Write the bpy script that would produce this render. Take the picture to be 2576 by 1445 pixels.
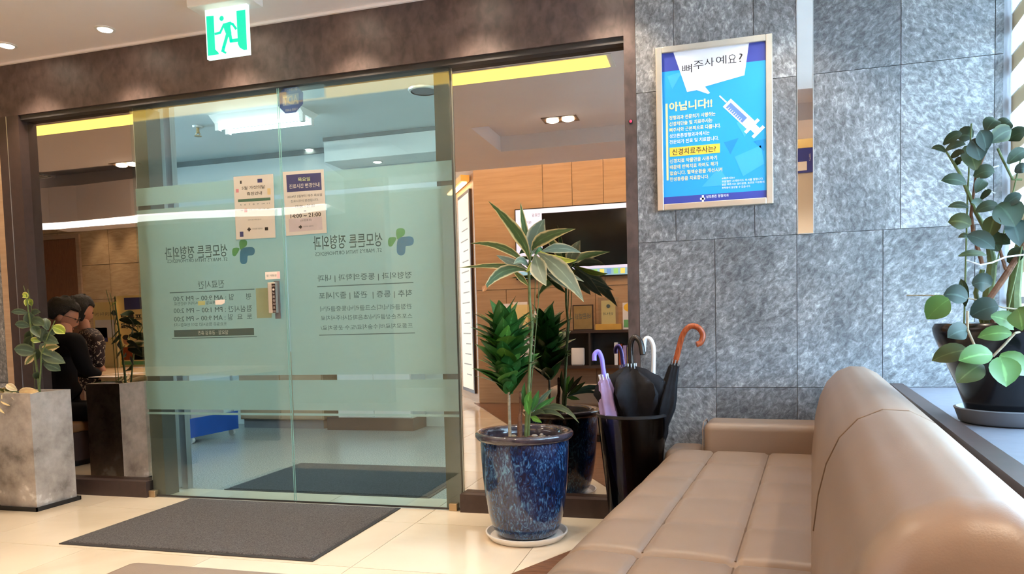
import bpy, bmesh, math, random
from mathutils import Vector, Matrix, Euler
random.seed(7)
for o in list(bpy.data.objects): bpy.data.objects.remove(o)
SC = bpy.context.scene
COL = SC.collection
PI = math.pi

# ------------------------------------------------------------------ camera
F_PX, PY, YAW, PITCH, ROLL = 1823.676, 919.334, 0.270982, 0.0552752, 0.0260315
CAM = Vector((0.0, -3.1663, 0.8715))
_f = Vector((-math.sin(YAW)*math.cos(PITCH), math.cos(YAW)*math.cos(PITCH), -math.sin(PITCH)))
_r = Vector((math.cos(YAW), math.sin(YAW), 0)); _d = _f.cross(_r)
RIGHT = _r*math.cos(ROLL) + _d*math.sin(ROLL); DOWN = -_r*math.sin(ROLL) + _d*math.cos(ROLL); FWD = _f
cd = bpy.data.cameras.new('camera'); cam = bpy.data.objects.new('camera', cd); COL.objects.link(cam)
cd.sensor_fit = 'HORIZONTAL'; cd.sensor_width = 36; cd.lens = F_PX/2576*36; cd.shift_y = (PY-722.5)/2576
cd.clip_start = 0.05; cd.clip_end = 200
m = Matrix.Identity(4)
for i, v in enumerate((RIGHT, -DOWN, -FWD)):
    for j in range(3): m[j][i] = v[j]
m.translation = CAM
cam.matrix_world = m
SC.camera = cam
# ------------------------------------------------------------------ world, exposure
W = bpy.data.worlds.new('sky'); SC.world = W; W.use_nodes = True
bgn = W.node_tree.nodes['Background']; bgn.inputs[0].default_value = (0.52, 0.76, 1.0, 1); bgn.inputs[1].default_value = 15.0
vs = SC.view_settings; vs.view_transform = 'Standard'; vs.look = 'None'; vs.gamma = 1; vs.exposure = 1.3; vs.use_curve_mapping = False
cy = SC.cycles; cy.use_denoising = True; cy.max_bounces = 8; cy.transparent_max_bounces = 16
cy.sample_clamp_indirect = 6; cy.caustics_reflective = False; cy.caustics_refractive = False

YM = 0.055                                        # plane of the two mirror panels
def at(px, py, Y=None, X=None, Z=None):           # the point of the place that lies on a sight line at a given depth, side or height
    d = RIGHT*((px-1288)/F_PX) + DOWN*((py-PY)/F_PX) + FWD
    if Y is not None: t = (Y-CAM.y)/d.y
    elif X is not None: t = (X-CAM.x)/d.x
    else: t = (Z-CAM.z)/d.z
    return CAM + d*t
def vat(px, py, Y=None, Z=None):                  # a thing seen in the mirrors: its true place in the room behind
    p = at(px, py, Y=Y, Z=Z); return Vector((p.x, 2*YM-p.y, p.z))

# ------------------------------------------------------------------ materials
MATS = {}
def newmat(name):
    mt = bpy.data.materials.new(name); mt.use_nodes = True
    return mt, mt.node_tree.nodes, mt.node_tree.links, mt.node_tree.nodes['Principled BSDF']
def srgb(r, g, b):
    f = lambda c: (c/255/12.92) if c/255 <= .04045 else ((c/255+.055)/1.055)**2.4
    return (f(r), f(g), f(b))
def mat(name, col, rough=.5, metal=0, var=.08, scale=12, bump=0, bscale=60, coat=0, spec=.5, stretch=None, sub=0, wave=None):
    if name in MATS: return MATS[name]
    mt, N, L, P = newmat(name)
    tc = N.new('ShaderNodeTexCoord'); src = tc.outputs['Object']
    if stretch:
        mp = N.new('ShaderNodeMapping'); mp.inputs['Scale'].default_value = stretch; L.new(src, mp.inputs[0]); src = mp.outputs[0]
    nz = N.new('ShaderNodeTexNoise'); nz.inputs['Scale'].default_value = scale; nz.inputs['Detail'].default_value = 5; L.new(src, nz.inputs['Vector'])
    rp = N.new('ShaderNodeValToRGB'); L.new(nz.outputs[0], rp.inputs[0])
    lo = [c*(1-var) for c in col]; hi = [min(1, c*(1+var)) for c in col]
    rp.color_ramp.elements[0].color = (*lo, 1); rp.color_ramp.elements[1].color = (*hi, 1)
    rp.color_ramp.elements[0].position = .3; rp.color_ramp.elements[1].position = .7
    L.new(rp.outputs[0], P.inputs['Base Color'])
    P.inputs['Roughness'].default_value = rough; P.inputs['Metallic'].default_value = metal
    P.inputs['Coat Weight'].default_value = coat; P.inputs['Coat Roughness'].default_value = .04
    P.inputs['Specular IOR Level'].default_value = spec
    if bump:
        n2 = N.new('ShaderNodeTexNoise'); n2.inputs['Scale'].default_value = bscale; n2.inputs['Detail'].default_value = 6; L.new(src, n2.inputs['Vector'])
        b = N.new('ShaderNodeBump'); b.inputs['Strength'].default_value = bump; b.inputs['Distance'].default_value = .01
        L.new(n2.outputs[0], b.inputs['Height']); L.new(b.outputs[0], P.inputs['Normal'])
    MATS[name] = mt; return mt
def emis(name, col, s):
    if name in MATS: return MATS[name]
    mt, N, L, P = newmat(name)
    P.inputs['Base Color'].default_value = (*col, 1); P.inputs['Emission Color'].default_value = (*col, 1); P.inputs['Emission Strength'].default_value = s
    MATS[name] = mt; return mt
def stone_mat():
    mt, N, L, P = newmat('slate')
    tc = N.new('ShaderNodeTexCoord'); oi = N.new('ShaderNodeObjectInfo')
    mp = N.new('ShaderNodeMapping'); L.new(tc.outputs['Object'], mp.inputs[0])
    ml = N.new('ShaderNodeMath'); ml.operation = 'MULTIPLY_ADD'; L.new(oi.outputs['Random'], ml.inputs[0]); ml.inputs[1].default_value = 1.9; ml.inputs[2].default_value = -.95
    cb = N.new('ShaderNodeCombineXYZ'); L.new(ml.outputs[0], cb.inputs[1]); L.new(cb.outputs[0], mp.inputs['Rotation'])
    m2 = N.new('ShaderNodeMath'); m2.operation = 'MULTIPLY'; L.new(oi.outputs['Random'], m2.inputs[0]); m2.inputs[1].default_value = 37
    c2 = N.new('ShaderNodeCombineXYZ')
    for i in range(3): L.new(m2.outputs[0], c2.inputs[i])
    L.new(c2.outputs[0], mp.inputs['Location'])
    st = N.new('ShaderNodeMapping'); st.inputs['Scale'].default_value = (1.25, 1, .8); L.new(mp.outputs[0], st.inputs[0])
    n1 = N.new('ShaderNodeTexNoise'); n1.inputs['Scale'].default_value = 46; n1.inputs['Detail'].default_value = 7; n1.inputs['Roughness'].default_value = .74; n1.inputs['Distortion'].default_value = .5; L.new(st.outputs[0], n1.inputs['Vector'])
    n2 = N.new('ShaderNodeTexNoise'); n2.inputs['Scale'].default_value = 4; n2.inputs['Detail'].default_value = 3; L.new(st.outputs[0], n2.inputs['Vector'])
    mx = N.new('ShaderNodeMath'); mx.operation = 'MULTIPLY_ADD'; L.new(n2.outputs[0], mx.inputs[0]); mx.inputs[1].default_value = .35; L.new(n1.outputs[0], mx.inputs[2])
    m4 = N.new('ShaderNodeMath'); m4.operation = 'MULTIPLY_ADD'; L.new(oi.outputs['Random'], m4.inputs[0]); m4.inputs[1].default_value = .09; L.new(mx.outputs[0], m4.inputs[2])
    rp = N.new('ShaderNodeValToRGB'); L.new(m4.outputs[0], rp.inputs[0]); e = rp.color_ramp.elements
    e[0].position = .50; e[0].color = (.055, .055, .059, 1); e[1].position = .93; e[1].color = (.50, .50, .51, 1)
    k = e.new(.66); k.color = (.135, .135, .142, 1); k = e.new(.78); k.color = (.235, .235, .244, 1)
    L.new(rp.outputs[0], P.inputs['Base Color']); P.inputs['Roughness'].default_value = .58
    b = N.new('ShaderNodeBump'); b.inputs['Strength'].default_value = .35; b.inputs['Distance'].default_value = .003
    L.new(n1.outputs[0], b.inputs['Height']); L.new(b.outputs[0], P.inputs['Normal'])
    return mt
def glass_mat(name, col, refl=1.0):
    mt, N, L, P = newmat(name); N.remove(P); out = N['Material Output']
    tr = N.new('ShaderNodeBsdfTransparent'); tr.inputs[0].default_value = (*col, 1)
    gl = N.new('ShaderNodeBsdfGlossy'); gl.inputs['Roughness'].default_value = 0.0
    lw = N.new('ShaderNodeLayerWeight'); pw = N.new('ShaderNodeMath'); pw.operation = 'POWER'; pw.inputs[1].default_value = 5; L.new(lw.outputs['Facing'], pw.inputs[0])
    ml = N.new('ShaderNodeMath'); ml.operation = 'MULTIPLY_ADD'; ml.inputs[1].default_value = .9; ml.inputs[2].default_value = .04*refl; L.new(pw.outputs[0], ml.inputs[0])
    mx = N.new('ShaderNodeMixShader'); L.new(ml.outputs[0], mx.inputs[0]); L.new(tr.outputs[0], mx.inputs[1]); L.new(gl.outputs[0], mx.inputs[2])
    L.new(mx.outputs[0], out.inputs[0]); return mt
def film_mat():
    mt, N, L, P = newmat('frosted_film'); N.remove(P); out = N['Material Output']
    tc = N.new('ShaderNodeTexCoord'); nz = N.new('ShaderNodeTexNoise'); nz.inputs['Scale'].default_value = 900; L.new(tc.outputs['Object'], nz.inputs['Vector'])
    tr = N.new('ShaderNodeBsdfTransparent'); tr.inputs[0].default_value = (.88, .94, .93, 1)
    di = N.new('ShaderNodeBsdfDiffuse'); di.inputs[0].default_value = (.7, .77, .745, 1)
    tl = N.new('ShaderNodeBsdfTranslucent'); tl.inputs[0].default_value = (.74, .83, .79, 1)
    a = N.new('ShaderNodeMixShader'); a.inputs[0].default_value = .62; L.new(di.outputs[0], a.inputs[1]); L.new(tl.outputs[0], a.inputs[2])
    b = N.new('ShaderNodeMixShader'); mr = N.new('ShaderNodeMapRange'); mr.inputs[3].default_value = .76; mr.inputs[4].default_value = .88; L.new(nz.outputs[0], mr.inputs[0])
    L.new(mr.outputs[0], b.inputs[0]); L.new(tr.outputs[0], b.inputs[1]); L.new(a.outputs[0], b.inputs[2]); L.new(b.outputs[0], out.inputs[0]); return mt
def sheer_mat(name, col, t, tcol=None):
    mt, N, L, P = newmat(name); N.remove(P); out = N['Material Output']
    tc = N.new('ShaderNodeTexCoord'); wv = N.new('ShaderNodeTexNoise'); wv.inputs['Scale'].default_value = 300; L.new(tc.outputs['Object'], wv.inputs['Vector'])
    tr = N.new('ShaderNodeBsdfTransparent'); di = N.new('ShaderNodeBsdfDiffuse'); di.inputs[0].default_value = (*col, 1)
    tl = N.new('ShaderNodeBsdfTranslucent'); tl.inputs[0].default_value = (*(tcol or col), 1)
    a = N.new('ShaderNodeMixShader'); a.inputs[0].default_value = .5; L.new(di.outputs[0], a.inputs[1]); L.new(tl.outputs[0], a.inputs[2])
    b = N.new('ShaderNodeMixShader'); mr = N.new('ShaderNodeMapRange'); mr.inputs[3].default_value = 1-t-.03; mr.inputs[4].default_value = 1-t+.03; L.new(wv.outputs[0], mr.inputs[0])
    L.new(mr.outputs[0], b.inputs[0]); L.new(tr.outputs[0], b.inputs[1]); L.new(a.outputs[0], b.inputs[2]); L.new(b.outputs[0], out.inputs[0]); return mt
def leaf_mat(name, col, edge=None, rough=.38, e0=.6, e1=.9):
    mt, N, L, P = newmat(name)
    uv = N.new('ShaderNodeUVMap'); sp = N.new('ShaderNodeSeparateXYZ'); L.new(uv.outputs[0], sp.inputs[0])
    ab = N.new('ShaderNodeMath'); ab.operation = 'MULTIPLY_ADD'; L.new(sp.outputs[0], ab.inputs[0]); ab.inputs[1].default_value = 2; ab.inputs[2].default_value = -1
    a2 = N.new('ShaderNodeMath'); a2.operation = 'ABSOLUTE'; L.new(ab.outputs[0], a2.inputs[0])
    tc = N.new('ShaderNodeTexCoord'); nz = N.new('ShaderNodeTexNoise'); nz.inputs['Scale'].default_value = 25; L.new(tc.outputs['Object'], nz.inputs['Vector'])
    ad = N.new('ShaderNodeMath'); ad.operation = 'MULTIPLY_ADD'; L.new(nz.outputs[0], ad.inputs[0]); ad.inputs[1].default_value = .4; L.new(a2.outputs[0], ad.inputs[2])
    s2 = N.new('ShaderNodeMath'); s2.operation = 'SUBTRACT'; L.new(ad.outputs[0], s2.inputs[0]); s2.inputs[1].default_value = .2
    rp = N.new('ShaderNodeValToRGB'); L.new(s2.outputs[0], rp.inputs[0]); e = rp.color_ramp.elements
    vein = tuple(min(1, c*1.7+.02) for c in col)
    e[0].position = 0; e[0].color = (*vein, 1); e[1].position = e1; e[1].color = (*(edge or tuple(c*.85 for c in col)), 1)
    k = e.new(.1); k.color = (*col, 1); k = e.new(e0); k.color = (*tuple(c*.9 for c in col), 1)
    L.new(rp.outputs[0], P.inputs['Base Color']); P.inputs['Roughness'].default_value = rough
    P.inputs['Subsurface Weight'].default_value = 0
    MATS[name] = mt; return mt
def brick_less(name, c1, c2, scale, stretch, rough, bump=.1, dist=2.0, spec=.4):      # grain: stretched noise between two colours
    mt, N, L, P = newmat(name)
    tc = N.new('ShaderNodeTexCoord'); oi = N.new('ShaderNodeObjectInfo'); mp = N.new('ShaderNodeMapping'); mp.inputs['Scale'].default_value = stretch
    c3 = N.new('ShaderNodeCombineXYZ'); mm = N.new('ShaderNodeMath'); mm.operation = 'MULTIPLY'; mm.inputs[1].default_value = 50; L.new(oi.outputs['Random'], mm.inputs[0])
    for i in range(3): L.new(mm.outputs[0], c3.inputs[i])
    L.new(c3.outputs[0], mp.inputs['Location']); L.new(tc.outputs['Object'], mp.inputs[0])
    nz = N.new('ShaderNodeTexNoise'); nz.inputs['Scale'].default_value = scale; nz.inputs['Detail'].default_value = 6; nz.inputs['Distortion'].default_value = dist; L.new(mp.outputs[0], nz.inputs['Vector'])
    rp = N.new('ShaderNodeValToRGB'); L.new(nz.outputs[0], rp.inputs[0]); e = rp.color_ramp.elements
    e[0].position = .32; e[0].color = (*c1, 1); e[1].position = .68; e[1].color = (*c2, 1)
    L.new(rp.outputs[0], P.inputs['Base Color']); P.inputs['Roughness'].default_value = rough; P.inputs['Specular IOR Level'].default_value = spec
    if bump:
        b = N.new('ShaderNodeBump'); b.inputs['Strength'].default_value = bump; b.inputs['Distance'].default_value = .004
        L.new(nz.outputs[0], b.inputs['Height']); L.new(b.outputs[0], P.inputs['Normal'])
    MATS[name] = mt; return mt
def glaze_mat():                                   # blue pot: dark navy with light drips
    mt, N, L, P = newmat('blue_glaze')
    tc = N.new('ShaderNodeTexCoord'); mp = N.new('ShaderNodeMapping'); mp.inputs['Scale'].default_value = (1, 1, .42); L.new(tc.outputs['Object'], mp.inputs[0])
    n1 = N.new('ShaderNodeTexNoise'); n1.inputs['Scale'].default_value = 62; n1.inputs['Detail'].default_value = 4; n1.inputs['Distortion'].default_value = 2.2; L.new(mp.outputs[0], n1.inputs['Vector'])
    n2 = N.new('ShaderNodeTexNoise'); n2.inputs['Scale'].default_value = 7; n2.inputs['Detail'].default_value = 2; L.new(tc.outputs['Object'], n2.inputs['Vector'])
    mu = N.new('ShaderNodeMath'); mu.operation = 'MULTIPLY_ADD'; L.new(n2.outputs[0], mu.inputs[0]); mu.inputs[1].default_value = .4; L.new(n1.outputs[0], mu.inputs[2])
    rp = N.new('ShaderNodeValToRGB'); L.new(mu.outputs[0], rp.inputs[0]); e = rp.color_ramp.elements
    e[0].position = .58; e[0].color = (.006, .012, .045, 1); e[1].position = .96; e[1].color = (.10, .27, .46, 1)
    k = e.new(.74); k.color = (.012, .032, .11, 1)
    L.new(rp.outputs[0], P.inputs['Base Color']); P.inputs['Roughness'].default_value = .12; P.inputs['Coat Weight'].default_value = .6; P.inputs['Coat Roughness'].default_value = .05
    return mt
def floral_mat():
    mt, N, L, P = newmat('floral_cloth')
    tc = N.new('ShaderNodeTexCoord'); n1 = N.new('ShaderNodeTexNoise'); n1.inputs['Scale'].default_value = 34; n1.inputs['Detail'].default_value = 1; n1.inputs['Distortion'].default_value = 1.5; L.new(tc.outputs['Object'], n1.inputs['Vector'])
    rp = N.new('ShaderNodeValToRGB'); rp.color_ramp.interpolation = 'CONSTANT'; L.new(n1.outputs[0], rp.inputs[0]); e = rp.color_ramp.elements
    e[0].color = (.02, .008, .012, 1); e[1].position = .6; e[1].color = (.6, .52, .42, 1)
    L.new(rp.outputs[0], P.inputs['Base Color']); P.inputs['Roughness'].default_value = .8; return mt

M = dict(
    slate=stone_mat(), glass=glass_mat('door_glass', (.88, .955, .945), 1.6), winglass=glass_mat('window_glass', (.93, .97, .98), 1), film=film_mat(),
    brown=brick_less('brown_laminate', srgb(70, 56, 53), srgb(94, 77, 72), 26, (1, 1, .7), .5, .1, .4),
    darkbrown=mat('dark_brown_laminate', srgb(62, 47, 44), .45, var=.12, scale=30),
    black=mat('black_plastic', (.012, .012, .014), .4), blackgloss=mat('black_gloss', (.006, .006, .008), .2, coat=.1),
    rail=mat('dark_rail', (.03, .026, .026), .5), steel=mat('brushed_steel', (.55, .55, .54), .32, 1, stretch=(1, 1, .05), scale=80),
    alu=mat('satin_aluminium', (.74, .72, .68), .35, .85, var=.04), champagne=mat('champagne_frame', (.72, .66, .55), .3, .75, var=.05),
    mirror=mat('bronze_mirror', (.55, .49, .44), 0.0, 1, var=.0), mirror2=mat('strip_mirror_glass', (.8, .8, .78), 0.0, 1, var=0),
    ceil=mat('ceiling_paint', srgb(240, 230, 228), .8, var=.02, scale=3), white=mat('white_paint', srgb(232, 230, 226), .55, var=.03),
    tile=brick_less('cream_porcelain', srgb(222, 205, 182), srgb(235, 220, 198), 1.2, (1, 1, 1), .1, 0, spec=.55),
    grout=mat('grout', srgb(176, 158, 138), .7), groutd=mat('dark_grout', srgb(158, 158, 164), .8),
    wood=brick_less('oak_veneer', srgb(176, 146, 118), srgb(190, 160, 132), 4, (.6, .6, 10), .5, .02, .6),
    plank=brick_less('walnut_floor', srgb(92, 62, 44), srgb(136, 97, 70), 7, (1.5, 14, 1), .32, .08),
    mat_=mat('mat_pile', srgb(94, 90, 91), .95, var=.55, scale=190, bump=.9, bscale=260), rubber=mat('mat_rubber', (.03, .027, .03), .6),
    mat2=mat('mat_pile_outside', srgb(62, 66, 70), .95, var=.45, scale=190, bump=.8, bscale=260),
    granite=mat('corridor_granite', srgb(160, 160, 154), .2, var=.45, scale=130), corrwall=mat('corridor_paint', srgb(214, 220, 216), .6, var=.03, scale=2),
    concrete=mat('concrete', srgb(168, 158, 150), .8, var=.22, scale=7, bump=.35, bscale=24, stretch=(1.6, 1.6, .7)),
    leather=mat('tan_leather', srgb(135, 113, 97), .42, var=.05, scale=5, bump=.05, bscale=420), seam=mat('leather_seam', srgb(96, 74, 56), .7),
    soil=mat('soil', srgb(78, 52, 42), .95, var=.6, scale=90, bump=1, bscale=120), stem=mat('green_stem', srgb(92, 108, 62), .6, var=.25, scale=60),
    bark=mat('grey_bark', srgb(158, 146, 124), .85, var=.3, scale=90, bump=.6), brownbark=mat('brown_bark', srgb(112, 78, 58), .85, var=.35, scale=70, bump=.6),
    glaze=glaze_mat(), rimglaze=mat('rim_glaze', srgb(62, 56, 66), .14, var=.35, scale=40, coat=.6), plasticwhite=mat('white_plastic', srgb(236, 232, 230), .4, var=.02),
    greysaucer=mat('grey_plastic', srgb(112, 112, 116), .5, var=.05), smoke=None, paper=mat('paper', srgb(244, 232, 226), .6, var=.015),
    acrylic=glass_mat('clear_acrylic', (.95, .97, .97), 1), navy=mat('navy_print', srgb(66, 68, 128), .5, var=.03), ink=mat('black_ink', srgb(40, 38, 44), .6, var=.02),
    greyink=mat('grey_print', srgb(88, 104, 108), .6, var=.03), greenlogo=mat('green_print', srgb(112, 178, 120), .5, var=.03), bluelogo=mat('blue_print', srgb(66, 136, 184), .5, var=.03),
    sky=mat('poster_cyan', srgb(40, 160, 226), .35, var=.04, scale=4), skyd=mat('poster_cyan_dark', srgb(34, 140, 208), .35, var=.03), skyl=mat('poster_cyan_light', srgb(66, 174, 236), .35, var=.03),
    pnavy=mat('poster_navy', srgb(58, 70, 158), .4, var=.03), pwhite=mat('poster_white', srgb(232, 232, 240), .45, var=.02), yellow=mat('poster_yellow', srgb(246, 200, 70), .5, var=.03),
    cream=mat('cream_print', srgb(244, 222, 160), .5, var=.03), syr=mat('syringe_blue', srgb(96, 132, 214), .4, var=.03),
    lilac=mat('lilac_cloth', srgb(168, 150, 206), .7, var=.12, scale=20), lilach=mat('lilac_handle', srgb(138, 124, 232), .3, var=.03),
    blackcloth=mat('black_cloth', (.009, .009, .012), .75, var=.3, scale=30, spec=.2), whitecloth=mat('white_cloth', srgb(222, 226, 234), .6, var=.05), whiteh=mat('white_handle', srgb(240, 242, 246), .25, var=.02),
    blackh=mat('black_handle', (.014, .012, .012), .18), woodh=brick_less('wood_handle', srgb(128, 58, 30), srgb(168, 84, 46), 12, (6, 6, 1), .25, 0),
    suit=mat('dark_suit', (.006, .006, .008), .9, var=.2, scale=60, spec=.15), hair=mat('black_hair', (.006, .005, .005), .55, var=.3, scale=120, bump=.8, bscale=160), skin=mat('skin', srgb(196, 138, 112), .5, var=.06, scale=20),
    floral=floral_mat(), dress=None, oakdoor=brick_less('door_veneer', srgb(128, 84, 56), srgb(150, 102, 70), 6, (9, 9, 1), .5, .04),
    limestone=brick_less('limestone', srgb(190, 158, 118), srgb(214, 184, 142), 4, (1, 1, 4), .55, .1), screen=mat('tv_screen_glass', (.006, .006, .008), .15),
    bluepaint=mat('blue_paint', srgb(36, 92, 190), .45, var=.05), wallgrey=mat('side_wall_paint', srgb(196, 190, 184), .8, var=.03, scale=2),
    brass=mat('brass_plate', srgb(178, 150, 104), .35, .5, var=.1), gold=mat('gold_stand', srgb(226, 178, 92), .35, .3, var=.08), terr=mat('building_render', srgb(214, 168, 132), .8, var=.08), road=mat('pale_bounce_ground', srgb(196, 194, 188), .9, var=.2, scale=30))
M['smoke'] = glass_mat('smoked_mesh', (.30, .30, .34), .5)
M['dress'] = M['floral']

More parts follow.
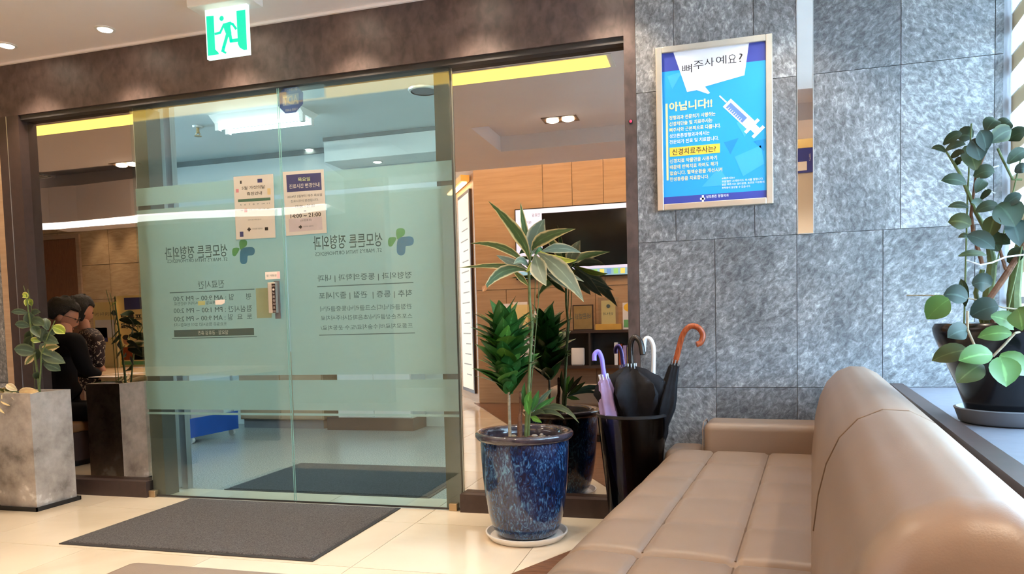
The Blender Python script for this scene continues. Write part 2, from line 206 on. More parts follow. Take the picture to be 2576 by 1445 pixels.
# outlines of the letters used on signs and notices
GLYPHS = {33: [27,[18,65,14,69,9,65,8,54,8,48,9,44,11,26,12,22,14,20,15,22,16,26,19,44,19,48,19,54],[14,11,18,9,20,5,18,1,14,-1,9,1,8,5,9,9]],
39: [19,[14,72,5,72,5,60,7,46,12,46,14,60]],
40: [32,[31,69,26,69,12,48,6,23,12,-2,26,-23,31,-23,20,-2,17,23,20,48]],
41: [32,[7,69,1,69,12,48,16,23,12,-2,1,-23,7,-23,21,-2,26,23,21,48]],
44: [22,[16,10,11,12,6,11,5,7,6,3,10,1,9,-5,6,-10,6,-12,15,-6,18,3]],
45: [32,[28,27,4,27,4,17,28,17]],
46: [22,[11,11,15,9,17,5,15,1,11,-1,7,1,5,5,7,9]],
47: [28,[27,69,20,69,1,-1,8,-1]],
48: [50,[25,69,9,59,3,34,9,9,25,-1,41,9,47,34,41,59],[16,53,25,60,34,53,37,34,34,15,25,8,16,15,13,34]],
49: [50,[30,68,20,68,20,0,30,0]],
50: [50,[36,63,21,69,13,68,5,63,5,50,13,58,20,60,29,56,32,47,31,39,27,32,16,16,3,1,3,0,47,0,47,9,21,9,37,31,42,48]],
51: [50,[36,64,21,69,14,68,8,66,8,57,14,59,20,60,28,57,32,50,28,42,18,40,18,31,29,28,33,19,30,11,22,8,14,10,6,14,6,3,14,0,21,-1,36,5,42,20,40,30,33,36,39,42,41,51]],
52: [50,[40,69,36,69,1,27,1,22,30,22,30,0,40,0,40,22,47,22,47,31,40,31],[30,51,30,31,14,31]],
53: [50,[10,68,10,33,28,31,34,21,30,12,20,8,12,10,5,13,5,3,13,0,22,-1,37,5,44,21,37,37,19,42,19,59,40,59,40,68]],
54: [50,[32,69,38,62,25,51,17,37,21,39,27,39,41,34,47,20,41,5,26,-1,10,6,4,23,11,48],[20,29,25,30,33,27,37,20,34,11,26,8,17,13,15,27]],
55: [50,[49,68,5,68,5,59,34,59,9,3,18,-1]],
56: [50,[40,63,26,69,11,64,5,50,7,41,13,35,6,28,3,19,10,5,25,-1,41,5,47,18,44,28,37,35,44,42,46,49],[18,57,26,60,33,57,36,50,33,42,25,39,18,42,15,50],[16,27,25,30,34,27,37,19,34,12,25,8,16,11,13,19]],
57: [50,[40,62,24,69,9,63,4,49,9,35,23,29,28,30,34,32,27,19,13,6,19,-1,38,19,46,44],[17,57,25,60,33,56,36,48,36,45,36,42,30,39,25,38,17,41,13,49]],
58: [22,[11,46,15,44,17,40,15,36,11,34,7,36,5,40,7,44],[11,11,15,9,17,5,15,1,11,-1,7,1,5,5,7,9]],
63: [33,[25,64,13,69,8,60,10,60,13,60,17,58,19,53,14,41,8,27,9,21,14,18,21,34,29,55],[15,11,20,9,21,5,20,1,15,-1,11,1,9,5,11,9]],
65: [67,[36,69,29,69,0,0,10,0,19,20,48,20,57,0,67,0],[33,54,22,29,44,29]],
66: [56,[8,0,8,68,27,68,43,63,48,51,46,42,38,36,50,30,54,18,49,6,31,0],[17,59,26,59,36,57,38,50,35,42,24,39,17,39],[17,30,29,30,41,27,44,20,41,12,30,9,17,9]],
67: [71,[53,68,42,69,15,59,5,33,14,11,42,-1,55,1,66,5,66,16,54,10,43,8,23,15,15,34,23,53,42,60,54,58,66,53,66,64]],
68: [75,[8,0,8,68,34,68,62,57,70,34,61,10,34,0],[17,59,33,59,54,52,60,34,55,18,33,9,17,9]],
69: [50,[8,68,8,0,47,0,47,9,17,9,17,30,45,30,45,39,17,39,17,59,46,59,46,68]],
70: [47,[8,68,8,0,17,0,17,32,44,32,44,41,17,41,17,59,44,59,44,68]],
71: [74,[53,68,42,69,16,59,5,34,15,9,41,-1,54,0,67,5,67,34,44,34,44,25,58,25,58,11,50,9,43,8,23,15,15,34,23,53,41,60,54,58,66,53,66,63]],
72: [73,[17,68,8,68,8,0,17,0,17,30,56,30,56,0,65,0,65,68,56,68,56,39,17,39]],
73: [25,[17,68,8,68,8,0,17,0]],
74: [25,[17,68,8,68,8,2,6,-10,-4,-14,-6,-14,-4,-23,-3,-23,-1,-23,13,-17,17,-1]],
75: [66,[17,68,8,68,8,0,17,0,17,34,52,0,66,0,29,36,58,68,46,68,17,37]],
76: [49,[17,68,7,68,7,0,48,0,48,9,17,9]],
77: [78,[17,68,7,68,7,0,17,0,17,53,38,27,40,27,61,53,61,0,71,0,71,68,62,68,39,40]],
78: [78,[15,68,7,68,7,0,17,0,17,53,62,0,71,0,71,68,61,68,61,15]],
79: [82,[41,69,15,59,5,34,14,10,41,-1,68,10,78,34,68,59],[22,53,41,60,60,53,68,34,60,16,41,8,22,16,15,34]],
80: [51,[7,68,7,0,17,0,17,30,27,30,44,35,50,49,45,62,28,68],[17,59,28,59,37,56,40,49,37,41,28,38,17,38]],
81: [82,[42,69,15,59,5,34,12,12,33,0,48,-9,67,-14,75,-5,64,-5,50,0,70,12,78,34,68,59],[42,60,21,51,15,34,21,16,42,8,61,16,68,34,60,53]],
82: [60,[8,68,8,0,18,0,18,30,22,30,29,27,40,14,49,0,60,0,55,7,51,14,44,25,36,32,44,39,47,49,41,63,25,68],[18,60,24,60,34,57,37,50,34,42,24,38,18,38]],
83: [46,[32,68,25,69,10,64,4,51,19,32,34,17,31,11,22,8,13,10,4,18,4,5,13,1,24,-1,37,4,43,18,28,38,13,52,16,58,24,60,31,59,40,53,40,64]],
84: [60,[59,68,2,68,2,59,25,59,25,0,35,0,35,59,59,59]],
85: [71,[16,68,6,68,6,26,15,5,35,-1,57,7,65,27,65,68,55,68,55,29,54,20,51,14,44,10,35,8,27,10,20,14,17,19,16,28]],
86: [60,[10,68,0,68,30,-1,32,-1,60,68,51,68,30,20]],
87: [104,[10,68,0,68,28,-1,30,-1,52,55,75,-1,76,-1,104,68,94,68,76,21,57,68,48,68,29,21]],
88: [71,[14,68,2,68,30,35,0,0,12,0,36,28,59,0,71,0,42,35,69,68,57,68,36,42]],
89: [60,[12,68,0,68,25,36,25,0,35,0,35,36,60,68,49,68,30,45]],
90: [65,[63,68,4,68,4,59,45,59,2,0,63,0,63,9,20,9]],
124: [26,[17,68,9,68,9,-23,17,-23]],
126: [58,[24,33,17,35,10,33,3,28,3,20,10,25,17,27,23,25,29,23,35,20,41,19,49,21,56,25,56,34,49,29,42,27,36,28,30,31]],
183: [26,[13,41,17,39,19,35,17,30,13,29,9,30,7,35,9,39]],
8251: [64,[32,60,34,60,36,59,37,57,38,55,37,53,36,51,34,50,32,49,29,50,28,51,26,53,26,55,26,57,28,59,29,60],[16,56,54,17,48,11,10,50],[48,56,54,50,16,11,10,17],[11,40,13,39,15,38,16,36,17,34,16,32,15,30,13,29,11,28,8,29,6,30,5,32,5,34,5,36,6,38,8,39],[53,40,55,39,57,38,58,36,59,34,58,32,57,30,55,29,53,28,50,29,49,30,47,32,47,34,47,36,49,38,50,39],[32,18,34,17,36,16,37,14,38,12,37,10,36,8,34,7,32,7,29,7,28,8,26,10,26,12,26,14,28,16,29,17]],
9673: [89,[45,76,53,75,60,73,67,69,73,64,78,58,81,52,84,44,84,36,84,28,81,21,78,14,73,8,67,3,60,0,53,-3,45,-3,37,-3,29,0,23,3,17,8,12,14,8,21,6,28,5,36,6,44,8,52,12,58,17,64,23,69,29,73,37,75],[45,69,38,68,32,66,26,63,22,59,18,54,15,49,13,43,12,36,13,30,15,24,18,18,22,13,26,9,32,6,38,4,45,4,51,4,57,6,63,9,68,13,72,18,75,24,77,30,77,36,77,43,75,49,72,54,68,59,63,63,57,66,51,68],[45,64,50,64,56,62,60,59,65,56,68,52,71,47,72,42,73,36,72,31,71,25,68,21,65,16,60,13,56,10,50,9,45,8,39,9,34,10,29,13,25,16,22,21,19,25,17,31,17,36,17,42,19,47,22,52,25,56,29,59,34,62,39,64]],
44032: [92,[66,83,75,83,75,46,89,46,89,39,75,39,75,-8,66,-8],[10,73,51,73,42,37,10,9,6,16,32,37,43,66,10,66]],
44036: [92,[67,83,75,83,75,55,89,55,89,48,75,48,75,17,67,17],[19,23,27,23,27,1,79,1,79,-6,19,-6],[9,76,51,76,40,46,9,27,5,34,31,48,42,69,9,69]],
44053: [92,[47,28,68,23,76,10,68,-3,47,-8,25,-3,17,10,25,23],[47,21,31,18,26,10,31,2,47,-1,62,2,68,10,62,18],[67,83,75,83,75,59,89,59,89,52,75,52,75,29,67,29],[9,76,51,76,39,46,9,28,5,35,31,49,42,69,9,69]],
44060: [92,[82,83,74,83,74,46,61,46,61,80,54,80,54,-3,61,-3,61,40,74,40,74,-8,82,-8],[9,71,44,71,36,38,10,12,5,18,28,38,36,64,9,64]],
44160: [92,[21,27,21,-7,79,-7,79,27],[71,21,29,21,29,0,71,0],[11,77,51,77,40,48,9,30,6,37,32,50,42,70,11,70],[79,83,71,83,71,59,52,59,52,53,71,53,71,31,79,31]],
44221: [92,[50,28,72,23,80,10,72,-3,50,-7,28,-3,20,10,28,23],[50,21,34,18,28,10,34,2,50,-1,66,2,72,10,66,18],[79,83,71,83,71,66,51,66,51,71,52,76,11,76,11,69,43,69,32,49,6,35,10,29,34,41,49,59,71,59,71,47,48,47,48,40,71,40,71,29,79,29]],
44256: [92,[14,74,77,74,77,65,77,46,74,23,65,24,68,47,69,65,69,67,14,67],[37,44,45,44,45,12,87,12,87,5,5,5,5,12,37,12]],
44264: [92,[15,79,76,79,76,73,76,64,75,52,66,53,68,63,68,72,15,72],[39,62,47,62,47,47,87,47,87,40,5,40,5,47,39,47],[77,32,15,32,15,25,68,25,68,16,15,16,15,0,15,-7,79,-7,79,0,23,0,23,10,77,10]],
44277: [92,[46,26,68,21,77,9,68,-3,46,-8,23,-3,14,9,23,21],[46,19,29,16,22,9,29,2,46,-1,62,2,69,9,62,16],[15,78,76,78,76,71,76,59,74,47,66,47,68,60,68,71,15,71],[39,58,47,58,47,41,87,41,87,34,5,34,5,41,39,41]],
44284: [92,[9,73,55,73,55,68,54,53,52,32,44,33,46,52,47,66,9,66],[31,47,23,47,23,19,4,19,5,12,32,13,61,15,61,22,46,20,31,19],[66,83,74,83,74,45,89,45,89,38,74,38,74,-8,66,-8]],
44288: [92,[10,76,55,76,55,71,54,60,52,44,44,45,46,59,47,69,10,69],[32,56,24,56,24,36,14,36,4,36,5,29,32,30,62,33,61,39,47,37,32,36],[67,83,75,83,75,53,88,53,88,46,75,46,75,15,67,15],[18,21,27,21,27,1,78,1,78,-6,18,-6]],
44396: [92,[76,77,15,77,15,70,68,70,68,69,67,55,65,38,5,38,5,31,42,31,42,-8,50,-8,50,31,87,31,87,38,74,38,76,55,76,69]],
44540: [92,[76,77,15,77,15,71,68,71,68,70,68,57,66,41,5,41,5,34,87,34,87,41,74,41,76,57,76,70],[16,24,24,24,24,1,79,1,79,-6,16,-6]],
44552: [92,[15,26,15,-7,77,-7,77,26],[69,19,23,19,23,0,69,0],[76,78,15,78,15,71,68,71,68,59,66,45,5,45,5,38,87,38,87,45,74,45,76,59,76,71]],
44592: [92,[71,83,79,83,79,-8,71,-8],[10,73,53,73,43,37,11,9,6,16,34,37,44,66,10,66]],
44620: [92,[68,83,76,83,76,45,90,45,90,39,76,39,76,-8,68,-8],[8,73,32,73,28,41,11,13,5,17,19,40,24,66,8,66],[35,73,57,73,53,39,37,7,30,11,45,37,49,66,35,66]],
45236: [92,[82,83,74,83,74,46,61,46,61,81,53,81,53,-3,61,-3,61,39,74,39,74,-8,82,-8],[18,72,9,72,9,23,9,16,15,16,30,16,48,19,47,26,31,24,18,23]],
45380: [92,[79,83,71,83,71,71,46,71,46,64,71,64,71,54,46,54,46,47,71,47,71,16,79,16],[19,76,10,76,10,36,10,29,17,29,37,30,57,32,56,39,37,37,19,36],[22,21,30,21,30,1,82,1,82,-6,22,-6]],
45572: [92,[16,78,24,78,24,52,78,52,78,46,16,46],[5,32,87,32,87,25,50,25,50,-8,42,-8,42,25,5,25]],
45716: [92,[5,37,87,37,87,30,5,30],[16,79,24,79,24,56,78,56,78,49,16,49],[15,21,24,21,24,1,78,1,78,-6,15,-6]],
45768: [92,[71,83,79,83,79,-8,71,-8],[19,74,11,74,11,23,11,16,18,16,40,16,62,20,61,27,40,24,19,23]],
45769: [92,[19,26,79,26,79,-8,71,-8,71,19,19,19],[71,83,79,83,79,30,71,30],[19,78,11,78,11,45,11,38,18,38,39,38,62,42,61,49,39,45,19,45]],
45785: [92,[71,83,79,83,79,35,71,35],[21,31,29,31,29,19,71,19,71,31,79,31,79,-7,21,-7],[29,12,71,12,71,0,29,0],[19,78,11,78,11,46,11,39,18,39,40,40,62,44,61,50,40,47,19,46]],
45796: [92,[66,83,75,83,75,47,89,47,89,40,75,40,75,-8,66,-8],[9,74,9,15,16,15,39,15,59,18,58,25,39,22,17,22,17,67,51,67,51,74]],
45800: [92,[67,83,75,83,75,56,89,56,89,49,75,49,75,17,67,17],[19,24,27,24,27,1,79,1,79,-6,19,-6],[9,75,9,33,16,33,40,34,58,36,57,43,40,41,17,40,17,68,49,68,49,75]],
45804: [92,[9,78,9,41,16,41,39,41,58,44,57,50,39,48,17,47,17,71,49,71,49,78],[67,83,75,83,75,64,89,64,89,57,75,57,75,37,67,37],[75,33,18,33,18,26,67,26,67,17,18,17,18,0,18,-7,78,-7,78,0,26,0,26,10,75,10]],
45824: [92,[82,83,74,83,74,46,61,46,61,81,53,81,53,-3,61,-3,61,40,74,40,74,-8,82,-8],[8,72,8,15,14,15,32,15,48,17,47,24,32,22,17,22,17,65,42,65,42,72]],
46020: [92,[15,75,15,34,42,34,42,11,5,11,5,4,87,4,87,11,50,11,50,34,78,34,78,40,24,40,24,69,77,69,77,75]],
46041: [92,[46,25,68,21,77,9,68,-3,46,-8,23,-3,15,9,23,21],[46,18,29,16,23,9,29,1,46,-1,62,1,68,9,62,16],[15,79,15,49,42,49,42,38,5,38,5,31,87,31,87,38,50,38,50,49,77,49,77,55,24,55,24,72,77,72,77,79]],
46121: [92,[71,83,79,83,79,31,71,31],[20,27,28,27,28,17,71,17,71,27,79,27,79,-7,20,-7],[28,11,71,11,71,0,28,0],[13,78,13,50,31,50,31,40,17,40,5,40,7,33,34,33,64,37,64,42,51,41,39,40,39,50,57,50,57,56,22,56,22,71,56,71,56,78]],
46300: [92,[5,11,87,11,87,5,5,5],[15,74,15,33,78,33,78,39,24,39,24,68,77,68,77,74]],
46321: [92,[5,40,87,40,87,33,5,33],[46,25,68,21,77,9,68,-3,46,-8,23,-3,15,9,23,21],[46,19,29,16,23,9,29,1,46,-1,62,1,68,9,62,16],[15,79,15,48,77,48,77,55,24,55,24,72,77,72,77,79]],
46356: [92,[71,83,79,83,79,-8,71,-8],[11,74,11,15,18,15,42,15,62,18,61,25,42,22,19,22,19,67,54,67,54,74]],
46412: [92,[75,83,83,83,83,-8,75,-8,75,39,64,39,64,-3,57,-3,57,81,64,81,64,46,75,46],[8,71,8,16,11,16,18,16,28,18,28,25,21,23,15,23,15,65,27,65,27,71],[31,71,31,16,35,16,43,16,53,18,53,25,45,23,39,23,39,65,51,65,51,71]],
47196: [92,[77,76,15,76,15,69,69,69,69,55,15,55,15,34,15,27,42,27,42,10,5,10,5,3,87,3,87,10,50,10,50,27,79,27,79,34,23,34,23,49,77,49]],
47204: [92,[76,80,15,80,15,74,68,74,68,67,16,67,16,54,16,48,42,48,42,40,5,40,5,34,87,34,87,40,50,40,50,48,78,48,78,54,24,54,24,61,76,61],[77,27,15,27,15,21,69,21,69,13,15,13,15,-1,15,-7,80,-7,80,-1,23,-1,23,8,77,8]],
47308: [92,[77,76,15,76,15,69,69,69,69,55,15,55,15,34,15,27,28,27,28,10,5,10,5,3,87,3,87,10,65,10,65,27,79,27,79,34,23,34,23,49,77,49],[36,10,36,27,57,27,57,10]],
47476: [92,[5,11,87,11,87,4,5,4],[77,76,15,76,15,69,69,69,69,55,15,55,15,34,15,27,79,27,79,34,23,34,23,48,77,48]],
47480: [92,[5,33,87,33,87,26,5,26],[16,19,24,19,24,1,78,1,78,-6,16,-6],[76,80,15,80,15,73,68,73,68,63,16,63,16,47,16,41,78,41,78,47,24,47,24,57,76,57]],
47484: [92,[5,41,87,41,87,34,5,34],[77,27,15,27,15,21,69,21,69,14,15,14,15,-1,15,-7,80,-7,80,-1,23,-1,23,8,77,8],[76,80,15,80,15,74,68,74,68,67,16,67,16,53,16,47,78,47,78,53,24,53,24,61,76,61]],
47493: [92,[5,38,87,38,87,31,5,31],[16,25,24,25,24,17,68,17,68,25,77,25,77,-7,16,-7],[24,10,68,10,68,0,24,0],[76,81,15,81,15,74,68,74,68,66,16,66,16,51,16,45,78,45,78,51,24,51,24,60,76,60]],
47532: [92,[71,83,79,83,79,-8,71,-8],[10,74,52,74,52,42,19,42,19,21,40,22,62,24,63,17,40,15,18,14,10,14,10,49,43,49,43,68,10,68]],
47549: [92,[71,83,79,83,79,33,71,33],[21,28,29,28,29,18,71,18,71,28,79,28,79,-7,21,-7],[29,11,71,11,71,0,29,0],[10,78,50,78,50,54,18,54,18,42,39,42,60,45,61,38,40,35,17,35,10,35,10,60,42,60,42,72,10,72]],
47564: [92,[9,75,9,33,50,33,50,75],[42,68,17,68,17,39,42,39],[67,83,75,83,75,55,89,55,89,48,75,48,75,16,67,16],[19,23,27,23,27,1,79,1,79,-6,19,-6]],
47568: [92,[9,78,9,41,50,41,50,78],[42,71,17,71,17,48,42,48],[67,83,75,83,75,63,89,63,89,56,75,56,75,37,67,37],[75,32,18,32,18,26,67,26,67,16,18,16,18,0,18,-7,78,-7,78,0,26,0,26,10,75,10]],
47588: [92,[8,72,8,17,43,17,43,72],[35,66,16,66,16,23,35,23],[82,83,74,83,74,47,62,47,62,81,54,81,54,-3,62,-3,62,40,74,40,74,-8,82,-8]],
47732: [92,[71,83,79,83,79,17,71,17,71,41,50,41,50,33,9,33,9,75,50,75,50,67,71,67],[42,68,17,68,17,39,42,39],[50,60,71,60,71,47,50,47],[21,23,30,23,30,1,82,1,82,-6,21,-6]],
47784: [92,[15,75,15,33,42,33,42,11,5,11,5,4,87,4,87,11,50,11,50,33,77,33,77,75],[69,69,23,69,23,39,69,39]],
47785: [92,[16,79,16,48,42,48,42,37,5,37,5,30,87,30,87,37,50,37,50,48,76,48,76,79],[68,72,24,72,24,55,68,55],[14,21,77,21,77,-8,68,-8,68,14,14,14]],
47788: [92,[16,78,16,46,42,46,42,35,5,35,5,28,87,28,87,35,50,35,50,46,76,46,76,78],[68,72,24,72,24,53,68,53],[16,20,24,20,24,1,78,1,78,-6,16,-6]],
47924: [92,[15,78,15,42,76,42,76,78],[68,71,24,71,24,49,68,49],[5,30,87,30,87,23,50,23,50,-8,42,-8,42,23,5,23]],
47928: [92,[16,78,16,47,76,47,76,78],[68,72,24,72,24,53,68,53],[5,37,87,37,87,30,51,30,51,11,42,11,42,30,5,30],[15,20,24,20,24,1,78,1,78,-6,15,-6]],
47932: [92,[16,80,16,52,76,52,76,80],[68,73,24,73,24,59,68,59],[87,45,5,45,5,38,42,38,42,29,15,29,15,23,68,23,68,15,15,15,15,0,15,-7,79,-7,79,0,23,0,23,9,76,9,76,29,50,29,50,38,87,38]],
48143: [92,[10,77,10,40,52,40,52,77],[44,70,18,70,18,47,44,47],[71,83,79,83,79,31,71,31],[46,33,55,33,55,25,81,25,81,18,55,18,64,6,84,-1,82,-8,63,-2,50,9,38,-2,19,-8,16,-1,37,6,46,18,20,18,20,25,46,25]],
48148: [92,[9,75,17,75,17,51,43,51,43,75,51,75,51,14,9,14],[17,45,43,45,43,21,17,21],[66,83,75,83,75,47,89,47,89,40,75,40,75,-8,66,-8]],
48152: [92,[9,76,17,76,17,61,42,61,42,76,51,76,51,31,9,31],[17,55,42,55,42,38,17,38],[67,83,75,83,75,55,89,55,89,48,75,48,75,16,67,16],[19,23,27,23,27,1,79,1,79,-6,19,-6]],
48156: [92,[9,79,17,79,17,66,42,66,42,79,51,79,51,40,9,40],[17,60,42,60,42,46,17,46],[67,83,75,83,75,63,89,63,89,56,75,56,75,36,67,36],[75,32,18,32,18,25,67,25,67,16,18,16,18,0,18,-7,78,-7,78,0,26,0,26,10,75,10]],
48320: [92,[79,83,71,83,71,66,50,66,50,77,42,77,42,61,18,61,18,77,9,77,9,31,50,31,50,40,71,40,71,16,79,16],[71,59,50,59,50,47,71,47],[18,54,42,54,42,38,18,38],[21,22,30,22,30,1,82,1,82,-6,21,-6]],
48324: [92,[79,83,71,83,71,70,50,70,50,79,42,79,42,66,18,66,18,79,9,79,9,39,50,39,50,47,71,47,71,36,79,36],[71,63,50,63,50,53,71,53],[18,59,42,59,42,46,18,46],[79,31,21,31,21,25,71,25,71,16,21,16,21,0,21,-7,83,-7,83,0,30,0,30,10,79,10]],
48337: [92,[71,83,79,83,79,28,71,28,71,43,50,43,50,35,9,35,9,77,18,77,18,63,42,63,42,77,50,77,50,68,71,68],[50,61,71,61,71,49,50,49],[18,56,42,56,42,41,18,41],[50,26,72,22,80,9,72,-3,50,-8,28,-3,20,9,28,22],[50,20,66,17,72,9,66,2,50,-1,34,2,28,9,34,17]],
48373: [92,[14,20,77,20,77,-8,68,-8,68,14,14,14],[16,81,24,81,24,70,68,70,68,81,76,81,76,47,50,47,50,36,87,36,87,29,5,29,5,36,42,36,42,47,16,47],[24,64,68,64,68,53,24,53]],
48376: [92,[24,79,16,79,16,43,42,43,42,33,5,33,5,27,87,27,87,33,50,33,50,43,76,43,76,79,68,79,68,68,24,68],[24,61,68,61,68,50,24,50],[16,19,24,19,24,1,78,1,78,-6,16,-6]],
48512: [92,[15,79,24,79,24,67,68,67,68,79,77,79,77,40,15,40],[24,60,68,60,68,47,24,47],[5,29,87,29,87,22,50,22,50,-8,42,-8,42,22,5,22]],
48516: [92,[16,80,24,80,24,68,68,68,68,80,76,80,76,44,16,44],[24,62,68,62,68,50,24,50],[5,35,87,35,87,28,51,28,51,11,42,11,42,28,5,28],[15,19,24,19,24,1,78,1,78,-6,15,-6]],
48708: [92,[71,83,79,83,79,-8,71,-8],[10,75,18,75,18,51,45,51,45,75,53,75,53,14,10,14],[18,45,45,45,45,21,18,21]],
48904: [92,[7,74,14,74,14,51,25,51,25,74,32,74,32,14,7,14],[14,45,25,45,25,21,14,21],[73,83,81,83,81,-8,73,-8,73,29,62,29,62,14,38,14,38,74,45,74,45,51,55,51,55,74,62,74,62,60,73,60],[62,53,73,53,73,36,62,36],[45,45,55,45,55,21,45,21]],
49324: [92,[27,75,35,75,35,59,42,36,58,20,53,13,40,25,31,42,22,24,9,12,4,18,20,35,27,59],[66,83,75,83,75,46,89,46,89,39,75,39,75,-8,66,-8]],
49345: [92,[46,25,68,21,76,9,68,-3,46,-8,25,-3,17,9,25,21],[46,19,62,16,68,9,62,2,46,-1,31,2,25,9,31,16],[27,78,35,78,35,68,41,51,57,40,53,34,40,42,31,54,23,40,9,31,5,38,21,50,27,69],[67,83,75,83,75,59,89,59,89,52,75,52,75,28,67,28]],
49373: [92,[52,25,74,21,82,9,74,-3,52,-8,29,-3,21,9,29,21],[52,18,35,16,30,9,35,1,52,-1,68,1,73,9,68,16],[24,77,32,77,32,65,37,50,50,40,46,34,35,41,28,52,21,40,10,31,5,38,19,50,24,65],[81,83,73,83,73,58,62,58,62,81,54,81,54,30,62,30,62,52,73,52,73,27,81,27]],
49436: [92,[71,83,79,83,79,-8,71,-8,71,45,50,45,50,52,71,52],[28,75,37,75,37,59,43,35,60,20,55,13,41,24,33,42,24,23,10,11,5,18,22,35,28,59]],
49440: [92,[71,83,79,83,79,15,71,15,71,55,51,55,51,61,71,61],[28,77,36,77,36,66,42,48,58,37,53,30,40,39,32,52,23,37,10,28,5,35,21,47,28,66],[21,23,30,23,30,1,82,1,82,-6,21,-6]],
49457: [92,[50,27,72,22,80,9,72,-3,50,-8,28,-3,20,9,28,22],[50,20,34,17,28,9,34,2,50,-1,66,2,72,9,66,17],[79,83,71,83,71,64,51,64,51,57,71,57,71,29,79,29],[28,78,36,78,36,69,42,51,58,40,54,33,41,41,32,54,23,40,9,31,5,37,22,49,28,68]],
49464: [92,[74,83,82,83,82,-8,74,-8],[56,81,63,81,63,-3,56,-3,56,43,41,43,41,50,56,50],[24,74,32,74,32,57,37,36,50,20,46,14,35,24,28,39,21,23,9,12,4,18,19,34,24,57]],
49472: [92,[73,83,81,83,81,35,73,35],[56,81,64,81,64,35,56,35,56,59,42,59,42,66,56,66],[24,79,32,79,32,69,36,55,49,44,45,38,34,45,28,56,21,44,10,35,5,42,19,54,24,70],[81,30,22,30,22,24,73,24,73,16,22,16,22,0,22,-7,85,-7,85,0,30,0,30,9,81,9]],
49552: [92,[16,20,24,20,24,1,78,1,78,-6,16,-6],[42,80,50,80,50,76,60,59,81,50,78,44,59,51,46,65,33,51,14,44,10,50,32,60,42,76],[42,49,50,49,50,34,87,34,87,27,5,27,5,34,42,34]],
49688: [92,[42,80,50,80,50,74,60,58,83,48,79,42,60,49,46,63,32,49,12,42,9,48,32,57,42,74],[5,32,87,32,87,25,50,25,50,-8,42,-8,42,25,5,25]],
49692: [92,[42,80,50,80,50,76,60,60,82,51,79,44,59,52,46,65,33,51,13,44,10,51,32,60,42,76],[5,37,87,37,87,30,51,30,51,12,42,12,42,30,5,30],[15,20,24,20,24,1,78,1,78,-6,15,-6]],
49696: [92,[42,82,50,82,50,79,60,65,82,57,79,51,59,57,46,69,32,57,12,51,10,57,32,65,42,79],[87,45,5,45,5,38,42,38,42,29,15,29,15,23,68,23,68,15,15,15,15,0,15,-7,79,-7,79,0,23,0,23,9,76,9,76,29,50,29,50,38,87,38]],
49828: [92,[5,11,87,11,87,4,5,4],[41,76,50,76,50,70,60,49,83,37,79,30,59,40,46,56,32,40,12,30,8,37,31,49,41,70]],
49845: [92,[15,28,24,28,24,18,68,18,68,28,76,28,76,-7,15,-7],[24,12,68,12,68,0,24,0],[5,42,87,42,87,35,5,35],[42,82,50,82,50,78,60,63,82,54,79,48,59,54,46,67,32,54,13,48,10,54,32,63,42,78]],
49884: [92,[71,83,79,83,79,-8,71,-8],[29,75,37,75,37,59,44,35,61,19,56,13,42,24,33,41,24,23,10,11,5,18,22,34,29,59]],
49888: [92,[71,83,79,83,79,16,71,16],[21,22,29,22,29,1,82,1,82,-6,21,-6],[29,78,37,78,37,69,43,50,59,38,55,31,42,40,33,53,24,39,10,29,6,36,22,49,29,69]],
49892: [92,[71,83,79,83,79,36,71,36],[79,31,21,31,21,25,71,25,71,16,21,16,21,0,21,-7,82,-7,82,0,29,0,29,10,79,10],[29,80,37,80,37,73,43,56,60,45,56,38,42,47,33,59,24,46,10,37,6,43,22,55,29,73]],
49900: [92,[71,83,79,83,79,31,71,31],[21,26,21,-7,79,-7,79,26],[71,19,29,19,29,0,71,0],[29,79,37,79,37,70,43,53,60,42,56,35,42,43,33,56,24,42,10,34,6,40,22,52,29,70]],
49901: [92,[71,83,79,83,79,34,71,34],[21,30,29,30,29,19,71,19,71,30,79,30,79,-7,21,-7],[29,12,71,12,71,0,29,0],[29,80,37,80,37,71,43,54,60,43,56,37,42,45,33,57,24,44,10,35,6,42,22,53,29,71]],
50500: [92,[29,76,13,67,6,44,13,21,29,13,45,21,52,44,45,67],[29,68,18,62,14,44,18,27,29,20,40,27,44,44,40,62],[66,83,75,83,75,47,89,47,89,40,75,40,75,-8,66,-8]],
50504: [92,[30,76,47,70,54,54,47,38,30,32,13,38,7,54,13,70],[30,69,19,65,15,54,19,43,30,39,41,43,46,54,41,65],[67,83,75,83,75,55,89,55,89,48,75,48,75,16,67,16],[19,23,27,23,27,1,79,1,79,-6,19,-6]],
50529: [92,[26,77,41,71,47,56,41,40,26,34,12,40,6,56,12,71],[26,70,17,66,13,56,17,45,26,41,36,45,39,56,36,66],[21,24,81,24,81,-8,73,-8,73,17,21,17],[81,83,73,83,73,59,62,59,62,81,54,81,54,29,62,29,62,53,73,53,73,29,81,29]],
50556: [92,[29,76,13,67,6,44,13,21,29,13,45,21,52,44,45,67],[29,68,18,62,14,44,18,27,29,20,40,27,44,44,40,62],[66,83,75,83,75,60,89,60,89,53,75,53,75,33,89,33,89,26,75,26,75,-8,66,-8]],
50557: [92,[16,25,75,25,75,-8,67,-8,67,18,16,18],[30,77,47,71,54,56,47,40,30,35,13,40,7,56,13,71],[30,70,19,66,15,56,19,45,30,42,41,45,46,56,41,66],[67,83,75,83,75,69,88,69,88,62,75,62,75,50,88,50,88,43,75,43,75,29,67,29]],
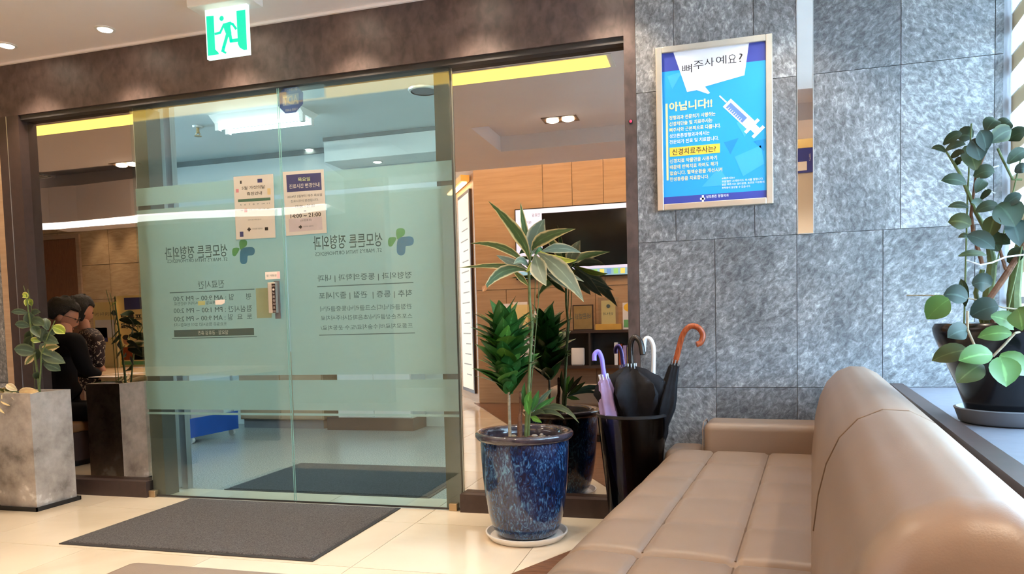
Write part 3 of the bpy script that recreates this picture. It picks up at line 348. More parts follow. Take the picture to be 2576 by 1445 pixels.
50630: [92,[15,30,23,30,23,18,39,18,39,30,47,30,47,-7,15,-7],[23,12,39,12,39,0,23,0],[71,83,79,83,79,35,71,35,71,55,53,55,45,42,30,37,13,43,6,58,13,73,30,79,45,74,53,62,71,62],[30,72,41,68,45,58,41,48,30,44,19,48,14,58,19,68],[64,30,72,30,72,23,76,9,89,-1,85,-7,74,0,68,10,62,0,52,-7,48,-1,60,9,64,23]],
50640: [92,[74,83,82,83,82,-8,74,-8],[64,81,56,81,56,48,45,48,39,68,25,75,11,67,6,44,11,21,25,12,39,20,45,41,56,41,56,-3,64,-3],[25,67,34,61,37,44,34,26,25,20,17,26,14,44,17,61]],
50668: [92,[71,83,79,83,79,-8,71,-8,71,27,49,27,41,16,29,13,13,21,7,44,13,67,29,76,40,72,48,62,71,62],[29,68,19,62,15,44,19,27,29,20,40,27,44,44,40,62],[50,56,71,56,71,34,51,34,51,39,52,44,51,50]],
50669: [92,[19,24,79,24,79,-8,71,-8,71,18,19,18],[79,83,71,83,71,69,48,69,40,75,30,78,13,72,6,56,13,40,30,34,40,36,48,42,71,42,71,29,79,29],[30,71,19,66,14,56,19,45,30,41,41,45,45,56,41,66],[71,63,52,63,53,59,53,56,53,52,52,49,71,49]],
50696: [92,[74,83,82,83,82,-8,74,-8],[64,81,56,81,56,61,42,61,35,71,25,75,11,67,6,44,11,21,25,12,35,16,42,26,56,26,56,-3,64,-3],[25,67,17,61,14,44,17,26,25,20,34,26,37,44,34,61],[56,54,44,54,44,49,45,44,44,38,44,33,56,33]],
50724: [92,[69,70,46,77,22,70,13,53,21,37,42,30,42,11,5,11,5,4,87,4,87,11,50,11,50,30,71,37,79,53],[46,70,28,65,21,53,28,41,46,36,64,41,71,53,64,65]],
50752: [92,[49,71,32,77,15,71,8,56,14,41,28,35,28,19,15,19,4,19,5,12,32,12,61,15,61,21,49,20,36,19,36,35,50,41,56,56],[32,70,21,66,16,56,21,45,32,41,43,45,48,56,43,66],[66,83,74,83,74,45,89,45,89,38,74,38,74,-8,66,-8]],
50808: [92,[52,71,34,77,17,71,10,56,16,41,30,35,30,19,17,19,6,19,7,12,34,12,65,16,65,22,52,20,38,19,38,35,53,41,59,56],[34,70,23,66,18,56,23,45,34,41,46,45,50,56,46,66],[70,83,79,83,79,-8,70,-8]],
50836: [92,[46,77,69,71,79,54,76,43,67,35,67,11,87,11,87,4,5,4,5,11,25,11,25,35,16,43,13,54,22,71],[46,70,28,66,21,54,28,42,46,37,64,42,71,54,64,66],[33,11,33,32,39,31,46,31,52,31,59,32,59,11]],
50857: [92,[46,24,68,20,77,9,68,-3,46,-8,23,-3,15,9,23,20],[46,18,62,16,68,9,62,1,46,-1,29,1,23,9,29,16],[46,81,69,77,78,64,75,56,67,51,67,38,87,38,87,31,5,31,5,38,25,38,25,51,17,56,14,64,23,77],[46,75,29,72,23,64,29,57,46,54,63,57,69,64,63,72],[33,38,33,49,39,48,46,48,52,48,58,49,58,38]],
50868: [92,[46,80,69,75,78,62,69,49,46,44,23,49,14,62,23,75],[46,74,29,71,23,62,29,54,46,51,62,54,69,62,62,71],[5,37,87,37,87,30,51,30,51,12,42,12,42,30,5,30],[15,21,24,21,24,1,78,1,78,-6,15,-6]],
50896: [92,[79,83,71,83,71,29,52,29,52,23,71,23,71,14,79,14],[34,79,50,75,56,63,50,52,34,48,18,52,12,63,18,75],[34,73,24,70,20,63,24,56,34,54,44,56,48,63,44,70],[63,38,63,44,33,41,5,41,6,34,18,34,31,34,31,17,39,17,39,35,51,36],[17,21,26,21,26,1,81,1,81,-6,17,-6]],
50900: [92,[79,83,71,83,71,40,53,40,53,34,71,34,71,29,79,29],[34,81,50,77,56,67,50,57,34,54,18,57,12,67,18,77],[34,75,23,73,19,67,23,62,34,60,44,62,48,67,44,73],[64,46,64,51,33,49,5,49,6,43,17,43,29,43,29,29,38,29,38,43,51,44],[79,26,18,26,18,20,71,20,71,13,19,13,19,-1,19,-7,82,-7,82,-1,27,-1,27,7,79,7]],
51004: [92,[46,77,22,70,13,52,22,34,46,27,69,34,79,52,69,70],[46,70,28,65,21,52,28,39,46,34,64,39,71,52,64,65],[5,11,87,11,87,4,5,4]],
51008: [92,[5,35,87,35,87,28,5,28],[46,80,69,75,78,62,69,48,46,44,23,48,14,62,23,75],[46,73,29,70,23,62,29,53,46,50,63,53,69,62,63,70],[16,20,24,20,24,1,78,1,78,-6,16,-6]],
51012: [92,[46,81,69,77,78,66,69,54,46,50,22,54,14,66,22,77],[46,75,29,72,23,66,29,59,46,56,63,59,69,66,63,72],[5,44,87,44,87,37,5,37],[76,29,15,29,15,23,68,23,68,15,15,15,15,0,15,-7,79,-7,79,0,23,0,23,9,76,9]],
51020: [92,[46,81,69,76,78,64,69,51,46,47,23,51,14,64,23,76],[46,74,29,71,23,64,29,56,46,53,63,56,69,64,63,71],[15,23,15,-7,77,-7,77,23],[69,17,23,17,23,0,69,0],[5,39,87,39,87,32,5,32]],
51032: [92,[34,76,52,70,59,55,52,39,34,34,17,39,10,55,17,70],[34,69,23,65,18,55,23,45,34,41,46,45,50,55,46,65],[70,83,79,83,79,-8,70,-8],[65,16,65,22,34,19,6,19,7,12,34,12]],
51060: [92,[71,83,79,83,79,-8,71,-8],[31,76,15,67,8,44,15,21,31,13,48,21,54,44,48,67],[31,68,20,62,16,44,20,27,31,20,42,27,46,44,42,62]],
51068: [92,[30,79,47,74,54,59,47,45,30,39,14,45,7,59,14,74],[30,73,19,69,15,59,19,50,30,46,41,50,46,59,41,69],[71,83,79,83,79,36,71,36],[79,32,21,32,21,25,71,25,71,16,21,16,21,0,21,-7,82,-7,82,0,29,0,29,10,79,10]],
51080: [92,[71,83,79,83,79,31,71,31],[31,77,48,72,54,56,48,41,31,35,14,41,7,56,14,72],[31,70,19,66,15,56,19,46,31,42,42,46,46,56,42,66],[36,27,28,27,28,22,23,9,9,0,14,-7,24,0,31,10,38,0,48,-7,59,0,65,11,72,0,83,-7,87,0,74,9,69,22,69,27,61,27,61,22,58,11,48,1,39,10,36,22]],
51088: [92,[7,73,56,73,56,67,36,67,36,55,42,34,59,18,54,12,41,23,32,40,22,22,8,10,4,16,20,32,27,55,27,67,7,67],[66,83,75,83,75,46,89,46,89,39,75,39,75,-8,66,-8]],
51089: [92,[16,23,75,23,75,-8,67,-8,67,17,16,17],[7,76,56,76,56,70,36,70,36,66,42,50,58,39,53,32,40,40,32,52,23,39,9,30,5,37,21,48,27,66,27,70,7,70],[67,83,75,83,75,59,89,59,89,52,75,52,75,28,67,28]],
51110: [92,[7,76,55,76,55,69,36,69,36,67,41,51,58,40,54,33,40,41,31,53,23,40,9,31,5,38,21,49,27,67,27,69,7,69],[67,83,75,83,75,61,89,61,89,54,75,54,75,30,67,30],[18,25,77,25,77,19,52,19,61,6,80,-1,77,-8,59,-1,47,10,35,-1,17,-7,14,-1,33,6,43,19,18,19]],
51201: [92,[19,24,79,24,79,-8,71,-8,71,17,19,17],[71,83,79,83,79,29,71,29,71,52,53,52,53,59,71,59],[8,77,56,77,56,70,36,70,36,66,42,50,58,39,54,32,41,40,32,53,24,39,10,30,5,37,22,48,28,66,28,70,8,70]],
51204: [92,[71,83,79,83,79,16,71,16,71,51,53,51,53,58,71,58],[8,75,56,75,56,69,36,69,36,64,42,48,58,37,54,30,41,38,32,50,24,37,10,28,5,35,22,46,28,64,28,69,8,69],[22,22,30,22,30,1,82,1,82,-6,22,-6]],
51208: [92,[71,83,79,83,79,36,71,36,71,56,53,56,53,62,71,62],[8,78,56,78,56,71,36,71,36,69,42,54,58,44,54,37,41,45,32,56,23,43,9,35,5,41,22,53,28,69,28,71,8,71],[79,32,21,32,21,25,71,25,71,16,21,16,21,0,21,-7,83,-7,83,0,30,0,30,10,79,10]],
51216: [92,[21,25,21,-7,79,-7,79,25],[71,19,29,19,29,0,71,0],[71,83,79,83,79,30,71,30,71,53,53,53,53,60,71,60],[8,77,56,77,56,70,36,70,36,67,42,50,58,39,54,33,41,41,32,53,24,39,10,31,5,37,22,49,28,67,28,70,8,70]],
51217: [92,[22,29,30,29,30,18,71,18,71,29,79,29,79,-7,22,-7],[30,12,71,12,71,0,30,0],[71,83,79,83,79,34,71,34,71,54,53,54,53,61,71,61],[8,77,56,77,56,71,36,71,36,68,42,52,58,41,54,34,41,42,32,55,24,41,10,32,5,39,22,50,28,68,28,71,8,71]],
51221: [92,[50,26,72,22,80,9,72,-3,50,-8,28,-3,20,9,28,22],[50,20,34,17,28,9,34,2,50,-1,66,2,72,9,66,17],[71,83,79,83,79,29,71,29,71,52,53,52,53,59,71,59],[8,76,56,76,56,69,36,69,36,66,42,50,58,39,54,32,41,40,32,53,24,39,10,30,5,36,22,48,28,66,28,69,8,69]],
51452: [92,[13,77,79,77,79,70,50,70,60,54,82,45,79,39,59,46,46,60,33,46,13,39,10,45,31,54,41,70,13,70],[5,31,87,31,87,24,50,24,50,-8,42,-8,42,24,5,24]],
51460: [92,[87,45,5,45,5,38,42,38,42,29,15,29,15,23,68,23,68,15,15,15,15,0,15,-7,79,-7,79,0,23,0,23,9,76,9,76,29,50,29,50,38,87,38],[12,80,79,80,79,73,51,73,61,61,82,56,80,49,59,55,46,66,33,55,12,49,9,56,31,61,41,73,12,73]],
51613: [92,[5,40,87,40,87,33,5,33],[46,25,68,21,77,9,68,-3,46,-8,23,-3,15,9,23,21],[46,19,62,16,68,9,62,2,46,-1,29,2,23,9,29,16],[12,78,79,78,79,71,51,71,61,58,82,52,79,45,59,51,46,64,33,51,12,45,10,52,31,58,41,71,12,71]],
51648: [92,[71,83,79,83,79,-8,71,-8],[8,73,58,73,58,67,37,67,37,55,44,33,61,18,57,12,43,23,33,39,24,22,10,10,5,16,22,32,29,55,29,67,8,67]],
51652: [92,[71,83,79,83,79,16,71,16],[21,23,29,23,29,1,82,1,82,-6,21,-6],[8,75,58,75,58,68,38,68,38,64,44,47,60,36,56,29,42,37,34,50,25,36,11,28,6,34,23,46,29,64,29,68,8,68]],
52264: [92,[27,81,35,81,35,67,55,67,55,60,35,60,35,53,41,33,57,18,53,11,40,22,31,38,22,21,9,10,4,16,21,31,27,53,27,60,7,60,7,67,27,67],[66,83,75,83,75,46,89,46,89,39,75,39,75,-8,66,-8]],
52280: [92,[18,25,18,-7,75,-7,75,25],[67,18,27,18,27,0,67,0],[28,83,36,83,36,72,56,72,56,65,36,65,36,64,42,49,58,39,54,33,40,40,32,51,23,39,9,31,5,37,21,48,28,64,28,65,8,65,8,72,28,72],[67,83,75,83,75,60,89,60,89,53,75,53,75,29,67,29]],
52377: [92,[19,23,79,23,79,-8,71,-8,71,16,19,16],[28,83,36,83,36,72,56,72,56,65,36,65,36,63,42,47,58,37,55,30,41,38,32,50,23,37,9,29,5,35,21,46,28,63,28,65,8,65,8,72,28,72],[71,83,79,83,79,28,71,28,71,49,53,49,53,56,71,56]],
52488: [92,[42,81,50,81,50,68,79,68,79,62,50,62,60,44,82,34,79,28,59,35,46,49,33,35,13,28,10,34,32,44,42,62,13,62,13,68,42,68],[42,31,50,31,50,11,87,11,87,4,5,4,5,11,42,11]],
52628: [92,[5,28,87,28,87,21,50,21,50,-8,42,-8,42,21,5,21],[42,83,50,83,50,72,79,72,79,65,50,65,60,50,82,42,79,35,59,41,46,54,33,41,13,35,10,42,32,50,42,65,13,65,13,72,42,72]],
52768: [92,[5,11,87,11,87,4,5,4],[42,81,50,81,50,68,79,68,79,61,50,61,60,43,82,32,79,26,59,34,46,48,33,34,13,26,10,32,32,43,42,61,13,61,13,68,42,68]],
52824: [92,[71,83,79,83,79,-8,71,-8],[30,81,38,81,38,67,59,67,59,60,38,60,38,53,45,32,62,18,57,11,44,22,34,38,25,21,11,10,7,16,23,31,30,53,30,60,9,60,9,67,30,67]],
52897: [92,[22,29,30,29,30,18,73,18,73,29,81,29,81,-7,22,-7],[30,12,73,12,73,0,30,0],[10,77,45,77,37,49,10,30,6,36,22,44,32,55,7,52,6,59,35,61,36,65,37,70,10,70],[81,83,73,83,73,61,61,61,61,81,54,81,54,33,61,33,61,54,73,54,73,32,81,32]],
53020: [92,[71,83,79,83,79,-8,71,-8,71,26,47,26,47,33,71,33,71,51,48,51,35,27,10,7,5,14,25,27,37,44,7,41,5,48,40,51,41,58,42,67,10,67,10,73,51,73,50,65,49,57,71,57]],
53356: [92,[5,12,87,12,87,5,5,5],[15,74,77,74,77,62,76,42,73,18,65,19,67,31,68,42,14,39,12,46,68,48,69,55,69,62,69,67,15,67]],
53364: [92,[76,78,15,78,15,72,68,72,68,63,13,61,14,55,68,57,67,52,66,46,5,46,5,39,87,39,87,46,74,46,76,60,76,72],[77,31,15,31,15,24,69,24,69,16,15,16,15,0,15,-7,80,-7,80,0,23,0,23,9,77,9]],
53441: [92,[16,23,75,23,75,-8,67,-8,67,17,16,17],[9,77,9,33,16,33,39,33,57,35,56,42,39,40,17,39,17,52,49,52,49,58,17,58,17,70,50,70,50,77],[67,83,75,83,75,59,89,59,89,52,75,52,75,28,67,28]],
53552: [92,[79,83,71,83,71,49,53,49,53,42,71,42,71,-8,79,-8],[9,74,9,14,16,14,38,14,57,17,56,23,38,21,17,21,17,42,47,42,47,49,17,49,17,68,51,68,51,74]],
53580: [92,[74,83,82,83,82,-8,74,-8],[56,81,63,81,63,-3,56,-3,56,42,43,42,43,48,56,48],[8,72,8,14,14,14,32,14,47,16,46,23,33,21,16,21,16,41,38,41,38,47,16,47,16,65,42,65,42,72]],
53664: [92,[16,75,16,29,42,29,42,10,5,10,5,4,87,4,87,10,50,10,50,29,78,29,78,36,24,36,24,49,75,49,75,56,24,56,24,69,77,69,77,75]],
53685: [92,[46,21,69,18,77,7,69,-4,46,-8,23,-4,15,7,23,18],[46,15,63,13,68,7,63,1,46,-1,29,1,23,7,29,13],[16,80,16,44,42,44,42,35,5,35,5,28,87,28,87,35,50,35,50,44,77,44,77,50,24,50,24,59,74,59,74,65,24,65,24,74,77,74,77,80]],
53948: [92,[5,33,87,33,87,26,5,26],[16,19,24,19,24,1,78,1,78,-6,16,-6],[16,79,16,41,77,41,77,48,24,48,24,57,74,57,74,64,24,64,24,73,77,73,77,79]],
54028: [92,[56,73,6,73,6,66,16,66,16,22,4,22,5,15,32,15,61,18,61,24,54,23,47,23,47,66,56,66],[24,66,24,22,39,22,39,66],[66,83,75,83,75,47,89,47,89,40,75,40,75,-8,66,-8]],
54217: [92,[50,25,72,21,80,9,72,-3,50,-8,28,-3,20,9,28,21],[50,19,34,16,28,9,34,1,50,-1,66,1,72,9,66,16],[71,83,79,83,79,27,71,27,71,44,56,44,56,50,71,50,71,60,56,60,56,67,71,67],[55,76,8,76,8,69,17,69,17,39,5,39,6,32,31,33,59,35,58,42,52,41,46,40,46,69,55,69],[25,69,25,39,38,40,38,69]],
54252: [92,[79,74,12,74,12,67,26,67,26,38,12,38,12,31,42,31,42,10,5,10,5,3,87,3,87,10,50,10,50,31,79,31,79,38,65,38,65,67,79,67],[35,67,35,38,57,38,57,67]],
54532: [92,[5,11,87,11,87,4,5,4],[79,74,12,74,12,67,26,67,26,35,12,35,12,29,79,29,79,35,65,35,65,67,79,67],[35,67,35,35,57,35,57,67]],
54616: [92,[32,54,47,48,54,33,47,18,32,12,16,18,10,33,16,48],[32,47,21,43,17,33,21,23,32,19,42,23,46,33,42,43],[66,83,75,83,75,46,89,46,89,39,75,39,75,-8,66,-8],[27,82,36,82,36,68,58,68,58,61,5,61,5,68,27,68]],
54617: [92,[32,62,48,57,54,45,48,34,32,29,16,34,10,45,16,57],[32,55,22,53,18,45,22,38,32,36,42,38,46,45,42,53],[16,21,75,21,75,-8,67,-8,67,14,16,14],[28,83,36,83,36,73,59,73,59,66,5,66,5,73,28,73],[67,83,75,83,75,58,89,58,89,51,75,51,75,26,67,26]],
54620: [92,[32,60,48,55,54,43,48,31,32,26,16,31,10,43,16,55],[32,54,22,51,18,43,22,36,32,33,42,36,46,43,42,51],[67,83,75,83,75,53,89,53,89,46,75,46,75,15,67,15],[19,20,27,20,27,1,79,1,79,-6,19,-6],[28,83,36,83,36,72,59,72,59,65,5,65,5,72,28,72]],
54624: [92,[32,64,48,60,54,49,48,38,32,34,16,38,10,49,16,60],[32,58,22,56,18,49,22,43,32,41,42,43,46,49,42,56],[67,83,75,83,75,61,89,61,89,54,75,54,75,33,67,33],[75,28,18,28,18,22,67,22,67,14,18,14,18,0,18,-7,78,-7,78,0,26,0,26,8,75,8],[28,84,36,84,36,75,59,75,59,68,5,68,5,75,28,75]],
54633: [92,[18,26,27,26,27,17,67,17,67,26,75,26,75,-7,18,-7],[27,10,67,10,67,0,27,0],[32,62,48,58,54,47,48,35,32,31,16,35,10,47,16,58],[32,56,22,54,18,47,22,40,32,37,42,40,46,47,42,54],[67,83,75,83,75,60,89,60,89,53,75,53,75,30,67,30],[28,84,36,84,36,73,59,73,59,67,5,67,5,73,28,73]],
54637: [92,[47,24,68,20,76,8,68,-3,47,-8,25,-3,17,8,25,20],[47,17,31,15,26,8,31,1,47,-1,62,1,68,8,62,15],[32,61,48,57,54,45,48,34,32,29,16,34,10,45,16,57],[32,55,22,52,18,45,22,38,32,36,42,38,46,45,42,52],[67,83,75,83,75,58,89,58,89,51,75,51,75,24,67,24],[28,83,36,83,36,73,59,73,59,66,5,66,5,73,28,73]],
54644: [92,[27,54,41,49,47,34,41,19,27,13,13,19,8,34,13,49],[27,47,19,44,15,34,19,24,27,20,36,24,39,34,36,44],[23,80,31,80,31,67,50,67,50,60,5,60,5,67,23,67],[82,83,74,83,74,45,62,45,62,81,54,81,54,-3,62,-3,62,38,74,38,74,-8,82,-8]],
54665: [92,[28,61,41,56,47,45,41,34,28,30,14,34,8,45,14,56],[28,54,19,52,16,45,19,38,28,36,36,38,39,45,36,52],[52,24,74,20,82,8,74,-4,52,-8,29,-4,21,8,29,20],[52,18,35,15,30,8,35,1,52,-1,68,1,73,8,68,15],[81,83,73,83,73,58,62,58,62,81,54,81,54,29,62,29,62,51,73,51,73,26,81,26],[23,82,32,82,32,72,50,72,50,65,5,65,5,72,23,72]],
54792: [92,[31,64,46,60,51,49,46,37,31,33,16,37,10,49,16,60],[31,58,22,55,18,49,22,42,31,39,40,42,43,49,40,55],[27,84,35,84,35,75,56,75,56,68,5,68,5,75,27,75],[71,83,79,83,79,32,71,32,71,40,56,40,56,47,71,47,71,56,56,56,56,63,71,63],[79,28,21,28,21,22,71,22,71,14,21,14,21,0,21,-7,82,-7,82,0,30,0,30,8,79,8]],
54805: [92,[31,61,45,57,51,45,45,32,31,28,16,32,10,45,16,57],[31,55,22,52,18,45,22,37,31,34,40,37,44,45,40,52],[50,23,72,19,80,8,72,-4,50,-8,28,-4,20,8,28,19],[50,17,34,14,28,8,34,1,50,-1,65,1,71,8,65,14],[27,84,35,84,35,73,56,73,56,66,5,66,5,73,27,73],[71,83,79,83,79,24,71,24,71,37,56,37,56,43,71,43,71,54,56,54,56,61,71,61]],
54840: [92,[46,57,67,52,75,39,69,27,50,22,50,10,87,10,87,3,5,3,5,10,42,10,42,22,23,27,16,39,24,52],[46,50,30,47,25,39,30,32,46,29,61,32,67,39,61,47],[42,81,50,81,50,69,83,69,83,63,9,63,9,69,42,69]],
54868: [92,[33,60,48,55,54,43,49,32,37,27,37,17,49,18,61,19,62,13,32,10,5,9,4,16,16,16,28,17,28,27,16,32,11,43,17,55],[33,53,23,50,19,43,23,36,33,33,42,36,46,43,42,50],[66,83,75,83,75,44,89,44,89,37,75,37,75,-8,66,-8],[28,83,37,83,37,72,60,72,60,65,6,65,6,72,28,72]],
54872: [92,[33,64,48,60,54,50,49,41,37,36,37,30,49,31,61,32,62,26,32,23,6,22,5,29,16,29,29,29,29,36,16,41,12,50,17,60],[33,58,23,56,20,50,23,44,33,42,42,44,46,50,42,56],[67,83,75,83,75,51,88,51,88,44,75,44,75,12,67,12],[18,17,26,17,26,1,78,1,78,-6,18,-6],[29,83,37,83,37,74,59,74,59,68,7,68,7,74,29,74]],
55092: [92,[46,61,67,57,75,46,67,35,46,31,24,35,16,46,24,57],[46,55,30,52,25,46,30,40,46,37,61,40,67,46,61,52],[5,25,87,25,87,18,66,18,66,-8,57,-8,57,18,35,18,35,-8,26,-8,26,18,5,18],[42,83,50,83,50,73,82,73,82,66,9,66,9,73,42,73]]}

TS = bpy.data.scenes.new('lettering_bench')            # scratch scene for turning lettering into meshes, removed at the end
# ------------------------------------------------------------------ mesh helpers
class MB:
    def __init__(s): s.v = []; s.f = []; s.uv = {}
    def add(s, vs, fs):
        n = len(s.v); s.v += [Vector(v) for v in vs]; s.f += [tuple(i+n for i in f) for f in fs]; return s
    def box(s, a, b):
        x0, y0, z0 = (min(a[i], b[i]) for i in range(3)); x1, y1, z1 = (max(a[i], b[i]) for i in range(3))
        return s.add([(x0,y0,z0),(x1,y0,z0),(x1,y1,z0),(x0,y1,z0),(x0,y0,z1),(x1,y0,z1),(x1,y1,z1),(x0,y1,z1)],
                     [(0,3,2,1),(4,5,6,7),(0,1,5,4),(1,2,6,5),(2,3,7,6),(3,0,4,7)])
    def prism(s, pts, h):                            # polygon of 3D points pushed along vector h
        n = len(pts); h = Vector(h); P = [Vector(p) for p in pts]
        return s.add(P+[p+h for p in P], [tuple(range(n))[::-1], tuple(range(n, 2*n))]+[(i, (i+1) % n, (i+1) % n+n, i+n) for i in range(n)])
    def tube(s, pts, r, n=8, cap=True):
        P = [Vector(p) for p in pts]; R = r if isinstance(r, (list, tuple)) else [r]*len(P)
        vs = []; fs = []; ref = Vector((.31, .17, .93))
        for i, p in enumerate(P):
            t = (P[min(i+1, len(P)-1)]-P[max(i-1, 0)]).normalized()
            if abs(t.dot(ref)) > .97: ref = Vector((.9, .3, .1))
            u = (ref - t*t.dot(ref)).normalized(); w = t.cross(u); ref = u
            for k in range(n):
                a = 2*PI*k/n; vs.append(p+(u*math.cos(a)+w*math.sin(a))*R[i])
        for i in range(len(P)-1):
            for k in range(n): fs.append((i*n+k, i*n+(k+1) % n, (i+1)*n+(k+1) % n, (i+1)*n+k))
        if cap: fs.append(tuple(range(n))[::-1]); fs.append(tuple(range((len(P)-1)*n, len(P)*n)))
        return s.add(vs, fs)
    def lathe(s, prof, c=(0,0,0), n=40, axis='z', capb=True, capt=False):
        c = Vector(c); vs = []; fs = []
        for r, z in prof:
            for k in range(n):
                a = 2*PI*k/n; vs.append(c+Vector((r*math.cos(a), r*math.sin(a), z)))
        for i in range(len(prof)-1):
            for k in range(n): fs.append((i*n+k, i*n+(k+1) % n, (i+1)*n+(k+1) % n, (i+1)*n+k))
        if capb: fs.append(tuple(range(n))[::-1])
        if capt: fs.append(tuple(range((len(prof)-1)*n, len(prof)*n)))
        return s.add(vs, fs)
    def grid(s, nu, nv, fn, close=False):
        vs = [fn(i/nu, j/nv) for i in range(nu+1) for j in range(nv+1)]
        fs = [(i*(nv+1)+j, i*(nv+1)+j+1, (i+1)*(nv+1)+j+1, (i+1)*(nv+1)+j) for i in range(nu) for j in range(nv)]
        return s.add(vs, fs)
    def ball(s, c, rx, ry=None, rz=None, nu=14, nv=10, rot=None):
        ry = ry or rx; rz = rz or rx; c = Vector(c); vs = [ ]; fs = []
        for j in range(nv+1):
            t = PI*j/nv
            for k in range(nu):
                a = 2*PI*k/nu; v = Vector((rx*math.sin(t)*math.cos(a), ry*math.sin(t)*math.sin(a), -rz*math.cos(t)))
                vs.append(c+((rot @ v) if rot else v))
        for j in range(nv):
            for k in range(nu): fs.append((j*nu+k, j*nu+(k+1) % nu, (j+1)*nu+(k+1) % nu, (j+1)*nu+k))
        return s.add(vs, fs)
    def rbox(s, a, b, r, seg=4):
        bm = bmesh.new(); bmesh.ops.create_cube(bm, size=1)
        a = Vector(a); b = Vector(b)
        for v in bm.verts: v.co = Vector([(a[i]+b[i])/2+v.co[i]*abs(b[i]-a[i]) for i in range(3)])
        bmesh.ops.bevel(bm, geom=bm.edges[:], offset=r, segments=seg, profile=.5, affect='EDGES', clamp_overlap=True)
        bm.verts.index_update()
        s.add([v.co.copy() for v in bm.verts], [tuple(v.index for v in f.verts) for f in bm.faces]); bm.free(); return s
def clean(me):
    bm = bmesh.new(); bm.from_mesh(me); bmesh.ops.remove_doubles(bm, verts=bm.verts, dist=1e-6); bmesh.ops.recalc_face_normals(bm, faces=bm.faces); bm.to_mesh(me); bm.free()
def put(o, parent):
    if parent is not None:
        o.parent = parent; o.matrix_parent_inverse = Matrix.Identity(4)
        o.location = o.location - Vector(parent['_w'])
    return o
def obj(name, mb, mt, parent=None, smooth=False, xf=None, centre=True):
    V = [Vector(v) for v in mb.v]
    if xf is not None: V = [xf @ v for v in V]
    lo = Vector([min(v[i] for v in V) for i in range(3)]); hi = Vector([max(v[i] for v in V) for i in range(3)])
    c = Vector(((lo.x+hi.x)/2, (lo.y+hi.y)/2, lo.z)) if centre else Vector((0, 0, 0))
    me = bpy.data.meshes.new(name); me.from_pydata([v-c for v in V], [], mb.f); clean(me)
    if smooth:
        me.polygons.foreach_set('use_smooth', [True]*len(me.polygons))
        try: me.set_sharp_from_angle(angle=math.radians(smooth if smooth > 1 else 40))
        except Exception: pass
    me.materials.append(M[mt] if isinstance(mt, str) else mt)
    o = bpy.data.objects.new(name, me); COL.objects.link(o); o.location = c; o['_w'] = tuple(c)
    return put(o, parent)
def tag(o, label, cat, group=None):
    o['label'] = label; o['category'] = cat
    if group: o['group'] = group
    return o
def thing(name, label, cat, loc, group=None):
    o = bpy.data.objects.new(name, None); COL.objects.link(o); o.location = loc; o['_w'] = tuple(loc); o.empty_display_size = .05
    return tag(o, label, cat, group)
def struct(name, mb, mt, label=None, parent=None, smooth=False):
    o = obj(name, mb, mt, parent, smooth)
    if parent is None: o['kind'] = 'structure'
    if label: o['label'] = label
    return o
def empty_struct(name, loc, label=None):
    o = bpy.data.objects.new(name, None); COL.objects.link(o); o.location = loc; o['_w'] = tuple(loc); o['kind'] = 'structure'
    if label: o['label'] = label
    return o
def text(name, s, a, b, h, mt, parent, up=(0, 0, 1), lift=0.0, bold=0.0, slant=0.0):
    """flat lettering whose ink runs from point a to point b, h high"""
    cu = bpy.data.curves.new(name, 'CURVE'); cu.dimensions = '2D'; cu.fill_mode = 'BOTH'; cu.offset = bold; cx = 0
    for ch in s:
        gl = GLYPHS.get(ord(ch), [28]); adv = gl[0]/100
        for lp in gl[1:]:
            pts = [(cx+lp[k]/100, lp[k+1]/100) for k in range(0, len(lp), 2)]
            sp = cu.splines.new('POLY'); sp.points.add(len(pts)-1); sp.use_cyclic_u = True
            for q, (px_, py_) in zip(sp.points, pts): q.co = (px_, py_, 0, 1)
        cx += adv
    t = bpy.data.objects.new(name, cu); TS.collection.objects.link(t); TS.view_layers[0].update()
    me = bpy.data.meshes.new_from_object(t.evaluated_get(TS.view_layers[0].depsgraph)); bpy.data.objects.remove(t)
    if not me.vertices: return None
    a = Vector(a); b = Vector(b); x = (b-a); wl = x.length; x.normalize(); up = Vector(up); up = (up-x*up.dot(x)).normalized(); nrm = x.cross(up)
    xs = [v.co.x for v in me.vertices]; ys = [v.co.y for v in me.vertices]; x0, x1, y0, y1 = min(xs), max(xs), min(ys), max(ys)
    c = (a+b)/2
    for v in me.vertices:
        u = (v.co.x-x0)/(x1-x0)*wl; w = ((v.co.y-y0)/(y1-y0)-.5)*h
        v.co = a + x*(u+slant*w) + up*w + nrm*lift - c
    me.materials.clear(); me.materials.append(M[mt] if isinstance(mt, str) else mt)
    o = bpy.data.objects.new(name, me); COL.objects.link(o); o.location = c; o['_w'] = tuple(c)
    return put(o, parent)
def light(name, kind, loc, energy, col, parent=None, **k):
    ld = bpy.data.lights.new(name, kind); ld.energy = energy; ld.color = col
    rot = k.pop('rot', (0, 0, 0))
    for a, v in k.items(): setattr(ld, a, v)
    o = bpy.data.objects.new(name, ld); COL.objects.link(o); o.location = loc; o.rotation_euler = rot; o['_w'] = tuple(loc)
    return put(o, parent)
# ------------------------------------------------------------------ lights of the place that are not tied to a fixture: daylight through the side window
AW = math.radians(6.5)
def wx(Y): return 1.05 + .114*Y                    # the window side runs slightly askew to the glass front
light('window_portal', 'AREA', (wx(-1.17)+.12, -1.17, 1.4), 1, (1, 1, 1), shape='RECTANGLE', size=2.3, size_y=1.7, rot=(PI/2, 0, PI/2-AW))
bpy.data.objects['window_portal'].data.cycles.is_portal = True

CZ = 2.37                                           # ceiling over the entrance
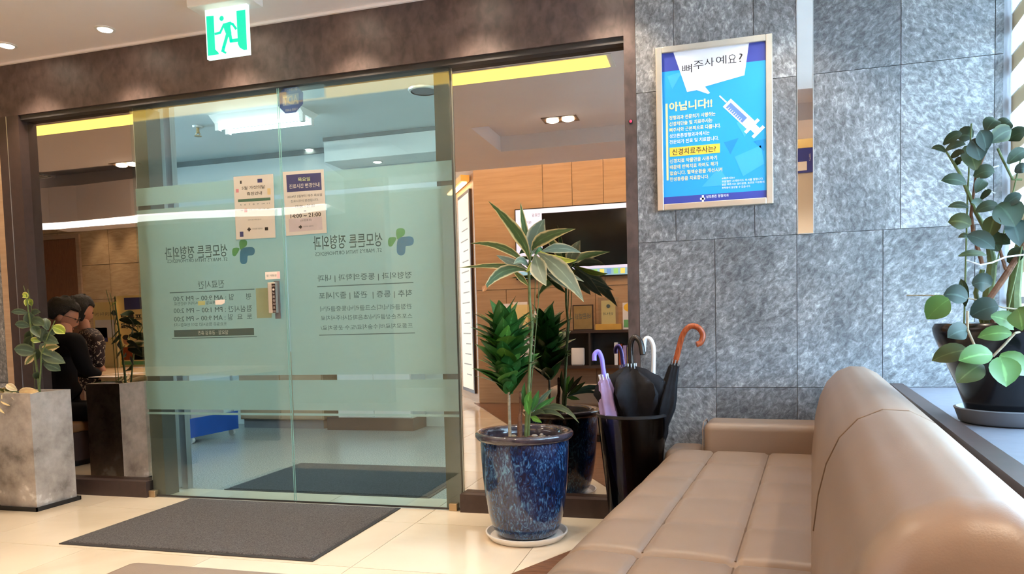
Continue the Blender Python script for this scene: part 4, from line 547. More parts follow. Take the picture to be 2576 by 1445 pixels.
# ------------------------------------------------------------------ floor
fl = struct('floor', MB().box((-9.2, -6.6, -.1), (1.7, .24, -.011)), 'grout')
tme = None
G = .0015
for i in range(-14, 3):
    for j in range(-11, 1):
        x0 = -.687+.6*i; y0 = -.21+.6*j; x1 = x0+.6; y1 = min(y0+.6, .24)
        if x1 > 1.1: continue
        if y0 > .1: continue
        if tme is None or y1-y0 < .59:
            t = obj('tile', MB().box((x0+G, y0+G, -.011), (x1-G, y1-G, 0)), 'tile', fl)
            if y1-y0 > .59: tme = t.data
        else:
            t = bpy.data.objects.new('tile', tme); COL.objects.link(t); t.location = ((x0+x1)/2, (y0+y1)/2, -.011); t['_w'] = tuple(t.location); put(t, fl)
def pe(Y): return wx(Y)-.36 if Y > -2.6 else 1.6
def lx(Y): return -.285+.52*Y                       # slanting edge of the plank floor, from the stone corner back to the screen wall
for k in range(37):
    y1 = -.02-.12*k; y0 = y1-.1185
    obj('plank', MB().prism([(lx(y0), y0, 0), (pe(y0), y0, 0), (pe(y1), y1, 0), (lx(y1), y1, 0)], (0, 0, .004)), 'plank', fl)
# ------------------------------------------------------------------ ceiling
c = MB().box((-9.2, -2.03, CZ), (1.7, .12, CZ+.3))                     # over the entrance
c.box((-2.5, -2.84, CZ), (-1.75, -2.03, CZ+.3))
c.box((-9.2, -3.46, CZ), (1.7, -2.84, CZ+.3))
c.box((-9.2, -6.6, 2.82), (1.7, -2.03, 2.9))                            # high ceiling above recess and cove
c.box((-9.2, -2.84, 2.55), (-2.5, -2.03, 2.6)); c.box((-1.75, -2.84, 2.5), (1.7, -2.03, 2.55))
struct('ceiling', c, 'ceil')
struct('trim_1', MB().box((-9, -.012, CZ-.012), (-.3, 0, CZ)), 'ceil', 'pale shadow bead where the ceiling meets the brown header')
# ------------------------------------------------------------------ brown front: header, posts, sills
struct('trim_2', MB().box((-3.9, 0, 2.085), (-.352, .14, CZ)), 'brown', 'wide brown laminate header above the glass doors')
struct('trim_3', MB().box((-.352, 0, 0), (-.303, .14, CZ)), 'brown', 'brown laminate post beside the stone wall')
r = MB().box((-3.64, .012, 2.06), (-.352, .1, 2.085)); struct('trim_4', r, 'rail', 'dark door track under the header')
p = struct('trim_5', MB().box((-3.78, 0, 0), (-3.637, .12, 2.085)), 'darkbrown', 'dark post left of the mirror')
obj('metal_bead', MB().box((-3.722, -.002, 0), (-3.718, 0, 2.085)), 'steel', p)
struct('trim_6', MB().box((-3.825, 0, 0), (-3.78, .12, 2.085)), 'wood', 'narrow wooden strip beside the dark post')
struct('baseboard_left', MB().box((-3.637, 0, 0), (-2.925, .053, .085)), 'darkbrown')
struct('baseboard_right', MB().box((-1.15, 0, 0), (-.352, .053, .085)), 'darkbrown')
for x0, x1, n in ((-2.925, -2.845, 'trim_7'), (-1.235, -1.15, 'trim_8')):
    struct(n, MB().box((x0, .05, 0), (x1, .15, 2.06)), mat('olive_post', srgb(84, 80, 72), .5, var=.05), 'olive grey post behind the edge of the glass door')
# mirrors either side of the doors
for x0, x1, lb in ((-3.637, -2.925, 'bronze mirror panel behind the concrete planter left of the glass doors'), (-1.15, -.352, 'bronze mirror panel behind the blue pot right of the glass doors')):
    mt_ = thing('mirror_panel', lb, 'mirror', ((x0+x1)/2, YM, .085), 'mirror panels beside the doors')
    obj('mirror_glass', MB().box((x0, YM, .085), (x1, YM+.008, 2.06)), 'mirror', mt_)
    obj('edge_strip', MB().box((x0 if x0 > -2 else x1-.004, YM-.004, .085), ((x0 if x0 > -2 else x1-.004)+.004, YM, 2.06)), 'steel', mt_)
struct('wall_front', MB().box((-3.9, .075, 0), (-2.925, .14, 2.1)).box((-1.15, .075, 0), (-.3, .14, 2.1)), 'groutd')
# stone walls with their tiles
wr = struct('wall_right', MB().box((-.303, .008, 0), (1.4, .14, CZ)), 'groutd')
def stile(x0, x1, z0, z1, par):
    d = random.uniform(-.0012, .0012)
    obj('tile', MB().box((x0+.0012, d, z0+.0012), (x1-.0012, .009, z1-.0012)), 'slate', par)
xs1 = [-.303, .012, .332, .65, .97, 1.055]
for i in range(5): stile(xs1[i], xs1[i+1], 0, .586, wr); stile(xs1[i], xs1[i+1], .586, 1.2085, wr)
for xs in ([-.303, -.145, .171, .334], [.396, .712, 1.03, 1.06]):
    for i in range(3): stile(xs[i], xs[i+1], 1.2085, 1.838, wr); stile(xs[i], xs[i+1], 1.838, CZ, wr)
sm = thing('strip_mirror', 'narrow vertical mirror strip set into the stone wall right of the poster', 'mirror', (.365, 0, 1.2085))
obj('mirror_glass', MB().box((.337, -.001, 1.211), (.394, .008, CZ)), 'mirror2', sm)
for x in (.334, .394): obj('edge_strip', MB().box((x, -.003, 1.209), (x+.003, .008, CZ)), 'steel', sm)
obj('edge_strip', MB().box((.337, -.003, 1.2085), (.394, .008, 1.2115)), 'steel', sm)
wl = struct('wall_left', MB().box((-9.2, .008, 0), (-3.9, .14, CZ)).box((-3.9, .008, 0), (-3.825, .14, 2.085)), 'groutd')
for i in range(7):
    stile(-3.825-.62*(i+1), -3.825-.62*i, 0, .62, wl); stile(-3.825-.62*(i+1), -3.825-.62*i, .62, 1.24, wl); stile(-3.825-.62*(i+1), -3.825-.62*i, 1.24, 2.085, wl)
struct('wall_west', MB().box((-9.3, -6.6, 0), (-9.2, .14, 2.9)), 'wallgrey')
# red indicator lamp on the post
il = thing('indicator_lamp', 'tiny red indicator lamp on the brown post', 'lamp', (-.327, 0, 1.724))
obj('lens', MB().ball((-.327, -.003, 1.724), .006, .005, .006), emis('red_lamp', (.8, .03, .08), .6), il, True); obj('bezel', MB().lathe([(.009, 0), (.009, .003), (.006, .004)], n=16, capt=True), 'black', il, xf=Matrix.Translation((-.327, 0, 1.724)) @ Matrix.Rotation(PI/2, 4, 'X'))
# ------------------------------------------------------------------ window side: ledge, wall, glazing, blind
def sw(Y, off, z): return Vector((wx(Y)+off, Y, z))     # point of the side, off = towards outdoors
def slab(Y0, Y1, o0, o1, z0, z1): return MB().prism([sw(Y0, o0, z0), sw(Y0, o1, z0), sw(Y1, o1, z0), sw(Y1, o0, z0)], (0, 0, z1-z0))
LZ = .584
w_ = slab(-2.6, .0, .02, .2, 0, .62)
for y0, y1, z0, z1 in ((-2.6, .0, 2.22, 2.9), (-2.6, -2.35, .62, 2.22)):
    q = slab(y0, y1, .02, .2, z0, z1); w_.add(q.v, q.f)
w_.box((wx(-2.6)+.02, -2.7, 0), (1.7, -2.6, 2.9)); w_.box((1.6, -5.2, 0), (1.7, -2.7, 2.9))
struct('wall_east', w_, 'wallgrey')
struct('trim_9', slab(-2.6, -.003, -.33, .02, LZ-.04, LZ), mat('ledge_stone', srgb(108, 110, 120), .45, var=.08, scale=30), 'grey stone top of the window ledge')
struct('trim_10', slab(-2.6, -.003, -.375, -.33, LZ-.07, LZ+.018), 'darkbrown', 'dark wooden rail along the window ledge')
struct('trim_11', slab(-2.6, -.003, -.355, -.33, 0, LZ-.07), mat('ledge_front', srgb(206, 190, 170), .5, var=.04), 'cream front of the window ledge')
wn = empty_struct('window_1', tuple(sw(-1.2, .08, .62)), 'wide window along the seating side')
obj('window_frame', (lambda a: [a.add(q.v, q.f) for q in (slab(-2.35, -.004, .06, .12, .62, .66), slab(-2.35, -.004, .06, .12, 2.18, 2.22), slab(-2.35, -2.3, .06, .12, .66, 2.18), slab(-.04, -.004, .06, .12, .66, 2.18))][0])(MB()), 'white', wn)
for y in (-1.2,): obj('mullion', slab(y-.025, y+.025, .06, .12, .66, 2.18), 'white', wn)
for y0, y1 in ((-1.175, -.04), (-2.3, -1.225)): obj('pane', slab(y0, y1, .088, .092, .66, 2.18), 'winglass', wn)
bl = thing('window_blind', 'day and night roller blind with beige and sheer bands on the window', 'blind', tuple(sw(-1.2, .03, 1.0)))
beige = sheer_mat('blind_beige', srgb(206, 196, 178), .02, srgb(150, 138, 118)); sheer = sheer_mat('blind_sheer', (.85, .93, .97), .55)
obj('blind_cassette', slab(-2.3, -.006, .01, .07, 2.2, 2.28), 'alu', bl)
for k in range(9):
    zt = 2.21-.15*k                                 # sheer band, then beige band
    obj('blind_band', slab(-2.3, -.006, .03, .031, zt-.085, zt), sheer, bl)
    if k < 8: obj('blind_band', slab(-2.3, -.006, .034, .036, zt-.15, zt-.085), beige, bl)
obj('bottom_bar', slab(-2.3, -.006, .025, .042, .9, .925), 'alu', bl)
# street outside the window
struct('ground_outside', MB().box((1.5, -30, -4.2), (40, 20, -4.0)), 'road', 'street below the window')  # ground made pale so it bounces daylight up to the ceiling
ob = thing('building', 'sand coloured building across the street outside the window', 'building', (16, 6, -4))
obj('facade', MB().box((14, -14, -4), (20, 22, 1.3)), 'terr', ob)
for y in range(-12, 22, 4): obj('window', MB().box((13.95, y, -.6), (14.05, y+1.8, .7)), 'blackgloss', ob)
# ------------------------------------------------------------------ back of the room (seen in the mirrors)
YB = 2*YM-4.6
tvw = struct('wall_back', MB().box((-9.2, YB-.15, 0), (-3.62, YB-.015, 2.82)).box((-2.55, YB-.15, 0), (1.7, YB-.015, 2.82)), 'grout')
def panel(x0, x1, z0, z1, mt='wood'):
    obj('panel', MB().box((x0+.003, YB-.016, z0+.003), (x1-.003, YB+random.uniform(0, .0012), z1-.003)), mt, tvw)
PX = -2.55
ZJ = vat(1300, 728, Y=4.6).z
ups = [PX] + [vat(x, 470, Y=4.6).x for x in (1365, 1439, 1518)] + [-.74, -.4, -.05, .3, .62]
for i in range(len(ups)-1): panel(ups[i], ups[i+1], ZJ, 2.82)
los = [PX] + [vat(x, 760, Y=4.6).x for x in (1274, 1498)] + [-.62, 0, .62]
for i in range(len(los)-1): panel(los[i], los[i+1], 0, ZJ)
for i in range(4):
    for j in range(6):
        x0 = -9.2+.82*i; panel(x0+5.9-5.9, x0+.82, .45*j, .45*j+.45, 'limestone')
obj('panel', MB().box((-5.9, YB-.016, 0), (-3.62, YB, 2.82)), 'limestone', tvw)
obj('panel', MB().box((.623, YB-.016, 0), (1.6, YB, 2.82)), 'wallgrey', tvw)
# splayed wall with the lit sign
A_ = Vector((PX, YB, 0)); B_ = Vector((PX-.95, YB-1.55, 0)); dv = (B_-A_).normalized(); nv = Vector((-dv.y, dv.x, 0)); nv = nv if nv.dot(Vector((CAM.x, 2*YM-CAM.y, CAM.z))-A_) > 0 else -nv
struct('wall_splay', MB().prism([A_, B_, B_-nv*.1, A_-nv*.1], (0, 0, 2.82)), 'wood')
struct('wall_niche', MB().box((-5.9, -6.6, 0), (.8, -6.5, 2.9)), 'limestone')
# cove lamp above the screen wall
cl = thing('cove_lamp', 'warm light strip hidden in the ceiling cove over the screen wall', 'lamp', (-1.2, -3.6, 2.5))
obj('lamp_body', MB().box((-3.6, -3.62, 2.44), (.5, -3.5, 2.52)), 'white', cl); obj('light_strip', MB().box((-3.6, -3.66, 2.45), (.5, -3.62, 2.5)), emis('cove_light', (1, .7, .38), 16), cl)
# ------------------------------------------------------------------ sliding glass doors
GY = .026
def film(par, x0, x1, z0, z1): return obj('frosted_film', MB().box((x0, GY+.011, z0), (x1, GY+.0115, z1)), 'film', par)
def dline(px0, py0, px1, py1): return at(px0, py0, Y=GY+.0106), at(px1, py1, Y=GY+.0106)
def dtext(par, s, xs, ys, xe, ye, hpx, mt='greyink', bold=0.0):      # reading runs from (xs,ys) to (xe,ye): right to left seen from inside
    a, b = dline(xs, ys, xe, ye); h = (at(xs, ys-hpx/2, Y=GY+.0106)-at(xs, ys+hpx/2, Y=GY+.0106)).length
    return text('lettering', s, a, b, h, mt, par, bold=bold)
def drule(par, px0, py0, px1, py1, t):
    a, b = dline(px0, py0, px1, py1); z = (a.z+b.z)/2
    return obj('printed_rule', MB().box((a.x, GY+.0104, z-t/2), (b.x, GY+.0107, z+t/2)), 'greyink', par)
def dlogo(par, box, green, blue):                  # two-tone plus: green petals upper left, blue elbow lower right
    x0, y0, x1, y1 = box
    def P(u, v): p = at(x0+(x1-x0)*u, y0+(y1-y0)*v, Y=GY+.0104); return p
    def blob(pts, mt):
        n = len(pts); v = []
        for i in range(n):                         # round the corners
            a, b, c2 = (Vector(pts[(i+k) % n][:2]) for k in (-1, 0, 1)); r = pts[i][2]
            p0 = b+(a-b)*min(.5, r/max(1e-6, (a-b).length)); p1 = b+(c2-b)*min(.5, r/max(1e-6, (c2-b).length))
            for t in range(6): s = t/5; v.append(p0*(1-s)**2+b*2*s*(1-s)+p1*s*s)
        obj('logo_petal', MB().prism([P(*q) for q in v], (0, .0003, 0)), mt, par)
    blob([(.34, .02, .14), (.66, .02, .2), (.66, .26, .16), (.52, .34, .05), (.36, .44, .05), (.3, .2, .1)], green)
    blob([(.34, .36, .08), (.3, .46, .05), (.14, .7, .1), (.0, .66, .16), (.0, .36, .2), (.2, .33, .1)], green)
    blob([(.44, .34, .16), (1.0, .3, .22), (1.0, .64, .22), (.68, .66, .05), (.66, 1.0, .2), (.34, 1.0, .2), (.34, .5, .2)], blue)
ZA = [(1.548, 1.64), (.65, 1.526), (.472, .624), (.445, .457)]
X0, XM, X1 = -2.926, -2.041, -1.152
doors = []
for n, (x0, x1) in (('door_1', (X0, XM-.0025)), ('door_2', (XM+.0025, X1))):
    d = empty_struct(n, ((x0+x1)/2, GY, 0), 'sliding glass door with frosted film, ' + ('left leaf with opening hours' if n == 'door_1' else 'right leaf with clinic departments'))
    obj('glass_pane', MB().box((x0, GY, .012), (x1, GY+.01, 2.075)), 'glass', d)
    obj('polished_edge', MB().box((x1-.004 if n == 'door_1' else x0, GY-.0006, .012), (x1 if n == 'door_1' else x0+.004, GY, 2.075)), mat('glass_edge', srgb(126, 176, 172), .2, var=.05), d)
    for z0, z1 in ZA: film(d, x0+.002, x1-.002, z0, z1)
    xc = x0+.02 if n == 'door_1' else x1-.04
    obj('floor_guide', MB().rbox((xc-.02, GY-.012, 0), (xc+.02, GY+.02, .035), .003, 2), mat('brass_guide', srgb(176, 150, 116), .35, .6), d)
    obj('bottom_seal', MB().box((x0, GY+.001, .004), (x1, GY+.009, .012)), 'rail', d)
    doors.append(d)
d1, d2 = doors
dtext(d1, '성모튼튼 정형외과', 572, 629, 415, 639, 33, bold=.006)
dtext(d1, "ST. MARY'S TNTN ORTHOPEDICS", 572, 652, 421, 658, 9)
dlogo(d1, (584, 602, 641, 665), 'greenlogo', 'bluelogo')
dtext(d1, '진료시간', 564, 714, 498, 718, 20)
drule(d1, 427, 737, 640, 728, .004)
dtext(d1, '평      일 : AM 9:00 ~ PM 7:00', 632, 746, 436, 752, 16)
dtext(d1, '목요일 PM 9시까지 야간진료', 542, 761, 438, 765, 9)
dtext(d1, '점심시간 : PM 1:00 ~ PM 2:00', 634, 776, 437, 782, 16)
dtext(d1, '토  요  일 : AM 9:00 ~ PM 2:00', 634, 796, 438, 803, 16)
dtext(d1, '토요일은 점심시간 없이 진료합니다', 570, 815, 438, 818, 9)
a, b = dline(438, 840, 639, 835); obj('printed_bar', MB().box((a.x, GY+.0105, a.z-.018), (b.x, GY+.0108, a.z+.018)), 'greyink', d1)
a2, b2 = at(574, 836, Y=GY+.0103), at(498, 838, Y=GY+.0103); text('lettering', '일요일 · 공휴일 휴진', a2, b2, .022, 'paper', d1)
drule(d1, 433, 853, 646, 847, .004)
st = lambda x0, y0, x1, y1: [at(x0, y0, Y=GY-.0004), at(x1, y0, Y=GY-.0004), at(x1, y1, Y=GY-.0004), at(x0, y1, Y=GY-.0004)]
obj('paper_patch', MB().prism([at(541, 756, Y=GY-.0002), at(566, 754, Y=GY-.0002), at(565, 763, Y=GY-.0002), at(557, 767, Y=GY-.0002), at(542, 767, Y=GY-.0002)], (0, -.0004, 0)), 'paper', d1)
obj('paper_patch', MB().prism([at(498, 758, Y=GY+.0104), at(516, 757, Y=GY+.0104), at(516, 768, Y=GY+.0104), at(498, 769, Y=GY+.0104)], (0, .0003, 0)), 'cream', d1)
# push switch with its sticker, on the left leaf
sw_ = obj('push_switch', MB().rbox(at(681, 712, Y=GY)+Vector((0, -.03, 0)), at(703, 788, Y=GY)+Vector((0, 0, 0)), .003, 2), 'alu', d1)
pA, pB = at(683, 714, Y=GY-.0305), at(696, 787, Y=GY-.0305)
obj('switch_face', MB().box((pA.x, GY-.0312, pB.z), (pB.x-.002, GY-.030, pA.z)), mat('switch_face', (.03, .012, .012), .3), sw_)
for i, ch in enumerate(('AUTO', '◉', '누', '르', '십', '시', '오', 'PUSH')):
    zc = pA.z-.012-(pA.z-pB.z-.02)*i/7; w_ = .013 if len(ch) < 2 else .018
    xm = (pA.x+pB.x-.002)/2; text('lettering', ch, (xm-w_/2, GY-.0316, zc), (xm+w_/2, GY-.0316, zc), .011 if len(ch) < 2 else .006, 'paper', sw_)
obj('switch_bracket', MB().box(at(690, 708, Y=GY-.001), at(706, 802, Y=GY-.006)), 'greysaucer', d1)
obj('tape_patch', MB().box(at(643, 726, Y=GY+.0104), at(684, 800, Y=GY+.0107)), mat('tan_tape', srgb(200, 194, 166), .6, var=.08), d1)
sk = obj('sticker', MB().box(at(667, 685, Y=GY-.0002), at(705, 702, Y=GY-.0006)), 'paper', d1); obj('pink_corner', MB().box(at(697, 684.5, Y=GY-.0007), at(704, 700, Y=GY-.0009)), mat('pink_print', srgb(244, 206, 208), .6), sk)
text('lettering', '셀 자동문', at(670, 694, Y=GY-.001), at(696, 693, Y=GY-.001), .011, 'greyink', sk)
# right leaf lettering
dtext(d2, '성모튼튼 정형외과', 962, 602, 788, 612, 36, bold=.006)
dtext(d2, "ST. MARY'S TNTN ORTHOPEDICS", 960, 629, 793, 640, 10)
dlogo(d2, (976, 573, 1041, 643), 'greenlogo', 'bluelogo')
dtext(d2, '정형외과 | 통증의학과 | 내과', 1036, 693, 799, 702, 20, bold=.004)
drule(d2, 798, 722, 1040, 711, .004)
dtext(d2, '척추 | 통증 |  관절 | 줄기세포', 1037, 739, 802, 746, 20, bold=.004)
dtext(d2, '관절클리닉/디스크클리닉/통증클리닉', 1036, 771, 806, 778, 14)
dtext(d2, '스포츠손상클리닉/초음파검사/주사치료', 1037, 795, 807, 801, 13)
dtext(d2, '프롤로치료/비수술치료/도수·운동치료/', 1038, 819, 807, 826, 13)
drule(d2, 803, 844, 1044, 838, .004)
# security sticker
o8 = [at(731+34*math.cos(PI/8+k*PI/4), 250+37*math.sin(PI/8+k*PI/4)-.1*34*math.cos(PI/8+k*PI/4), Y=GY+.0105) for k in range(8)]
ss = obj('security_sticker', MB().prism(o8, (0, .0006, 0)), mat('sticker_blue', srgb(64, 96, 176), .5, var=.04), d2)
obj('white_field', MB().prism([at(711, 240, Y=GY+.0103), at(751, 234, Y=GY+.0103), at(752, 262, Y=GY+.0103), at(712, 267, Y=GY+.0103)], (0, .0002, 0)), mat('sticker_pale', srgb(150, 160, 200), .5), ss)
a, b = at(750, 249, Y=GY+.0100), at(712, 254, Y=GY+.0100); text('lettering', 'ADT', a, b, .042, 'paper', ss, bold=.03)
text('lettering', '캡스경비구역', at(748, 223, Y=GY+.01), at(716, 228, Y=GY+.01), .013, 'paper', ss)
text('lettering', '1588-6400', at(748, 274, Y=GY+.01), at(718, 278, Y=GY+.01), .012, 'paper', ss)
# paper notices taped to the doors
NY = GY-.002
def notice(name, lb, q):
    t = thing(name, lb, 'notice', tuple((at(*q[2], Y=NY)+at(*q[3], Y=NY))/2))
    obj('sheet', MB().prism([at(*p, Y=NY) for p in q], (0, .0012, 0)), 'paper', t)
    s2 = [at(p[0]+(2.2 if i in (1, 2) else -.8), p[1]+(2 if i > 1 else -1), Y=NY-.0012) for i, p in enumerate(q)]
    obj('clear_sleeve', MB().prism(s2, (0, .0004, 0)), 'acrylic', t)
    return t
def bil(q, u, v, dy=.0004):
    a, b, c2, d = q; x = (a[0]*(1-u)+b[0]*u)*(1-v)+(d[0]*(1-u)+c2[0]*u)*v; y = (a[1]*(1-u)+b[1]*u)*(1-v)+(d[1]*(1-u)+c2[1]*u)*v
    return at(x, y, Y=NY-dy)
def ntext(t, q, s, u0, u1, v, h, mt='ink', bold=0): 
    a, b = bil(q, u0, v), bil(q, u1, v); return text('lettering', s, a, b, h*.315, mt, t, bold=bold)
def npatch(t, q, name, u0, u1, v0, v1, mt, dy=.0002): return obj(name, MB().prism([bil(q, u0, v0, dy), bil(q, u1, v0, dy), bil(q, u1, v1, dy), bil(q, u0, v1, dy)], (0, .0002, 0)), mt, t)
q1 = [(587, 445), (687, 438), (693, 598), (594, 603)]
n1 = notice('calendar_notice', 'pink sheet with a May holiday calendar taped to the left glass door', q1)
ntext(n1, q1, '5월 가정의달', .2, .78, .19, .055); ntext(n1, q1, '휴진안내', .32, .7, .285, .055, bold=.012)
npatch(n1, q1, 'green_band', .09, .91, .365, .41, mat('green_band', srgb(74, 122, 100), .6))
for r_ in range(2): ntext(n1, q1, '일 월 화 수 목 금 토' if r_ else '5  6  7  8  9  10 11', .14, .88, .455+.085*r_, .022, 'greyink')
npatch(n1, q1, 'red_day', .24, .31, .52, .575, mat('red_day', srgb(226, 120, 112), .6))
npatch(n1, q1, 'flower_print', .05, .12, .2, .255, mat('pink_flower', srgb(236, 150, 168), .6)); npatch(n1, q1, 'leaf_print', .6, .72, .06, .12, 'navy'); npatch(n1, q1, 'leaf_print', .16, .2, .07, .12, 'ink'); npatch(n1, q1, 'leaf_print', .1, .19, .88, .96, 'navy')
npatch(n1, q1, 'yellow_print', .84, .92, .22, .32, mat('pale_yellow', srgb(248, 216, 160), .6)); npatch(n1, q1, 'leaf_print', .74, .82, .83, .88, 'ink')
ntext(n1, q1, '진료에 참고 부탁드립니다', .32, .66, .7, .018, 'greyink'); ntext(n1, q1, '성모튼튼 정형외과', .42, .68, .845, .024, 'greyink'); npatch(n1, q1, 'cross_print', .32, .36, .82, .88, 'ink'); npatch(n1, q1, 'cross_print', .295, .385, .838, .862, 'ink', .0003)
q2 = [(711, 433), (814, 426), (822, 586), (720, 594)]
n2 = notice('hours_notice', 'pink sheet with a navy heading about Thursday hours on the right glass door', q2)
npatch(n2, q2, 'navy_heading', .08, .93, .05, .32, 'navy')
ntext(n2, q2, '목요일', .36, .66, .135, .06, mat('lime_print', srgb(222, 232, 170), .5), .015); ntext(n2, q2, '진료시간 변경안내', .14, .88, .235, .07, 'paper', .01)
ntext(n2, q2, '2024년 3월부터 매주 목요일', .08, .93, .395, .042); ntext(n2, q2, '진료시간이 변경됩니다.', .16, .84, .468, .04, 'greyink'); ntext(n2, q2, '09:00 ~ 21:00', .26, .74, .555, .045, 'greyink')
npatch(n2, q2, 'arrow_print', .47, .52, .625, .64, 'ink'); ntext(n2, q2, '14:00 ~ 21:00', .13, .88, .7, .065, 'ink', .015); ntext(n2, q2, '(오전휴진)', .37, .65, .78, .035, 'greyink')
npatch(n2, q2, 'lilac_panel', .08, .9, .74, .945, mat('lilac_panel', srgb(228, 210, 216), .6), .0001)
ntext(n2, q2, '성모튼튼 정형외과', .43, .68, .875, .02, 'greyink'); npatch(n2, q2, 'cross_print', .35, .38, .85, .905, 'ink'); npatch(n2, q2, 'cross_print', .32, .4, .865, .888, 'ink', .0003)

# ------------------------------------------------------------------ corridor beyond the doors
struct('floor_corridor', MB().box((-8, .24, -.1), (-.9, 2.9, 0)), 'granite')
struct('wall_corridor', MB().box((-8, 2.753, 0), (-.9, 2.9, 2.6)), 'corrwall')
struct('wall_corridor_east', MB().box((-1.0, .14, 0), (-.9, 2.8, 2.6)), 'corrwall')
cw = MB().box((-6.6, .14, 0), (-6.5, 2.8, .9)).box((-6.6, .14, 2.3), (-6.5, 2.8, 2.6)).box((-6.6, .14, .9), (-6.5, .5, 2.3)).box((-6.6, 1.6, .9), (-6.5, 2.8, 2.3)); struct('wall_corridor_west', cw, 'corrwall')
w2 = empty_struct('window_2', (-6.55, 1.05, .9), 'daylit window at the end of the corridor'); obj('pane', MB().box((-6.56, .5, .9), (-6.55, 1.6, 2.3)), 'winglass', w2); obj('mullion', MB().box((-6.58, 1.02, .9), (-6.52, 1.08, 2.3)), 'alu', w2); obj('transom', MB().box((-6.58, .5, 1.55), (-6.52, 1.6, 1.6)), 'alu', w2)
light('corridor_portal', 'AREA', (-6.62, 1.05, 1.6), 1, (1, 1, 1), shape='RECTANGLE', size=1.4, size_y=1.1, rot=(0, -PI/2, 0)); bpy.data.objects['corridor_portal'].data.cycles.is_portal = True
struct('ceiling_corridor', MB().box((-8, .14, 2.5), (-.9, 2.9, 2.6)), 'corrwall')
struct('trim_12', MB().box((-3.17, 2.45, 2.3), (-1.0, 2.753, 2.5)), 'corrwall', 'boxed soffit along the far corridor wall')
struct('trim_13', MB().box((-6.5, 2.735, 2.455), (-3.17, 2.753, 2.5)), mat('dark_cornice', srgb(120, 128, 128), .6), 'dark cornice line on the corridor wall')
struct('trim_14', MB().box((-3.17, 2.435, 2.47), (-1.0, 2.45, 2.5)), MATS['dark_cornice'], 'dark cornice line on the soffit')
for i, x in enumerate((-2.935, -2.865)):
    struct('trim_%d' % (15+i), MB().box((x-.022, .225, 0), (x+.018, .265, 2.5)), 'steel', 'steel upright of the outer corridor screen')
mt_ = thing('door_mat', 'dark ribbed mat on the corridor floor outside the glass doors', 'mat', (-2.01, .62, 0))
obj('pile', MB().rbox((-2.6, .25, 0), (-1.42, .99, .008), .003, 1), 'mat2', mt_); obj('rubber_edge', MB().box((-2.62, .235, 0), (-1.4, 1.005, .003)), 'rubber', mt_)
# fluorescent fitting
ft = thing('fluorescent_fitting', 'twin tube fluorescent ceiling light in the corridor', 'ceiling light', (-3.23, 1.7, 2.44))
obj('housing', MB().prism([(-3.62, 1.56, 2.5), (-3.62, 1.84, 2.5), (-3.62, 1.77, 2.45), (-3.62, 1.63, 2.45)], (.76, 0, 0)), 'white', ft)
for y in (1.64, 1.76):
    obj('tube', MB().tube([(-3.58, y, 2.425), (-2.9, y, 2.425)], .016, 10), emis('tube_light', (.88, 1.0, 1.0), 4), ft)
    for x in (-3.6, -2.88): obj('socket', MB().box((x-.015, y-.018, 2.4), (x+.015, y+.018, 2.46)), 'white', ft)
for k, (x, y) in enumerate(((-3.6, .5), (-1.9, .5))):  # unseen tubes added to brighten the corridor and the door film
    f2 = thing('fluorescent_fitting', 'added fill light tube, unseen behind the header above the left glass door' if k == 0 else 'added fill light tube, unseen behind the header above the right glass door', 'ceiling light', (x, y, 2.45))
    obj('housing', MB().box((x-.4, y-.07, 2.46), (x+.4, y+.07, 2.5)), 'white', f2); obj('tube', MB().tube([(x-.37, y, 2.44), (x+.37, y, 2.44)], .016, 10), emis('added_fill_tube', (.88, 1.0, .99), 60), f2)
for px, py, lb in ((778, 375, 'small round downlight in the corridor ceiling near the seam of the doors'), (866, 420, 'small round downlight deeper in the corridor under the soffit')):
    p = at(px, py, Z=2.5) if py < 400 else Vector((-2.75, 2.6, 2.3))
    t = thing('corridor_downlight', lb, 'ceiling light', tuple(p)); obj('trim_ring', MB().lathe([(.045, 0), (.05, -.006), (.035, -.008)], p, 20), 'white', t); obj('lens', MB().lathe([(.034, -.004), (.034, -.0075)], p, 20, capt=True), emis('cool_lens', (1, .95, .85), 12), t)
p = at(497, 318, Z=2.5); t = thing('sprinkler', 'brass sprinkler head hanging from the corridor ceiling', 'sprinkler', tuple(p))
obj('escutcheon', MB().lathe([(.04, 0), (.035, -.012), (.015, -.014)], p, 20), 'alu', t); obj('nozzle', MB().lathe([(.012, -.01), (.012, -.05), (.006, -.055)], p, 12), 'brass', t)
obj('deflector', MB().lathe([(.004, -.075), (.028, -.075), (.028, -.078), (.004, -.078)], p, 16), 'brass', t)
for s in (-1, 1): obj('yoke_arm', MB().tube([p+Vector((s*.012, 0, -.045)), p+Vector((s*.02, 0, -.062)), p+Vector((s*.006, 0, -.075))], .003, 6), 'brass', t)
p = at(1066, 226, Z=2.5); t = thing('ceiling_speaker', 'round grey ceiling speaker in the corridor, right of the sticker', 'speaker', tuple(p))
obj('bezel', MB().lathe([(.11, 0), (.105, -.012), (.09, -.014)], p, 32), 'alu', t); obj('grille', MB().lathe([(.088, -.008), (.06, -.011), (.0001, -.012)], p, 32, capb=False), 'greysaucer', t)
